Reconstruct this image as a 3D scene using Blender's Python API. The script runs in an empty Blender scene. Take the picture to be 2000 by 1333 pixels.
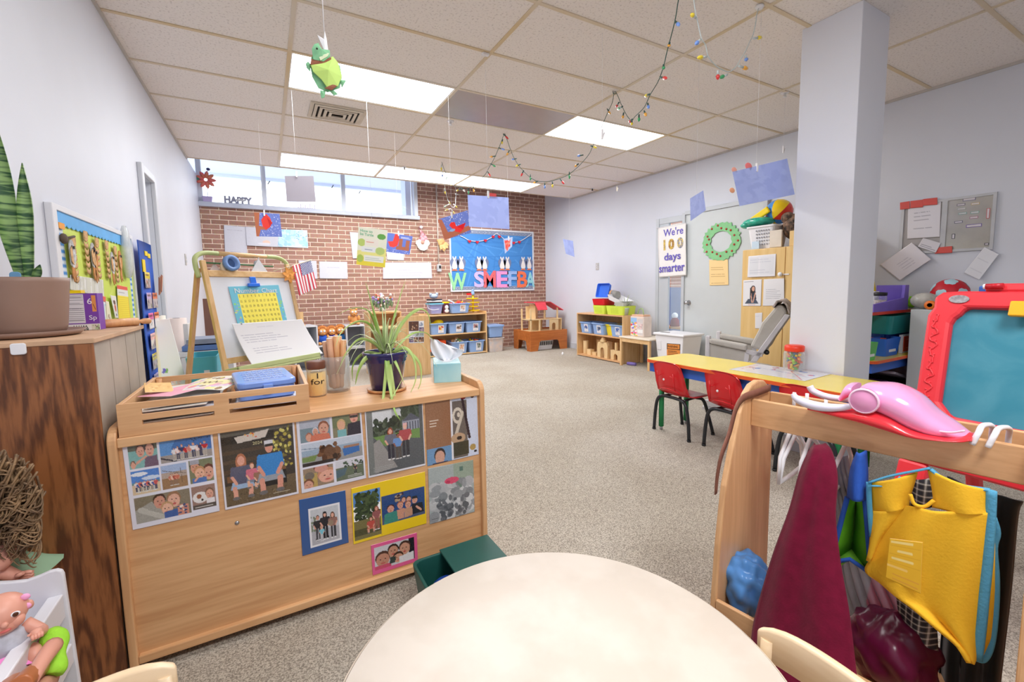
import bpy,math,random
import numpy as np
from mathutils import Vector,Matrix
random.seed(7);RNG = np.random.RandomState(5)
SC = bpy.context.scene;COL = SC.collection
PI = math.pi
CAMP = np.array([0.0,0.0,1.15]);FPX = 855.85;CX = 1003.785;CY = 642.322
YAW,PITCH,ROLL = 0.5115,0.0921,-0.0164
_f = np.array([math.sin(YAW)*math.cos(PITCH),math.cos(YAW)*math.cos(PITCH),-math.sin(PITCH)])
_r0 = np.array([math.cos(YAW),-math.sin(YAW),0.0]);_u0 = np.cross(_r0,_f)
_r = _r0*math.cos(ROLL)+_u0*math.sin(ROLL);_u = np.cross(_r,_f)
def ray(x,y): return _f+_r*(x-CX)/FPX-_u*(y-CY)/FPX
def PX(x,y,v): d = ray(x,y);return Vector(CAMP+d*v/d[0])
def PY(x,y,v): d = ray(x,y);return Vector(CAMP+d*v/d[1])
def PZ(x,y,v=0.0): d = ray(x,y);return Vector(CAMP+d*(v-CAMP[2])/d[2])
def PP(x,y,p0,n):
    d = ray(x,y);n = np.array(n,float);p0 = np.array(p0,float)
    return Vector(CAMP+d*((p0-CAMP)@n)/(d@n))
XL,XR,YB,H = -0.741,5.0,7.55,2.78          # left wall, right wall, brick wall, ceiling
def lin(c):
    c = np.array(c,float)/255.0
    return np.where(c <= .04045,c/12.92,((c+.055)/1.055)**2.4)
MATS = {}
def mat(name,c=(200,200,200),rough=.5,metal=0,var=.06,vs=8.0,c2=None,bump=0,bs=60,alpha=1,trans=0,emit=0,spec=.4,sheen=0,coat=0):
    if name in MATS: return MATS[name]
    m = bpy.data.materials.new(name);m.use_nodes = True;nt = m.node_tree;b = nt.nodes['Principled BSDF']
    L = nt.links.new;l = lin(c)
    tc = nt.nodes.new('ShaderNodeTexCoord')
    if var or c2 is not None:
        n = nt.nodes.new('ShaderNodeTexNoise');n.inputs['Scale'].default_value = vs;n.inputs['Detail'].default_value = 4
        L(tc.outputs['Object'],n.inputs['Vector'])
        r = nt.nodes.new('ShaderNodeValToRGB');L(n.outputs['Fac'],r.inputs['Fac'])
        a = l*(1-var);z = np.minimum(l*(1+var),1) if c2 is None else lin(c2)
        r.color_ramp.elements[0].color = (*a,1);r.color_ramp.elements[1].color = (*z,1)
        r.color_ramp.elements[0].position = .35;r.color_ramp.elements[1].position = .65
        L(r.outputs['Color'],b.inputs['Base Color'])
    else: b.inputs['Base Color'].default_value = (*l,1)
    b.inputs['Roughness'].default_value = rough;b.inputs['Metallic'].default_value = metal
    b.inputs['Specular IOR Level'].default_value = spec
    if sheen: b.inputs['Sheen Weight'].default_value = sheen
    if coat: b.inputs['Coat Weight'].default_value = coat
    if alpha < 1: b.inputs['Alpha'].default_value = alpha
    if trans: b.inputs['Transmission Weight'].default_value = trans;b.inputs['IOR'].default_value = 1.05 if trans < 2 else 1.45
    if emit: b.inputs['Emission Color'].default_value = (*l,1);b.inputs['Emission Strength'].default_value = emit
    if bump:
        n2 = nt.nodes.new('ShaderNodeTexNoise');n2.inputs['Scale'].default_value = bs;n2.inputs['Detail'].default_value = 3
        L(tc.outputs['Object'],n2.inputs['Vector']);bp = nt.nodes.new('ShaderNodeBump');bp.inputs['Strength'].default_value = bump;bp.inputs['Distance'].default_value = .01
        L(n2.outputs['Fac'],bp.inputs['Height']);L(bp.outputs['Normal'],b.inputs['Normal'])
    MATS[name] = m;return m
def wood(name,c,c2,axis='X',sc=6.0,stretch=14.0,rough=.45,fig=1.2,coat=.1):
    if name in MATS: return MATS[name]
    m = bpy.data.materials.new(name);m.use_nodes = True;nt = m.node_tree;b = nt.nodes['Principled BSDF'];L = nt.links.new
    tc = nt.nodes.new('ShaderNodeTexCoord');mp = nt.nodes.new('ShaderNodeMapping');L(tc.outputs['Object'],mp.inputs['Vector'])
    s = [sc*stretch/4]*3;s['XYZ'.index(axis)] = sc/4;mp.inputs['Scale'].default_value = s
    n = nt.nodes.new('ShaderNodeTexNoise');n.inputs['Scale'].default_value = 1.0;n.inputs['Detail'].default_value = 6;n.inputs['Distortion'].default_value = fig
    L(mp.outputs['Vector'],n.inputs['Vector'])
    n2 = nt.nodes.new('ShaderNodeTexNoise');n2.inputs['Scale'].default_value = 5.0;n2.inputs['Detail'].default_value = 3;L(mp.outputs['Vector'],n2.inputs['Vector'])
    mx = nt.nodes.new('ShaderNodeMix');mx.inputs[0].default_value = .35;L(n.outputs['Fac'],mx.inputs[2]);L(n2.outputs['Fac'],mx.inputs[3])
    r = nt.nodes.new('ShaderNodeValToRGB');L(mx.outputs[0],r.inputs['Fac'])
    r.color_ramp.elements[0].color = (*lin(c2),1);r.color_ramp.elements[1].color = (*lin(c),1)
    r.color_ramp.elements[0].position = .36;r.color_ramp.elements[1].position = .6
    L(r.outputs['Color'],b.inputs['Base Color']);b.inputs['Roughness'].default_value = rough;b.inputs['Coat Weight'].default_value = coat
    MATS[name] = m;return m
def glassm(name,c=(255,255,255),mixf=.85,rough=.03):
    """clear plastic or glass: mostly see-through with a sharp reflection"""
    if name in MATS: return MATS[name]
    m = bpy.data.materials.new(name);m.use_nodes = True;nt = m.node_tree;nt.nodes.clear();L = nt.links.new
    o = nt.nodes.new('ShaderNodeOutputMaterial');t = nt.nodes.new('ShaderNodeBsdfTransparent');t.inputs[0].default_value = (*lin(c),1)
    g = nt.nodes.new('ShaderNodeBsdfPrincipled');g.inputs['Base Color'].default_value = (*lin(c),1);g.inputs['Roughness'].default_value = rough
    x = nt.nodes.new('ShaderNodeMixShader');fr = nt.nodes.new('ShaderNodeLayerWeight');fr.inputs['Blend'].default_value = .25
    mm = nt.nodes.new('ShaderNodeMath');mm.operation = 'MULTIPLY_ADD';mm.inputs[1].default_value = .6;mm.inputs[2].default_value = 1-mixf
    L(fr.outputs['Facing'],mm.inputs[0]);L(mm.outputs[0],x.inputs[0]);L(t.outputs[0],x.inputs[1]);L(g.outputs[0],x.inputs[2]);L(x.outputs[0],o.inputs[0])
    MATS[name] = m;return m
def printm(name='printed_paper',rough=.5,coat=0,thin=0):
    if name in MATS: return MATS[name]
    m = bpy.data.materials.new(name);m.use_nodes = True;nt = m.node_tree;b = nt.nodes['Principled BSDF']
    a = nt.nodes.new('ShaderNodeAttribute');a.attribute_name = 'Col';nt.links.new(a.outputs['Color'],b.inputs['Base Color'])
    b.inputs['Roughness'].default_value = rough;b.inputs['Coat Weight'].default_value = coat
    if thin:
        tr = nt.nodes.new('ShaderNodeBsdfTranslucent');x = nt.nodes.new('ShaderNodeMixShader');x.inputs[0].default_value = thin
        for p,q in ((a.outputs['Color'],tr.inputs[0]),(b.outputs[0],x.inputs[1]),(tr.outputs[0],x.inputs[2]),(x.outputs[0],nt.nodes['Material Output'].inputs[0])): nt.links.new(p,q)
    MATS[name] = m;return m
class MB:
    def __init__(s): s.v = [];s.f = [];s.sm = []
    def add(s,v,f,smooth=False):
        o = len(s.v);s.v += [Vector(p) for p in v];s.f += [tuple(i+o for i in q) for q in f];s.sm += [smooth]*len(f);return s
    def box(s,a,b,M=None):
        x0,y0,z0 = a;x1,y1,z1 = b
        v = [Vector(p) for p in ((x0,y0,z0),(x1,y0,z0),(x1,y1,z0),(x0,y1,z0),(x0,y0,z1),(x1,y0,z1),(x1,y1,z1),(x0,y1,z1))]
        if M is not None: v = [M@p for p in v]
        return s.add(v,[(3,2,1,0),(4,5,6,7),(0,1,5,4),(1,2,6,5),(2,3,7,6),(3,0,4,7)])
    def cbox(s,c,d,M=None):
        return s.box([c[i]-d[i]/2 for i in range(3)],[c[i]+d[i]/2 for i in range(3)],M)
    def taper(s,c,d0,d1,h,M=None):
        x,y,z = c;v = []
        for (dx,dy),zz in ((d0,z),(d1,z+h)):
            v += [Vector(p) for p in ((x-dx/2,y-dy/2,zz),(x+dx/2,y-dy/2,zz),(x+dx/2,y+dy/2,zz),(x-dx/2,y+dy/2,zz))]
        if M is not None: v = [M@p for p in v]
        return s.add(v,[(3,2,1,0),(4,5,6,7),(0,1,5,4),(1,2,6,5),(2,3,7,6),(3,0,4,7)])
    def tub(s,c,d0,d1,h,t=.006,M=None):
        """open-topped bin: outer and inner wall, rim and floor"""
        x,y,z = c;rings = []
        for (dx,dy),zz in ((d0,z),(d1,z+h),((d1[0]-2*t,d1[1]-2*t),z+h),((d0[0]-2*t,d0[1]-2*t),z+t)):
            r = min(dx,dy)*.12;q = []
            for sx,sy,a0 in ((1,1,0),(-1,1,90),(-1,-1,180),(1,-1,270)):
                for k in range(4):
                    a = math.radians(a0+30*k);q.append(Vector((x+sx*(dx/2-r)+r*math.cos(a),y+sy*(dy/2-r)+r*math.sin(a),zz)))
            rings.append(q)
        n = 16;v = [p for q in rings for p in q]
        if M is not None: v = [M@p for p in v]
        f = [tuple(reversed(range(n)))]
        for k in range(3): f += [(k*n+i,k*n+(i+1) % n,(k+1)*n+(i+1) % n,(k+1)*n+i) for i in range(n)]
        f.append(tuple(3*n+i for i in range(n)))
        return s.add(v,f)
    def cyl(s,a,b,r0,r1=None,n=16,caps=True,smooth=True):
        return s.tube([a,b],[r0,r0 if r1 is None else r1],n,caps,smooth)
    def tube(s,pts,r,n=8,caps=True,smooth=True,closed=False,flat=1.0,upv=None):
        pts = [Vector(p) for p in pts];m = len(pts);rr = r if isinstance(r,(list,tuple)) else [r]*m
        v = [];pu = None
        for i,p in enumerate(pts):
            if closed: t = pts[(i+1) % m]-pts[i-1]
            else: t = pts[min(i+1,m-1)]-pts[max(i-1,0)]
            if t.length < 1e-9: t = Vector((0,0,1))
            t.normalize()
            if upv is not None: pu = Vector(upv)
            elif pu is None: pu = Vector((0,0,1)) if abs(t.z) < .9 else Vector((1,0,0))
            x = t.cross(pu)
            if x.length < 1e-6: x = t.orthogonal()
            x.normalize();y = x.cross(t).normalized();pu = y
            for k in range(n):
                a = 2*PI*k/n;v.append(p+x*(math.cos(a)*rr[i])+y*(math.sin(a)*rr[i]*flat))
        f = []
        for i in range(m if closed else m-1):
            j = (i+1) % m
            f += [(i*n+k,i*n+(k+1) % n,j*n+(k+1) % n,j*n+k) for k in range(n)]
        o = len(s.v);s.add(v,f,smooth)
        if caps and not closed:
            s.f += [tuple(o+k for k in reversed(range(n))),tuple(o+(m-1)*n+k for k in range(n))];s.sm += [False,False]
        return s
    def lathe(s,prof,c=(0,0,0),n=24,M=None,smooth=True):
        v = []
        for r,z in prof:
            for k in range(n):
                a = 2*PI*k/n;p = Vector((c[0]+r*math.cos(a),c[1]+r*math.sin(a),c[2]+z));v.append(M@p if M is not None else p)
        f = [(i*n+k,i*n+(k+1) % n,(i+1)*n+(k+1) % n,(i+1)*n+k) for i in range(len(prof)-1) for k in range(n)]
        o = len(s.v);s.add(v,f,smooth)
        if prof[0][0] > 1e-4: s.f.append(tuple(o+k for k in reversed(range(n))));s.sm.append(False)
        if prof[-1][0] > 1e-4: s.f.append(tuple(o+(len(prof)-1)*n+k for k in range(n)));s.sm.append(False)
        return s
    def ball(s,c,r,n=14,m=9,M=None):
        r = (r,r,r) if not isinstance(r,(tuple,list)) else r;v = []
        for j in range(m+1):
            t = PI*j/m
            for k in range(n):
                a = 2*PI*k/n;p = Vector((r[0]*math.sin(t)*math.cos(a),r[1]*math.sin(t)*math.sin(a),r[2]*math.cos(t)))
                if M is not None: p = M@p
                v.append(p+Vector(c))
        return s.add(v,[(j*n+k,(j+1)*n+k,(j+1)*n+(k+1) % n,j*n+(k+1) % n) for j in range(m) for k in range(n)],True)
    def prism(s,out,t,M=None,z0=0.0,smooth=False):
        """outline in local xy, thickness along local z"""
        n = len(out);v = [Vector((p[0],p[1],z0)) for p in out]+[Vector((p[0],p[1],z0+t)) for p in out]
        if M is not None: v = [M@p for p in v]
        return s.add(v,[tuple(reversed(range(n))),tuple(range(n,2*n))]+[(i,(i+1) % n,n+(i+1) % n,n+i) for i in range(n)],smooth)
    def frame(s,out,inn,t,M=None):
        n = len(out);v = [Vector((p[0],p[1],z)) for z in (0,t) for q in (out,inn) for p in q]
        if M is not None: v = [M@p for p in v]
        f = []
        for i in range(n):
            j = (i+1) % n
            f += [(i,n+i,n+j,j),(2*n+i,2*n+j,3*n+j,3*n+i),(i,j,2*n+j,2*n+i),(n+i,3*n+i,3*n+j,n+j)]
        return s.add(v,f)
    def grid(s,P,smooth=True,closed=False):
        m = len(P);n = len(P[0]);v = [p for r in P for p in r]
        f = [(i*n+k,i*n+(k+1) % n,(i+1)*n+(k+1) % n,(i+1)*n+k) for i in range(m-1) for k in range(n if closed else n-1)]
        return s.add(v,f,smooth)
    def slab(s,P,t=.004,smooth=True):
        """grid of points given real thickness"""
        m = len(P);n = len(P[0]);P = [[Vector(p) for p in r] for r in P]
        Q = []
        for i in range(m):
            r = []
            for k in range(n):
                a = P[min(i+1,m-1)][k]-P[max(i-1,0)][k];b = P[i][min(k+1,n-1)]-P[i][max(k-1,0)]
                q = a.cross(b);q = q.normalized() if q.length > 1e-12 else Vector((0,0,1));r.append(P[i][k]+q*t)
            Q.append(r)
        o = len(s.v);s.grid(P,smooth);s.grid(Q,smooth);N = m*n
        edge = [(0,k) for k in range(n)]+[(i,n-1) for i in range(1,m)]+[(m-1,k) for k in range(n-2,-1,-1)]+[(i,0) for i in range(m-2,0,-1)]
        ids = [i*n+k for i,k in edge]
        for a,b in zip(ids,ids[1:]+ids[:1]): s.f.append((o+a,o+b,o+N+b,o+N+a));s.sm.append(False)
        return s
W = {}
def frameM(o,x,y):
    """matrix whose local x,y run along x,y (z = their normal) from o"""
    x = Vector(x).normalized();y = Vector(y);y = (y-x*y.dot(x)).normalized();z = x.cross(y)
    M = Matrix((x,y,z)).transposed().to_4x4();M.translation = Vector(o);return M
def tag(o,label=None,cat=None,group=None,kind=None):
    if label: o['label'] = label
    if cat: o['category'] = cat
    if group: o['group'] = group
    if kind: o['kind'] = kind
    return o
def thing(name,label,cat,loc=(0,0,0),rz=0,group=None):
    o = bpy.data.objects.new(name,None);COL.objects.link(o);o.location = loc;o.rotation_euler = (0,0,rz);o.empty_display_size = .05
    W[o.name] = Matrix.Translation(Vector(loc))@Matrix.Rotation(rz,4,'Z');return tag(o,label,cat,group)
def build(name,mb,m,parent=None,world=True,bev=0,sub=0,label=None,kind=None):
    if parent is not None:
        Mp = W[parent.name];vs = [Mp.inverted()@p for p in mb.v] if world else mb.v
    else:
        xs = [[p[i] for p in mb.v] for i in range(3)]
        c = Vector(((min(xs[0])+max(xs[0]))/2,(min(xs[1])+max(xs[1]))/2,min(xs[2])));vs = [p-c for p in mb.v]
    me = bpy.data.meshes.new(name);me.from_pydata([tuple(p) for p in vs],[],mb.f)
    me.polygons.foreach_set('use_smooth',mb.sm);me.update()
    o = bpy.data.objects.new(name,me);COL.objects.link(o)
    if m: me.materials.append(m)
    if parent is not None: o.parent = parent;W[o.name] = W[parent.name].copy()
    else: o.location = c;W[o.name] = Matrix.Translation(c)
    if bev:
        b = o.modifiers.new('bevel','BEVEL');b.width = bev;b.segments = 2;b.limit_method = 'ANGLE';b.angle_limit = math.radians(40)
    if sub:
        b = o.modifiers.new('subdivision','SUBSURF');b.levels = sub;b.render_levels = sub
    if label: o['label'] = label
    if kind: o['kind'] = kind
    return o
def solo(name,mb,m,label,cat,group=None,**k): return tag(build(name,mb,m,None,**k),label,cat,group)
def struct(name,mb,m,parent=None,**k): o = build(name,mb,m,parent,**k);o['kind'] = 'structure';return o
def kids(o): return [c for c in bpy.data.objects if c.parent == o]
def dup(o,parent=None,loc=None,rz=None,label=None,group=None):
    ch = kids(o);c = o.copy();COL.objects.link(c);c.parent = parent;W[c.name] = W[o.name].copy()
    if loc is not None: c.location = loc
    if rz is not None: c.rotation_euler = (0,0,rz)
    if label: c['label'] = label
    if group: c['group'] = group
    for k in ch: dup(k,c)
    if parent is None:
        def fix(q,M):
            W[q.name] = M
            for k in kids(q): fix(k,M)
        fix(c,Matrix.Translation(c.location)@Matrix.Rotation(c.rotation_euler.z,4,'Z'))
    return c
def text(s,size,M,m,parent=None,name='lettering',ext=.0006,align='LEFT',world=True,spacing=1.0,line=1.0,bold=0,fit=None):
    c = bpy.data.curves.new('t','FONT');c.body = s;c.size = size;c.extrude = ext;c.align_x = align;c.align_y = 'BOTTOM_BASELINE'
    c.space_character = spacing;c.space_line = line;c.resolution_u = 3;c.offset = bold
    o = bpy.data.objects.new('t',c);COL.objects.link(o)
    dg = bpy.context.evaluated_depsgraph_get();me = bpy.data.meshes.new_from_object(o.evaluated_get(dg))
    bpy.data.objects.remove(o);bpy.data.curves.remove(c)
    mb = MB();vs = [v.co.copy() for v in me.vertices]
    if fit:
        x0 = min(v.x for v in vs);x1 = max(v.x for v in vs);y0 = min(v.y for v in vs);y1 = max(v.y for v in vs)
        for v in vs: v.x = (v.x-x0)/(x1-x0)*fit[0];v.y = (v.y-y0)/(y1-y0)*fit[1]
    mb.add([M@v for v in vs],[tuple(p.vertices) for p in me.polygons]);bpy.data.meshes.remove(me)
    if name is None: return mb
    return build(name,mb,m,parent,world)
class Cv:
    def __init__(s,w,h,bg=(255,255,255)):
        s.w,s.h = w,h;s.a = np.zeros((h,w,3));s.a[:] = bg;s.yy,s.xx = np.mgrid[0:h,0:w]
        s.xx = (s.xx+.5)/w;s.yy = (s.yy+.5)/h;s.asp = h/w
    def rect(s,x0,y0,x1,y1,c): s.a[(s.xx >= x0)&(s.xx < x1)&(s.yy >= y0)&(s.yy < y1)] = c;return s
    def ell(s,x,y,rx,ry,c): s.a[((s.xx-x)/rx)**2+((s.yy-y)/ry)**2 < 1] = c;return s
    def poly(s,pts,c):
        ins = np.zeros(s.xx.shape,bool);n = len(pts)
        for i in range(n):
            x0,y0 = pts[i];x1,y1 = pts[i-1]
            if y0 != y1: ins ^= ((s.yy < y0) != (s.yy < y1)) & (s.xx < (x1-x0)*(s.yy-y0)/(y1-y0)+x0)
        s.a[ins] = c;return s
    def line(s,x0,y0,x1,y1,w,c):
        dx,dy = x1-x0,(y1-y0)*s.asp;L2 = dx*dx+dy*dy+1e-12
        t = np.clip(((s.xx-x0)*dx+(s.yy-y0)*s.asp*dy)/L2,0,1)
        s.a[((s.xx-x0-t*dx)**2+((s.yy-y0)*s.asp-t*dy)**2) < (w/2)**2] = c;return s
    def path(s,pts,w,c):
        for a,b in zip(pts,pts[1:]): s.line(*a,*b,w,c)
        return s
    def speck(s,n,x0,y0,x1,y1,r,cols):
        for _ in range(n):
            s.ell(RNG.uniform(x0,x1),RNG.uniform(y0,y1),r*RNG.uniform(.5,1.4),r/s.asp*RNG.uniform(.5,1.4),cols[RNG.randint(len(cols))])
        return s
    def grain(s,k): s.a = np.clip(s.a+RNG.normal(0,k,(s.h,s.w,1)),0,255);return s
    def scrib(s,x0,y0,x1,y1,rows,c,w=.008,gap=.25):
        """rows of small illegible print"""
        for r in range(rows):
            y = y0+(y1-y0)*(r+.5)/rows;x = x0;end = x1-(x1-x0)*RNG.uniform(0,.35)
            while x < end:
                l = RNG.uniform(.02,.09)*(x1-x0)+.01;s.line(x,y,min(x+l,end),y,w,c);x += l+gap*.1*(x1-x0)*.4+.006
        return s
    def sub(s,x0,y0,x1,y1,o):
        W_,H_ = int(round((x1-x0)*s.w)),int(round((y1-y0)*s.h));X,Y = int(round(x0*s.w)),int(round(y0*s.h))
        yi = np.minimum((np.arange(H_)+.5)/H_*o.h,o.h-1).astype(int);xi = np.minimum((np.arange(W_)+.5)/W_*o.w,o.w-1).astype(int)
        s.a[Y:Y+H_,X:X+W_] = o.a[yi][:,xi][:s.h-Y,:s.w-X];return s
    def person(s,x,y,h,shirt,pants,hair,skin=(216,165,140),seat=False,long=False,hat=None):
        """y is the foot line, h the standing height (fractions of the picture height)"""
        k = h;ax = s.asp;w = k*ax
        top = y-k*(.78 if seat else 1)
        if long: s.ell(x,top+.13*k,.085*w,.15*k,hair)
        if seat:
            s.poly([(x-.16*w,top+.47*k),(x+.16*w,top+.47*k),(x+.2*w,top+.6*k),(x-.2*w,top+.6*k)],pants)
            for q in (-1,1): s.line(x+q*.13*w,top+.58*k,x+q*.12*w,y-.04*k,.075*w,skin);s.ell(x+q*.12*w,y-.02*k,.06*w,.03*k,(110,105,105))
        else:
            for q in (-1,1): s.line(x+q*.055*w,top+.5*k,x+q*.06*w,y-.03*k,.085*w,pants);s.ell(x+q*.06*w,y-.015*k,.05*w,.02*k,(225,225,225))
        s.poly([(x-.13*w,top+.2*k),(x+.13*w,top+.2*k),(x+.12*w,top+.52*k),(x-.12*w,top+.52*k)],shirt)
        for q in (-1,1): s.line(x+q*.14*w,top+.23*k,x+q*.16*w,top+.38*k,.07*w,shirt);s.line(x+q*.16*w,top+.38*k,x+q*.1*w,top+.5*k,.05*w,skin)
        s.face(x,top+.1*k,.055*w,.08*k,hair,skin,False,hat);return s
    def face(s,x,y,rx,ry,hair,skin=(216,165,140),feat=True,hat=None):
        s.ell(x,y-.25*ry,rx*1.15,ry*1.05,hair);s.ell(x,y+.1*ry,rx,ry,skin)
        if hat: s.rect(x-rx*1.1,y-1.25*ry,x+rx*1.1,y-.45*ry,hat)
        if feat:
            for q in (-1,1): s.ell(x+q*.36*rx,y-.05*ry,.13*rx,.09*ry,(60,45,40))
            s.ell(x,y+.28*ry,.13*rx,.14*ry,tuple(np.array(skin)*.88));s.ell(x,y+.58*ry,.36*rx,.1*ry,(190,90,85))
        return s
def sheet(name,cv,q,parent=None,label=None,cat=None,group=None,m=None,back=True,bulge=None,t=.0012,backc=None,world=True):
    """printed sheet: q = top-left, top-right, bottom-right, bottom-left seen from its front"""
    a,b,c,d = [np.array(p,float) for p in q];w,h = cv.w,cv.h
    X = np.linspace(0,1,w)[None,:,None];Y = np.linspace(0,1,h)[:,None,None]
    P = (a*(1-X)+b*X)*(1-Y)+(d*(1-X)+c*X)*Y
    nrm = np.cross(b-a,a-d);nrm /= np.linalg.norm(nrm)
    if bulge is not None: P = P+nrm*bulge(X,Y)
    P = P+nrm*t;V = P.reshape(-1,3);col = lin(cv.a.reshape(-1,3))
    i = np.arange(h-1)[:,None]*w+np.arange(w-1)[None,:];F = np.stack([i,i+w,i+w+1,i+1],-1).reshape(-1,4)
    if back:
        n0 = len(V);V = np.concatenate([V,V-nrm*t]);F = np.concatenate([F,F[:,::-1]+n0])
        E = np.concatenate([np.arange(w),np.arange(2*w-1,w*h,w),np.arange(w*h-2,w*(h-1)-1,-1),np.arange(w*(h-2),0,-w)])
        F = np.concatenate([F,np.stack([E,np.roll(E,-1),np.roll(E,-1)+n0,E+n0],-1)])
        bc = lin(backc) if backc is not None else None
        col = np.concatenate([col,np.tile(bc,(n0,1)) if bc is not None else np.tile(lin((226,226,230)),(n0,1))])
    if parent is not None:
        off = None
        if world: Mi = np.array(W[parent.name].inverted());V = V@Mi[:3,:3].T+Mi[:3,3]
    else: off = np.array([(V[:,0].min()+V[:,0].max())/2,(V[:,1].min()+V[:,1].max())/2,V[:,2].min()]);V = V-off
    me = bpy.data.meshes.new(name);me.vertices.add(len(V));me.vertices.foreach_set('co',V.ravel().astype(np.float32))
    me.loops.add(F.size);me.loops.foreach_set('vertex_index',F.ravel().astype(np.int32))
    me.polygons.add(len(F));me.polygons.foreach_set('loop_start',np.arange(0,F.size,4,dtype=np.int32))
    me.update(calc_edges=True);me.validate()
    at = me.color_attributes.new('Col','FLOAT_COLOR','POINT')
    at.data.foreach_set('color',np.concatenate([col,np.ones((len(col),1))],1).ravel().astype(np.float32))
    o = bpy.data.objects.new(name,me);COL.objects.link(o);me.materials.append(m or printm())
    if parent is not None: o.parent = parent;W[o.name] = W[parent.name].copy()
    else: o.location = Vector(off);W[o.name] = Matrix.Translation(Vector(off))
    return tag(o,label,cat,group)
def quadM(q):
    """unit-scaled frame on a quad: origin bottom-left, x right, y up (metres)"""
    a,b,c,d = [Vector(p) for p in q];return frameM(d,c-d,a-d),(c-d).length,(a-d).length
def rrect(x0,y0,x1,y1,r,n=5,corners=(1,1,1,1)):
    o = []
    for (cx,cy,a0),on in zip(((x0+r,y0+r,180),(x1-r,y0+r,270),(x1-r,y1-r,0),(x0+r,y1-r,90)),corners):
        if on: o += [(cx+r*math.cos(math.radians(a0+90*k/n)),cy+r*math.sin(math.radians(a0+90*k/n))) for k in range(n+1)]
        else: o.append((cx+(r if a0 in (270,0) else -r),cy+(r if a0 in (0,90) else -r)))
    return o
def spl(pts,n=8):
    """smooth path through points"""
    P = [Vector(p) for p in pts];P = [P[0]*2-P[1]]+P+[P[-1]*2-P[-2]];o = []
    for i in range(1,len(P)-2):
        for k in range(n):
            t = k/n;a,b,c,d = P[i-1:i+3]
            o.append(.5*((2*b)+(c-a)*t+(2*a-5*b+4*c-d)*t*t+(3*b-a-3*c+d)*t**3))
    return o+[P[-2]]
def ribbon(mb,pts,w,nrm,t=.0015,wf=None):
    """flat strap along points, width direction nrm"""
    pts = [Vector(p) for p in pts];nrm = Vector(nrm).normalized();m = len(pts);P = []
    for i,p in enumerate(pts):
        ww = w*(wf(i/(m-1)) if wf else 1);P.append([p-nrm*ww/2,p+nrm*ww/2])
    return mb.slab(P,t)
# ================================================================ MATERIALS
M_wall = mat('painted_wall',(209,213,223),.55,var=.012,vs=3,bump=.04,bs=120)
M_trim = mat('white_trim',(222,224,229),.4,var=.01)
M_col = mat('painted_column',(222,225,234),.5,var=.01,vs=3,bump=.04,bs=120)
M_maple = wood('maple',(222,176,128),(201,150,103),'X',5,16)
M_mapleZ = wood('maple_upright',(222,176,128),(203,154,108),'Z',5,16)
M_mapleY = wood('maple_deep',(222,176,128),(203,154,108),'Y',5,16)
M_birch = wood('pale_birch',(226,190,140),(208,166,112),'X',5,12)
M_birchZ = wood('pale_birch_upright',(226,190,140),(208,166,112),'Z',5,12)
M_cream = mat('cream_laminate',(236,226,208),.35,var=.02,vs=6,coat=.1)
M_white = mat('white_plastic',(232,232,236),.35,var=.01)
M_paper = mat('white_paper',(228,228,236),.6,var=.01)
M_black = mat('black_plastic',(30,30,32),.45)
M_steel = mat('brushed_metal',(180,180,184),.3,metal=.9)
M_alu = mat('aluminium_frame',(190,192,198),.35,metal=.4)
M_blue = mat('light_blue_plastic',(140,172,220),.4,var=.02)
M_navy = mat('navy_glaze',(38,36,92),.12,var=.05,coat=.6)
M_red = mat('red_plastic',(214,26,36),.3,var=.03,coat=.2)
M_yellow = mat('yellow_plastic',(246,214,24),.35,var=.02)
M_tube = mat('black_steel_tube',(48,50,54),.25,metal=.3)
M_thread = mat('white_thread',(236,236,238),.6,var=0)
M_clear = glassm('clear_plastic',(246,249,250),.9)
M_grass = mat('leaf_green',(150,190,70),.45,var=.2,vs=6,c2=(178,208,100))
M_dgreen = mat('dark_leaf',(70,120,62),.45,var=.2)
M_soil = mat('potting_soil',(60,44,36),.9,var=.3,vs=60,bump=.5)
M_pin = wood('rolling_pin_wood',(224,170,118),(200,140,92),'Z',9,8)
M_teal = mat('teal_plastic',(84,178,200),.45,var=.03)
M_cloth = mat('white_tape',(238,238,240),.5,var=.01)
# ================================================================ ROOM SHELL
m = bpy.data.materials.new('carpet');m.use_nodes = True;nt = m.node_tree;b = nt.nodes['Principled BSDF'];L = nt.links.new
tc = nt.nodes.new('ShaderNodeTexCoord');n1 = nt.nodes.new('ShaderNodeTexNoise');n1.inputs['Scale'].default_value = 220;n1.inputs['Detail'].default_value = 2
n2 = nt.nodes.new('ShaderNodeTexNoise');n2.inputs['Scale'].default_value = 1.3;n2.inputs['Detail'].default_value = 5
L(tc.outputs['Object'],n1.inputs['Vector']);L(tc.outputs['Object'],n2.inputs['Vector'])
r1 = nt.nodes.new('ShaderNodeValToRGB');r1.color_ramp.elements[0].color = (*lin((136,129,119)),1);r1.color_ramp.elements[1].color = (*lin((200,192,179)),1)
r1.color_ramp.elements[0].position = .36;r1.color_ramp.elements[1].position = .62;L(n1.outputs['Fac'],r1.inputs['Fac'])
r2 = nt.nodes.new('ShaderNodeValToRGB');r2.color_ramp.elements[0].color = (.9,.88,.85,1);r2.color_ramp.elements[1].color = (1,1,1,1);r2.color_ramp.elements[0].position = .4;r2.color_ramp.elements[1].position = .6;L(n2.outputs['Fac'],r2.inputs['Fac'])
mx = nt.nodes.new('ShaderNodeMix');mx.data_type = 'RGBA';mx.blend_type = 'MULTIPLY';mx.inputs[0].default_value = 1;L(r1.outputs[0],mx.inputs[6]);L(r2.outputs[0],mx.inputs[7]);L(mx.outputs[2],b.inputs['Base Color'])
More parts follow.
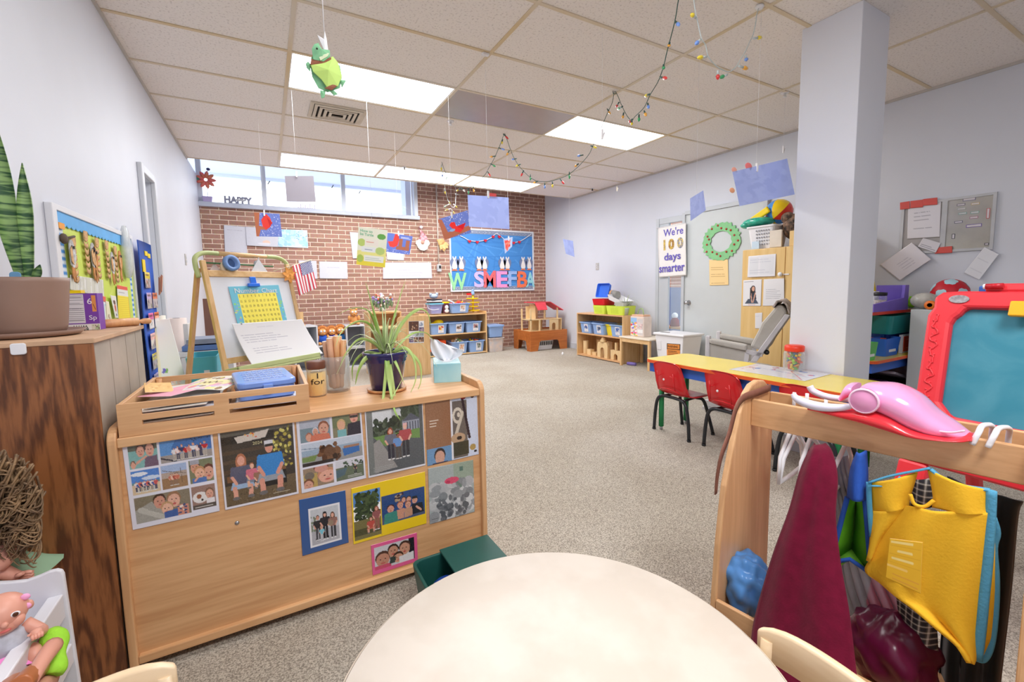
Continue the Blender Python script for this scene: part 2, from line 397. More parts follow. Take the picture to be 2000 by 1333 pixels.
bp = nt.nodes.new('ShaderNodeBump');bp.inputs['Strength'].default_value = .5;bp.inputs['Distance'].default_value = .004;L(n1.outputs['Fac'],bp.inputs['Height']);L(bp.outputs[0],b.inputs['Normal'])
b.inputs['Roughness'].default_value = .95;b.inputs['Specular IOR Level'].default_value = .1;M_carpet = m

m = bpy.data.materials.new('brick_wall');m.use_nodes = True;nt = m.node_tree;b = nt.nodes['Principled BSDF'];L = nt.links.new
tc = nt.nodes.new('ShaderNodeTexCoord');sx = nt.nodes.new('ShaderNodeSeparateXYZ');cx = nt.nodes.new('ShaderNodeCombineXYZ')
L(tc.outputs['Object'],sx.inputs[0]);L(sx.outputs['X'],cx.inputs['X']);L(sx.outputs['Z'],cx.inputs['Y'])
br = nt.nodes.new('ShaderNodeTexBrick');L(cx.outputs[0],br.inputs['Vector']);br.inputs['Scale'].default_value = 1
br.inputs['Brick Width'].default_value = .21;br.inputs['Row Height'].default_value = .0677;br.inputs['Mortar Size'].default_value = .0052;br.inputs['Mortar Smooth'].default_value = .2
br.inputs['Color1'].default_value = (*lin((168,128,112)),1);br.inputs['Color2'].default_value = (*lin((146,108,94)),1);br.inputs['Mortar'].default_value = (*lin((226,206,188)),1)
nz = nt.nodes.new('ShaderNodeTexNoise');nz.inputs['Scale'].default_value = 40;L(cx.outputs[0],nz.inputs['Vector'])
mx = nt.nodes.new('ShaderNodeMix');mx.data_type = 'RGBA';mx.blend_type = 'OVERLAY';mx.inputs[0].default_value = .25;L(br.outputs['Color'],mx.inputs[6]);L(nz.outputs['Color'],mx.inputs[7]);L(mx.outputs[2],b.inputs['Base Color'])
bp = nt.nodes.new('ShaderNodeBump');bp.inputs['Strength'].default_value = .6;bp.inputs['Distance'].default_value = .008;bp.invert = True;L(br.outputs['Fac'],bp.inputs['Height']);L(bp.outputs[0],b.inputs['Normal'])
b.inputs['Roughness'].default_value = .8;M_brick = m

m = bpy.data.materials.new('acoustic_tile');m.use_nodes = True;nt = m.node_tree;b = nt.nodes['Principled BSDF'];L = nt.links.new
tc = nt.nodes.new('ShaderNodeTexCoord');n1 = nt.nodes.new('ShaderNodeTexNoise');n1.inputs['Scale'].default_value = 75;n1.inputs['Detail'].default_value = 3;L(tc.outputs['Object'],n1.inputs['Vector'])
r1 = nt.nodes.new('ShaderNodeValToRGB');r1.color_ramp.elements[0].color = (*lin((212,205,201)),1);r1.color_ramp.elements[1].color = (*lin((238,232,228)),1);r1.color_ramp.elements[0].position = .32;r1.color_ramp.elements[1].position = .45
L(n1.outputs['Fac'],r1.inputs['Fac']);L(r1.outputs[0],b.inputs['Base Color']);b.inputs['Roughness'].default_value = .9
bp = nt.nodes.new('ShaderNodeBump');bp.inputs['Strength'].default_value = .4;bp.inputs['Distance'].default_value = .004;L(n1.outputs['Fac'],bp.inputs['Height']);L(bp.outputs[0],b.inputs['Normal']);M_tile = m
M_tbar = mat('ceiling_grid_bar',(224,216,204),.5,var=.06,vs=1.2,c2=(214,192,152))
M_lamp = mat('lamp_diffuser',(250,251,255),.5,var=0,emit=3.2)
Y0 = -2.2                                   # wall behind the camera
struct('floor',MB().box((XL-.05,Y0-.1,-.08),(XR+.1,YB+.1,0)),M_carpet)
YE = 6.65                                   # the hung ceiling stops here; beyond is the light pocket of the high window
# ceiling: tiles between hung bars; light openings are left out
GX = [XL,.234,1.454,2.674,3.894,XR];GY = [2.8556+.61*j-.0 for j in range(-9,7)];GY = [Y0]+[y for y in GY if y > Y0+.1]+[YE]
lights = []
def row(y): return y
LIT = {(1,1),(3,1)}                      # (column between GX[c], GX[c+1]; row index j of 2.8556+.61*j)
rows = [(round((a-2.8556)/.61),a,b_) for a,b_ in zip(GY,GY[1:])]
tiles = MB()
lamp_cells = []
for c in range(5):
    for j,a,b_ in rows:
        if b_ == YE: continue
        if (c,j) in {(1,1),(3,1)}: lamp_cells.append((GX[c],a,GX[c+1],b_));continue
        if (c,j) in {(1,-3),(1,-6)}: lamp_cells.append((GX[c],a,GX[c+1],b_));continue
        tiles.box((GX[c],a,H),(GX[c+1],b_,H+.02))
YR = 5.96;tiles = MB() if False else tiles
# last rows towards the window pocket
tiles2 = MB()
last = [r_ for r_ in rows if r_[2] == YE][0]
for c in range(5):
    if c in (1,2,3): lamp_cells.append((GX[c],YR,GX[c+1],YE-.04));tiles2.box((GX[c],YE-.04,H),(GX[c+1],YE,H+.02))
    else: tiles2.box((GX[c],last[1] if last[1] > YR-.2 else YR,H),(GX[c+1],YE,H+.02))
tv = MB()
for mb in (tiles,tiles2): tv.add(mb.v,mb.f)
# cut tiles that would cover the last lamps
keep = MB()
for k in range(0,len(tv.v),8):
    q = tv.v[k:k+8];x0,y0,x1,y1 = q[0].x,q[0].y,q[2].x,q[2].y
    if x0 > .2 and x1 < 3.95 and y1 > YR and y0 < YE-.05:
        if y0 < YR-.01: keep.box((x0,y0,H),(x1,YR,H+.02))
        continue
    keep.box((x0,y0,H),(x1,y1,H+.02))
struct('ceiling',keep,M_tile)
tb = MB();w2 = .0125
for x in GX[1:-1]: tb.box((x-w2,Y0,H-.006),(x+w2,YE,H+.004))
for y in [r_[1] for r_ in rows[1:]]:
    if y < YR+.1:
        for xa,xb in zip(GX,GX[1:]): tb.box((xa+w2,y-w2,H-.006),(xb-w2,y+w2,H+.004))
tb.box((XL,YE-.02,H-.006),(XR,YE,H+.05))
struct('trim_1',tb,M_tbar)
ew = MB()
ew.box((XL,Y0,H-.022),(XL+.012,YE,H));ew.box((XR-.012,Y0,H-.022),(XR,YE,H))
struct('trim_2',ew,mat('wall_angle',(190,186,182),.5))
# lamps in the ceiling
for i,(x0,y0,x1,y1) in enumerate(sorted(lamp_cells,key=lambda q: (-q[1],q[0]))):
    lab = 'fluorescent ceiling light panel'
    if i < 3: lab = ['leftmost of the three bright ceiling panels in the row along the window','middle of the three bright ceiling panels in the row along the window','rightmost of the three bright ceiling panels in the row along the window'][i]
    elif i == 3: lab = 'bright ceiling panel left of the dark panel, behind the paper turtle'
    elif i == 4: lab = 'bright ceiling panel right of the dark panel, nearest the right wall'
    else: lab = 'bright ceiling panel behind the camera'
    t = thing('ceiling_light',lab,'ceiling light',((x0+x1)/2,(y0+y1)/2,H),0,'ceiling light panels')
    build('diffuser',MB().box((x0+.02,y0+.02,H+.002),(x1-.02,y1-.02,H+.008)),M_lamp,t)
    fr = MB()
    for a_,b_ in (((x0+.0126,y0+.0126),(x0+.02,y1-.0126)),((x1-.02,y0+.0126),(x1-.0126,y1-.0126)),((x0+.02,y0+.0126),(x1-.02,y0+.02)),((x0+.02,y1-.02),(x1-.02,y1-.0126))): fr.box((*a_,H-.001),(*b_,H+.03))
    build('frame',fr,M_trim,t)
    build('housing',MB().box((x0+.01,y0+.01,H+.035),(x1-.01,y1-.01,H+.09)),M_trim,t)
# unlit panel between the two lights
# (its tile is replaced by a glossy lens)
x0,x1,y0,y1 = GX[2],GX[3],2.8556+.61,2.8556+1.22
solo('ceiling_panel',MB().box((x0+.014,y0+.014,H-.004),(x1-.014,y1-.014,H-.0005)),mat('dark_lens',(176,168,166),.22,var=.02,spec=.6),'dark unlit light panel between the two bright ceiling panels','ceiling panel')
# walls
struct('wall_left',MB().box((XL-.1,Y0,0),(XL,4.11,H)).box((XL-.1,4.46,0),(XL,YB,H)).box((XL-.1,4.11,2.02),(XL,4.46,H)),M_wall)
struct('wall_right',MB().box((XR,Y0,0),(XR+.1,4.1,3.5)).box((XR,4.57,0),(XR+.1,YB+.1,3.5)).box((XR,4.1,2.08),(XR+.1,4.57,3.5)),M_wall)
struct('wall_front',MB().box((XL-.1,Y0-.1,0),(XR+.1,Y0,H)),M_wall)
WX0,WX1,WZ0,WZ1 = -.95,2.37,2.365,3.3
struct('wall_back',MB().box((XL-.35,YB,-.05),(XR+.1,YB+.25,WZ0)).box((WX1,YB,WZ0),(XR+.1,YB+.25,3.5)),M_brick)
pk = MB();pk.box((XL-.5,YE,3.4),(XR+.1,YB+.25,3.5));pk.box((XL-.5,YE-.05,H+.02),(XR+.1,YE-.005,3.5));pk.box((XL-.5,YE,H),(XL-.4,YB+.25,3.5));pk.box((XL-.4,YE,H),(XL-.1,YB,H+.02))
struct('trim_3',pk,M_wall)
# window band
win = thing('window_1',None,None,(.7,YB+.05,WZ0));win['kind'] = 'structure'
fr = MB();fy0,fy1 = YB-.012,YB+.07
fr.box((WX0,fy0,WZ0),(WX1,fy1,WZ0+.055));fr.box((WX1-.06,fy0,WZ0+.055),(WX1,fy1,WZ1));fr.box((WX0,fy0,WZ0+.055),(WX0+.06,fy1,WZ1));fr.box((WX0+.06,fy0,WZ1-.05),(WX1-.06,fy1,WZ1))
for x in (-.72,.06,1.165): fr.box((x-.03,fy0+.005,WZ0+.055),(x+.03,fy1,WZ1-.05))
fr.box((WX1-.1,fy0+.02,WZ0+.055),(WX1-.085,fy1,WZ1-.05))
build('window_frame',fr,mat('window_frame_paint',(212,218,228),.4,var=.02),win,bev=.003)
pn = MB().box((WX0+.05,YB+.03,WZ0+.05),(WX1-.05,YB+.034,WZ1-.04))
build('pane',pn,glassm('window_glass',(250,252,255),.96),win)
# outdoors: overhang, pier and pavement
struct('trim_4',MB().box((-4,YB+.3,3.56),(6,YB+3.4,3.66)).box((-4,YB+3.3,3.5),(6,YB+3.4,3.66)),mat('eave_paint',(206,214,232),.7,var=.01))
struct('trim_5',MB().box((2.42,YB+.9,-.3),(3.4,YB+1.2,3.4)),mat('pier_paint',(196,206,228),.7,var=.02))
struct('floor_outside',MB().box((-12,YB+.26,-.4),(14,YB+20,-.3)),mat('pavement',(205,205,208),.9))
# baseboards
struct('baseboard_right',MB().box((XR-.012,Y0,0),(XR,3.25,.1)).box((XR-.012,4.58,0),(XR,YB,.1)),mat('grey_baseboard',(190,194,202),.5))
struct('baseboard_left',MB().box((XL,Y0,0),(XL+.012,4.05,.1)).box((XL,4.53,0),(XL+.012,YB,.1)),MATS['grey_baseboard'])
# column
struct('wall_column',MB().box((3.11,1.345,0),(3.45,1.68,H)),M_col,bev=.004)
struct('baseboard_column',MB().box((3.10,1.335,0),(3.46,1.69,.1)),MATS['grey_baseboard'])
# left door
d = thing('door_1',None,None,(XL,4.285,0));d['kind'] = 'structure'
f_ = MB();f_.box((XL,4.05,0),(XL+.03,4.11,2.08));f_.box((XL,4.46,0),(XL+.03,4.52,2.08));f_.box((XL,4.11,2.02),(XL+.03,4.46,2.08))
build('door_frame',f_,mat('door_frame_paint',(206,209,216),.4,var=.01),d,bev=.006)
build('door_leaf',MB().box((XL-.09,4.11,0),(XL-.06,4.46,2.02)),mat('door_leaf_grey',(196,200,204),.45,var=.01),d)
# right door with sidelight and lintel
d = thing('door_2',None,None,(XR,3.65,0));d['kind'] = 'structure'
M_gdoor = mat('grey_door',(198,204,206),.4,var=.01);M_gframe = mat('grey_door_frame',(190,196,202),.4,var=.01)
build('door_leaf',MB().box((XR-.03,3.02,.01),(XR-.001,4.085,2.09)),M_gdoor,d,bev=.002)
f_ = MB();f_.box((XR-.05,4.085,0),(XR-.001,4.13,2.12));f_.box((XR-.05,4.53,0),(XR-.001,4.585,2.1));f_.box((XR-.045,4.13,2.02),(XR-.001,4.53,2.1));f_.box((XR-.05,2.97,2.09),(XR-.001,4.085,2.14));f_.box((XR-.05,2.97,0),(XR-.001,3.02,2.09));f_.box((XR-.045,4.13,0),(XR-.001,4.53,.42));f_.box((XR-.04,4.36,.42),(XR-.001,4.53,2.02))
build('door_frame',f_,M_gframe,d,bev=.004)
kn = MB();kM = Matrix.Translation((XR-.03,4.01,.915))@Matrix.Rotation(-PI/2,4,'Y')
kn.lathe([(.034,0),(.034,.006),(.012,.012),(.012,.035),(.026,.045),(.03,.058),(.024,.07),(.001,.074)],M=kM)
build('door_knob',kn,M_steel,d)
build('pane',MB().box((XR+.02,4.13,.42),(XR+.024,4.36,2.02)),glassm('sidelight_glass',(244,250,252),.93),d)
# what shows through the sidelight: the next room
struct('wall_next_room',MB().box((XR+2.2,2.5,0),(XR+2.3,9,2.8)),M_brick)
struct('floor_next_room',MB().box((XR+.1,2.5,-.05),(XR+2.3,9,0)),M_carpet)
struct('ceiling_next_room',MB().box((XR+.1,2.5,2.8),(XR+2.3,9,2.85)),M_tile)
solo('partition_board',MB().box((XR+.95,4.6,0),(XR+1.0,6.6,1.12)),mat('blue_grey_board',(132,146,182),.6),'blue grey board seen through the narrow door window','board')
t = thing('snowman_doll','small white headed doll in maroon coat behind the narrow door window','doll',(XR+.3,4.50,0))
q = PX(1318,626,XR+.3)
t.location = q;W[t.name] = Matrix.Translation(q)
build('head',MB().ball(q+Vector((0,0,.07)),.045),M_white,t);build('coat',MB().lathe([(.07,-.09),(.06,0),(.03,.04),(.001,.05)],q),mat('maroon_cloth',(120,24,48),.8),t)
solo('shelf_ledge',MB().box((XR+.2,4.3,q.z-.12),(XR+.42,4.75,q.z-.09)),M_maple,'narrow wooden ledge under the small doll behind the door window','ledge')
# ================================================================ LIGHT
w = bpy.data.worlds.new('World');SC.world = w;w.use_nodes = True
bg = w.node_tree.nodes['Background'];bg.inputs[0].default_value = (.86,.92,1,1);bg.inputs[1].default_value = 2.6
def area(name,loc,sx,sy,e,rot=(0,0,0),c=(1,1,1)):
    l = bpy.data.lights.new(name,'AREA');l.shape = 'RECTANGLE';l.size = sx;l.size_y = sy;l.energy = e;l.color = c
    o = bpy.data.objects.new(name,l);COL.objects.link(o);o.location = loc;o.rotation_euler = rot;return o
for i,(x0,y0,x1,y1) in enumerate(lamp_cells):
    area('ceiling_lamp',((x0+x1)/2,(y0+y1)/2,H-.012),x1-x0-.06,y1-y0-.06,20 if y0 > 3 else (8 if y0 > .5 else 36),c=(1,.99,.975))
area('next_room_lamp',(XR+1.3,5.5,2.7),1,2,40)
# ================================================================ CAMERA
cam = bpy.data.cameras.new('Camera');co = bpy.data.objects.new('Camera',cam);COL.objects.link(co)
cam.sensor_width = 36;cam.sensor_fit = 'HORIZONTAL';cam.lens = FPX*36/2000;cam.shift_x = -(CX-1000)/2000;cam.shift_y = (CY-666.5)/2000;cam.clip_start = .02
Mc = Matrix((Vector(_r),Vector(_u),Vector(-_f))).transposed().to_4x4();Mc.translation = Vector(CAMP);co.matrix_world = Mc
SC.camera = co
vs = SC.view_settings;vs.view_transform = 'Standard';vs.look = 'None';vs.gamma = 1;vs.use_curve_mapping = False;vs.exposure = 0.55
SC.cycles.use_denoising = True;SC.cycles.max_bounces = 10;SC.cycles.diffuse_bounces = 6;SC.cycles.transparent_max_bounces = 24
SC.cycles.sample_clamp_indirect = 6
# ================================================================ BRICK WALL: board, papers, conduit
def ypaper(name,pts,cv,label,cat='paper',y=YB-.004,group=None,bulge=None,**k):
    return sheet(name,cv,[PY(*p,y) for p in pts],None,label,cat,group,bulge=bulge,**k)
def blank(w,h,c=(200,201,212),lines=0,lc=(176,176,190)):
    cv = Cv(w,h,c)
    for _ in range(lines): y = RNG.uniform(.1,.9);cv.scrib(RNG.uniform(.05,.3),y-.02,RNG.uniform(.6,.95),y+.02,1,lc,.006)
    return cv.grain(1.5)
wob = lambda X,Y: .005*Y*(1+np.sin(X*5))
t = thing('bulletin_board','blue paper covered bulletin board with silver border on the brick wall','bulletin board',(3.8,YB,1.1))
B0,B1,Z0,Z1 = 2.925,4.71,1.10,2.262
cv = Cv(180,120,(66,136,208))
for k in range(26): cv.line(RNG.uniform(0,1),RNG.uniform(0,1),RNG.uniform(0,1),RNG.uniform(0,1),.012,(58,126,200) if k % 2 else (82,150,218))
sheet('backing_paper',cv,[(B0+.03,YB-.012,Z1-.03),(B1-.03,YB-.012,Z1-.03),(B1-.03,YB-.012,Z0+.03),(B0+.03,YB-.012,Z0+.03)],t)
fr = MB();fr.frame([(B0,Z0),(B1,Z0),(B1,Z1),(B0,Z1)],[(B0+.028,Z0+.028),(B1-.028,Z0+.028),(B1-.028,Z1-.028),(B0+.028,Z1-.028)],.022,Matrix(((1,0,0,0),(0,0,-1,YB-.001),(0,1,0,0),(0,0,0,1))))
build('frame',fr,mat('white_board_frame',(224,228,236),.4),t,bev=.003)
for z,nm in ((Z1-.095,'border'),(Z0+.03,'border')):
    cv = Cv(300,12,(196,206,226))
    for k in range(46):
        x = (k+.5)/46
        for q in (-1,1): cv.path([(x-.011,.5-q*.42),(x,.5+q*.42),(x+.011,.5-q*.42)],.004,(84,98,130))
    sheet(nm,cv,[(B0+.03,YB-.016,z+.065),(B1-.03,YB-.016,z+.065),(B1-.03,YB-.016,z),(B0+.03,YB-.016,z)],t)
BY = YB-.02
def onboard(x,y): return PY(x,y,BY)
# letters
LT = [('W',876,911,533,562+6,(150,214,160),'pale green'),('S',926,946,530,562,(196,180,226),'lilac'),('M',945,968,529,562,(244,104,110),'coral red'),('E',970,993,530,562,(240,150,204),'pink'),('F',991,1011,530,560,(150,180,232),'pale blue'),('B',1010,1030,530,562,(238,120,82),'orange'),('A',1027,1044,532,561,(150,214,222),'mint')]
for ch,x0,x1,y0,y1,c,cn in LT:
    a,b_ = onboard(x0,y1),onboard(x1,y0);a2 = onboard(x0,y0)
    M = frameM((a.x,BY-.004,a.z),(1,0,0),(0,0,1))
    mb = text(ch,.2,M,None,name=None,ext=.002,bold=.006,fit=(b_.x-a.x,a2.z-a.z))
    solo('paper_letter',mb,mat('letter_'+ch.lower(),c,.6,var=.12,vs=60),f'{cn} cut paper letter {ch} on the blue bulletin board','letter','cut letters on the blue board')
# penguins
pl = ['first penguin from the left','second penguin from the left, above the pale green W','third penguin from the left, above the lilac S','fourth penguin from the left, above the lilac S','fifth penguin from the left, above the pink E','sixth penguin from the left, above the pale blue F','seventh penguin from the left, above the orange B','last penguin on the right']
for i,x in enumerate((887.5,901,935.5,946.5,980.5,991,1021.5,1033.5)):
    p = onboard(x,515);k = 1.0 if i < 4 else .97
    t = thing('paper_penguin',f'paper penguin, {pl[i]}','paper cutout',(p.x,BY,p.z-.1),0,'paper penguins on the blue board')
    M = frameM((p.x,BY-.003,p.z),(1,0,0),(0,0,1));out = []
    for a in range(20):
        th = 2*PI*a/20;out.append((.062*k*math.sin(th)*(1.05-.35*math.cos(th)),-.02-.105*math.cos(th)))
    build('coat',MB().prism([(x_*1.25,y_*1.06+.01) for x_,y_ in out],.002,M),mat('penguin_grey',(112,124,158),.7),t)
    build('belly',MB().prism([(0,.085),(-.022,.13),(-.038,.125),(-.034,.095),(-.014,.06),(-.026,.03),(-.046,-.03),(-.05,-.075),(-.032,-.1),(.032,-.1),(.05,-.075),(.046,-.03),(.026,.03),(.014,.06),(.034,.095),(.038,.125),(.022,.13)],.004,M),mat('belly_paper',(228,224,222),.7),t)
    fm = MB()
    for s_ in (-1,1): fm.prism([(s_*.012-.02,-.1),(s_*.03-.03,-.13),(s_*.03+.03,-.13),(s_*.012+.02,-.1)],.003,M)
    build('feet',fm,mat('feet_orange',(222,124,86),.7),t)
# heart garland
pts = [onboard(*p) for p in [(898,461),(905,464),(916,470),(930,472),(945,470),(958,465),(968,457),(975,460),(986,469),(996,474),(1008,473.5),(1018,470),(1028,464),(1037,457.5)]]
t = thing('heart_garland','white ribbon garland of red hearts across the blue board','garland',(pts[6].x,BY,pts[6].z))
pp = [p+Vector((0,-.012,0)) for p in spl(pts,5)]
build('ribbon',MB().tube(pp,.007,6),M_paper,t)
for x,y in ((916,471.5),(931,473),(947,470),(962,462.5),(974,462.5),(990,470.5),(1002,474.5),(1013,473)):
    p = onboard(x,y);M = frameM(p+Vector((0,-.022,-.005)),(1,0,0),(0,0,1));k = .032
    out = [(k*1.05*math.sin(a)**3,k*(.8*math.cos(a)-.32*math.cos(2*a)-.13*math.cos(3*a)-.06*math.cos(4*a))) for a in [2*PI*q/20 for q in range(20)]]
    build('heart',MB().prism(out,.01,M),mat('heart_red',(206,26,48),.4),t,bev=.002)
def sc(w,h): return (w,h)
ypaper('white_paper',[(437,440),(481,443.5),(483,501),(439.5,498.5)],blank(40,50,lines=3),'upright white sheet at the left end of the row pinned on the bricks',bulge=wob,group='white sheets on the brick wall')
cv = blank(60,40);cv.ell(.62,.78,.12,.12,(226,196,180));cv.ell(.55,.85,.2,.06,(214,214,224)).grain(1)
ypaper('white_paper',[(479,443),(545,447),(543,483),(482,480)],cv,'white sheet with faint orange smudge, half behind the hanging bird picture',y=YB-.008,bulge=wob,group='white sheets on the brick wall')
cv = Cv(70,46,(214,224,236));cv.speck(160,.05,.08,.95,.85,.07,[(168,212,238),(186,222,242),(158,204,234),(200,228,242)]);cv.speck(14,.6,.1,.97,.6,.02,[(120,170,226)])
ypaper('painted_paper',[(544,448),(600,450),(602,485),(543,482.5)],cv,'sheet with pale blue watercolour painting on the bricks','painting',y=YB-.006,bulge=wob)
ypaper('white_paper',[(583,509),(618,510),(620,545),(586,546)],blank(30,36,lines=2),'white sheet behind the striped flag on the bricks',bulge=wob,group='white sheets on the brick wall')
ypaper('white_paper',[(623,511),(678,512),(679,545),(624.5,544.5)],blank(50,36,lines=6),'white sheet with faint writing, right of the striped flag',bulge=wob,group='white sheets on the brick wall')
ypaper('white_paper',[(683,453.5),(720,456),(722,504),(689,505.5)],blank(40,44),'tilted white sheet peeking out left of the green turtle poster',bulge=wob,group='white sheets on the brick wall')
ypaper('white_paper',[(752,456),(789,457),(789,509),(756,508)],blank(40,44),'white sheet behind the hanging cardinal picture, right of the turtle poster',bulge=wob,group='white sheets on the brick wall')
ypaper('white_paper',[(748,513),(842,513),(844,544),(748,545)],blank(110,40,lines=14,lc=(182,184,198)),'wide white sheet with faint drawing below the turtle poster',y=YB-.006,bulge=wob,group='white sheets on the brick wall')
t = thing('electrical_conduit','cream conduit pipe running down the bricks to a switch box','conduit',(2.66,YB,1.4))
a,b_ = PY(851.5,357,YB-.02),PY(855.5,517,YB-.02)
build('pipe',MB().cyl((a.x+.004,YB-.016,2.98),(a.x+.004,YB-.016,b_.z),.011,n=10),mat('conduit_cream',(214,206,196),.4),t)
c = PY(855.5,524,YB-.02)
build('switch_box',MB().cbox((a.x+.004,YB-.026,c.z),(.075,.05,.125)),mat('box_grey',(196,198,202),.4,metal=.3),t,bev=.004)
build('switch',MB().cbox((a.x+.014,YB-.054,c.z+.018),(.035,.008,.05)),M_black,t)
p = PY(825,470,YB-.02)
t = thing('gnome_ornament','gnome face ornament with tall pink hat and white beard on the bricks','ornament',(p.x,YB-.02,p.z-.2))
M = frameM((p.x,YB-.02,p.z),(1,0,0),(0,0,1))
hat = []
for k in range(14):
    s_ = k/13;hat.append([Vector((p.x-.06+.05*math.sin(s_*3)-.01*s_+ (1-s_)*.06+.10*(1-s_)*(-1 if q == 0 else (0 if q == 1 else 1)),YB-.03-(.03 if q == 1 else 0),p.z-.02+.22*s_)) for q in range(3)])
build('hat',MB().slab(hat,.006),mat('hat_pink',(184,84,100),.8,var=.35,vs=22,c2=(226,176,186)),t)
build('beard',MB().prism([(-.11,-.01),(-.13,-.06),(-.11,-.08),(-.09,-.13),(-.05,-.17),(.02,-.18),(.08,-.15),(.09,-.1),(.13,-.06),(.11,.0),(.05,.02),(0,-.02),(-.06,.02)],.03,M),mat('beard_white',(228,222,214),.8,bump=.3),t,bev=.008)
build('nose',MB().ball((p.x-.01,YB-.06,p.z-.035),.03),mat('nose_skin',(214,160,140),.6),t)
build('pompom',MB().ball((p.x-.02,YB-.04,p.z+.225),.028),M_paper,t)
p = PY(865,477,YB-.03);t = MB()
for k in range(9):
    a = RNG.uniform(0,2*PI);d_ = Vector((math.cos(a),-.25+RNG.uniform(-.1,.1),math.sin(a)));s_ = d_.cross(Vector((0,1,0))).normalized();l = RNG.uniform(.09,.15)
    t.slab([[p+d_*l*u_-s_*w_*l*.45*math.sin(PI*min(u_+.08,1)),p+d_*l*u_,p+d_*l*u_+s_*w_*l*.45*math.sin(PI*min(u_+.08,1))] for u_,w_ in ((0,1),(.25,1),(.5,.9),(.75,.7),(1,.3))],.0015)
solo('leaf_decoration',t,mat('autumn_leaf',(228,180,120),.7,var=.2,vs=30),'cluster of pale orange paper leaves left of the blue board','leaf decoration')
S = WZ0+.055;yy = YB-.006
struct('trim_6',MB().box((WX0,YB-.07,WZ0-.012),(WX1+.01,YB,WZ0+.05)),mat('sill_paint',(186,192,208),.4),bev=.004)
S = WZ0+.05
p = PY(406,398,YB-.035);t = thing('flower_ornament','orange flower ornament with bee in purple pot on the window ledge','ornament',(p.x,YB-.035,S))
build('pot',MB().taper((p.x,YB-.035,S),(.1,.05),(.12,.06),.075),mat('pot_purple',(176,164,206),.5),t,bev=.004)
sp = spl([(p.x,YB-.035,S+.07),(p.x+.012,YB-.04,S+.17),(p.x-.004,YB-.04,S+.28)],6);build('stem',MB().tube(sp,.004,6),mat('wire_grey',(170,176,190),.5),t)
fl = MB();fc = Vector((p.x-.002,YB-.04,S+.30))
for k in range(9):
    a = 2*PI*k/9;d_ = Vector((math.cos(a),0,math.sin(a)));s_ = Vector((-math.sin(a),0,math.cos(a)))
    fl.slab([[fc+d_*(.02+l*.1)-s_*w_,fc+d_*(.02+l*.1)+Vector((0,-.012,0)),fc+d_*(.02+l*.1)+s_*w_] for l,w_ in ((0,.01),(.4,.026),(.75,.02),(1,.004))],.002)
build('petals',fl,mat('petal_orange',(240,150,110),.6,var=.2,vs=20,c2=(232,110,110)),t)
build('leaf',MB().slab([[(p.x-.06-.07*l,YB-.04,S+.27+.07*l-w_),(p.x-.06-.07*l,YB-.05,S+.27+.07*l+w_)] for l,w_ in ((0,.004),(.5,.04),(1,.004))],.002),mat('leaf_teal',(86,166,150),.6),t)
build('bee',MB().ball((p.x+.035,YB-.045,S+.445),(.024,.014,.02)),M_navy,t);build('bee_wire',MB().tube(spl([(p.x,YB-.04,S+.3),(p.x+.02,YB-.04,S+.38),(p.x+.03,YB-.045,S+.43)],5),.002,5),MATS['wire_grey'],t)
a = PY(438,394,YB-.03);b_ = PY(492,380,YB-.03)
t = thing('happy_sign','grey standing letters sign reading HAPPY on the window ledge','sign',((a.x+b_.x)/2,YB-.03,S))
text('HAPPY',.1,frameM((a.x,YB-.03,S+.006),(1,0,0),(0,0,1)),mat('sign_grey',(140,142,160),.5),t,'letters',ext=.008,bold=.006,fit=(b_.x-a.x,.098))
build('small_letters',MB().cbox(((a.x+b_.x)/2+.03,YB-.041,S+.055),(.12,.004,.028)),M_alu,t)
build('base',MB().cbox(((a.x+b_.x)/2,YB-.03,S+.004),(b_.x-a.x,.03,.008)),MATS['sign_grey'],t)
a = PY(590,401,YB-.03);t = thing('small_word_sign','faint white cut letter sign behind the hanging grey sheet on the ledge','sign',(a.x+.1,YB-.03,S))
mat('sign_pale',(206,196,212),.5);[build('letter_stroke',MB().cbox((a.x-.05+.032*k,YB-.03,S+.012+.022+.006*(k%3)),(.012,.008,.045+.012*(k%3))),MATS['sign_pale'],t) for k in range(8)];build('base',MB().cbox((a.x+.06,YB-.03,S+.006),(.26,.03,.012)),MATS['sign_pale'],t)
# window latches
for i,(x,y) in enumerate(((527,354),(651,362),(704,373))):
    p = PY(x,y,YB+.02);solo('window_latch',MB().cyl((p.x,YB+.012,p.z),(p.x-.03,YB+.012,p.z-.05),.006,n=8),M_black,['dark latch on the pane left of the hanging grey sheet','dark latch on the pane right of the hanging grey sheet','dark latch on the rightmost window pane'][i],'latch','window latches')
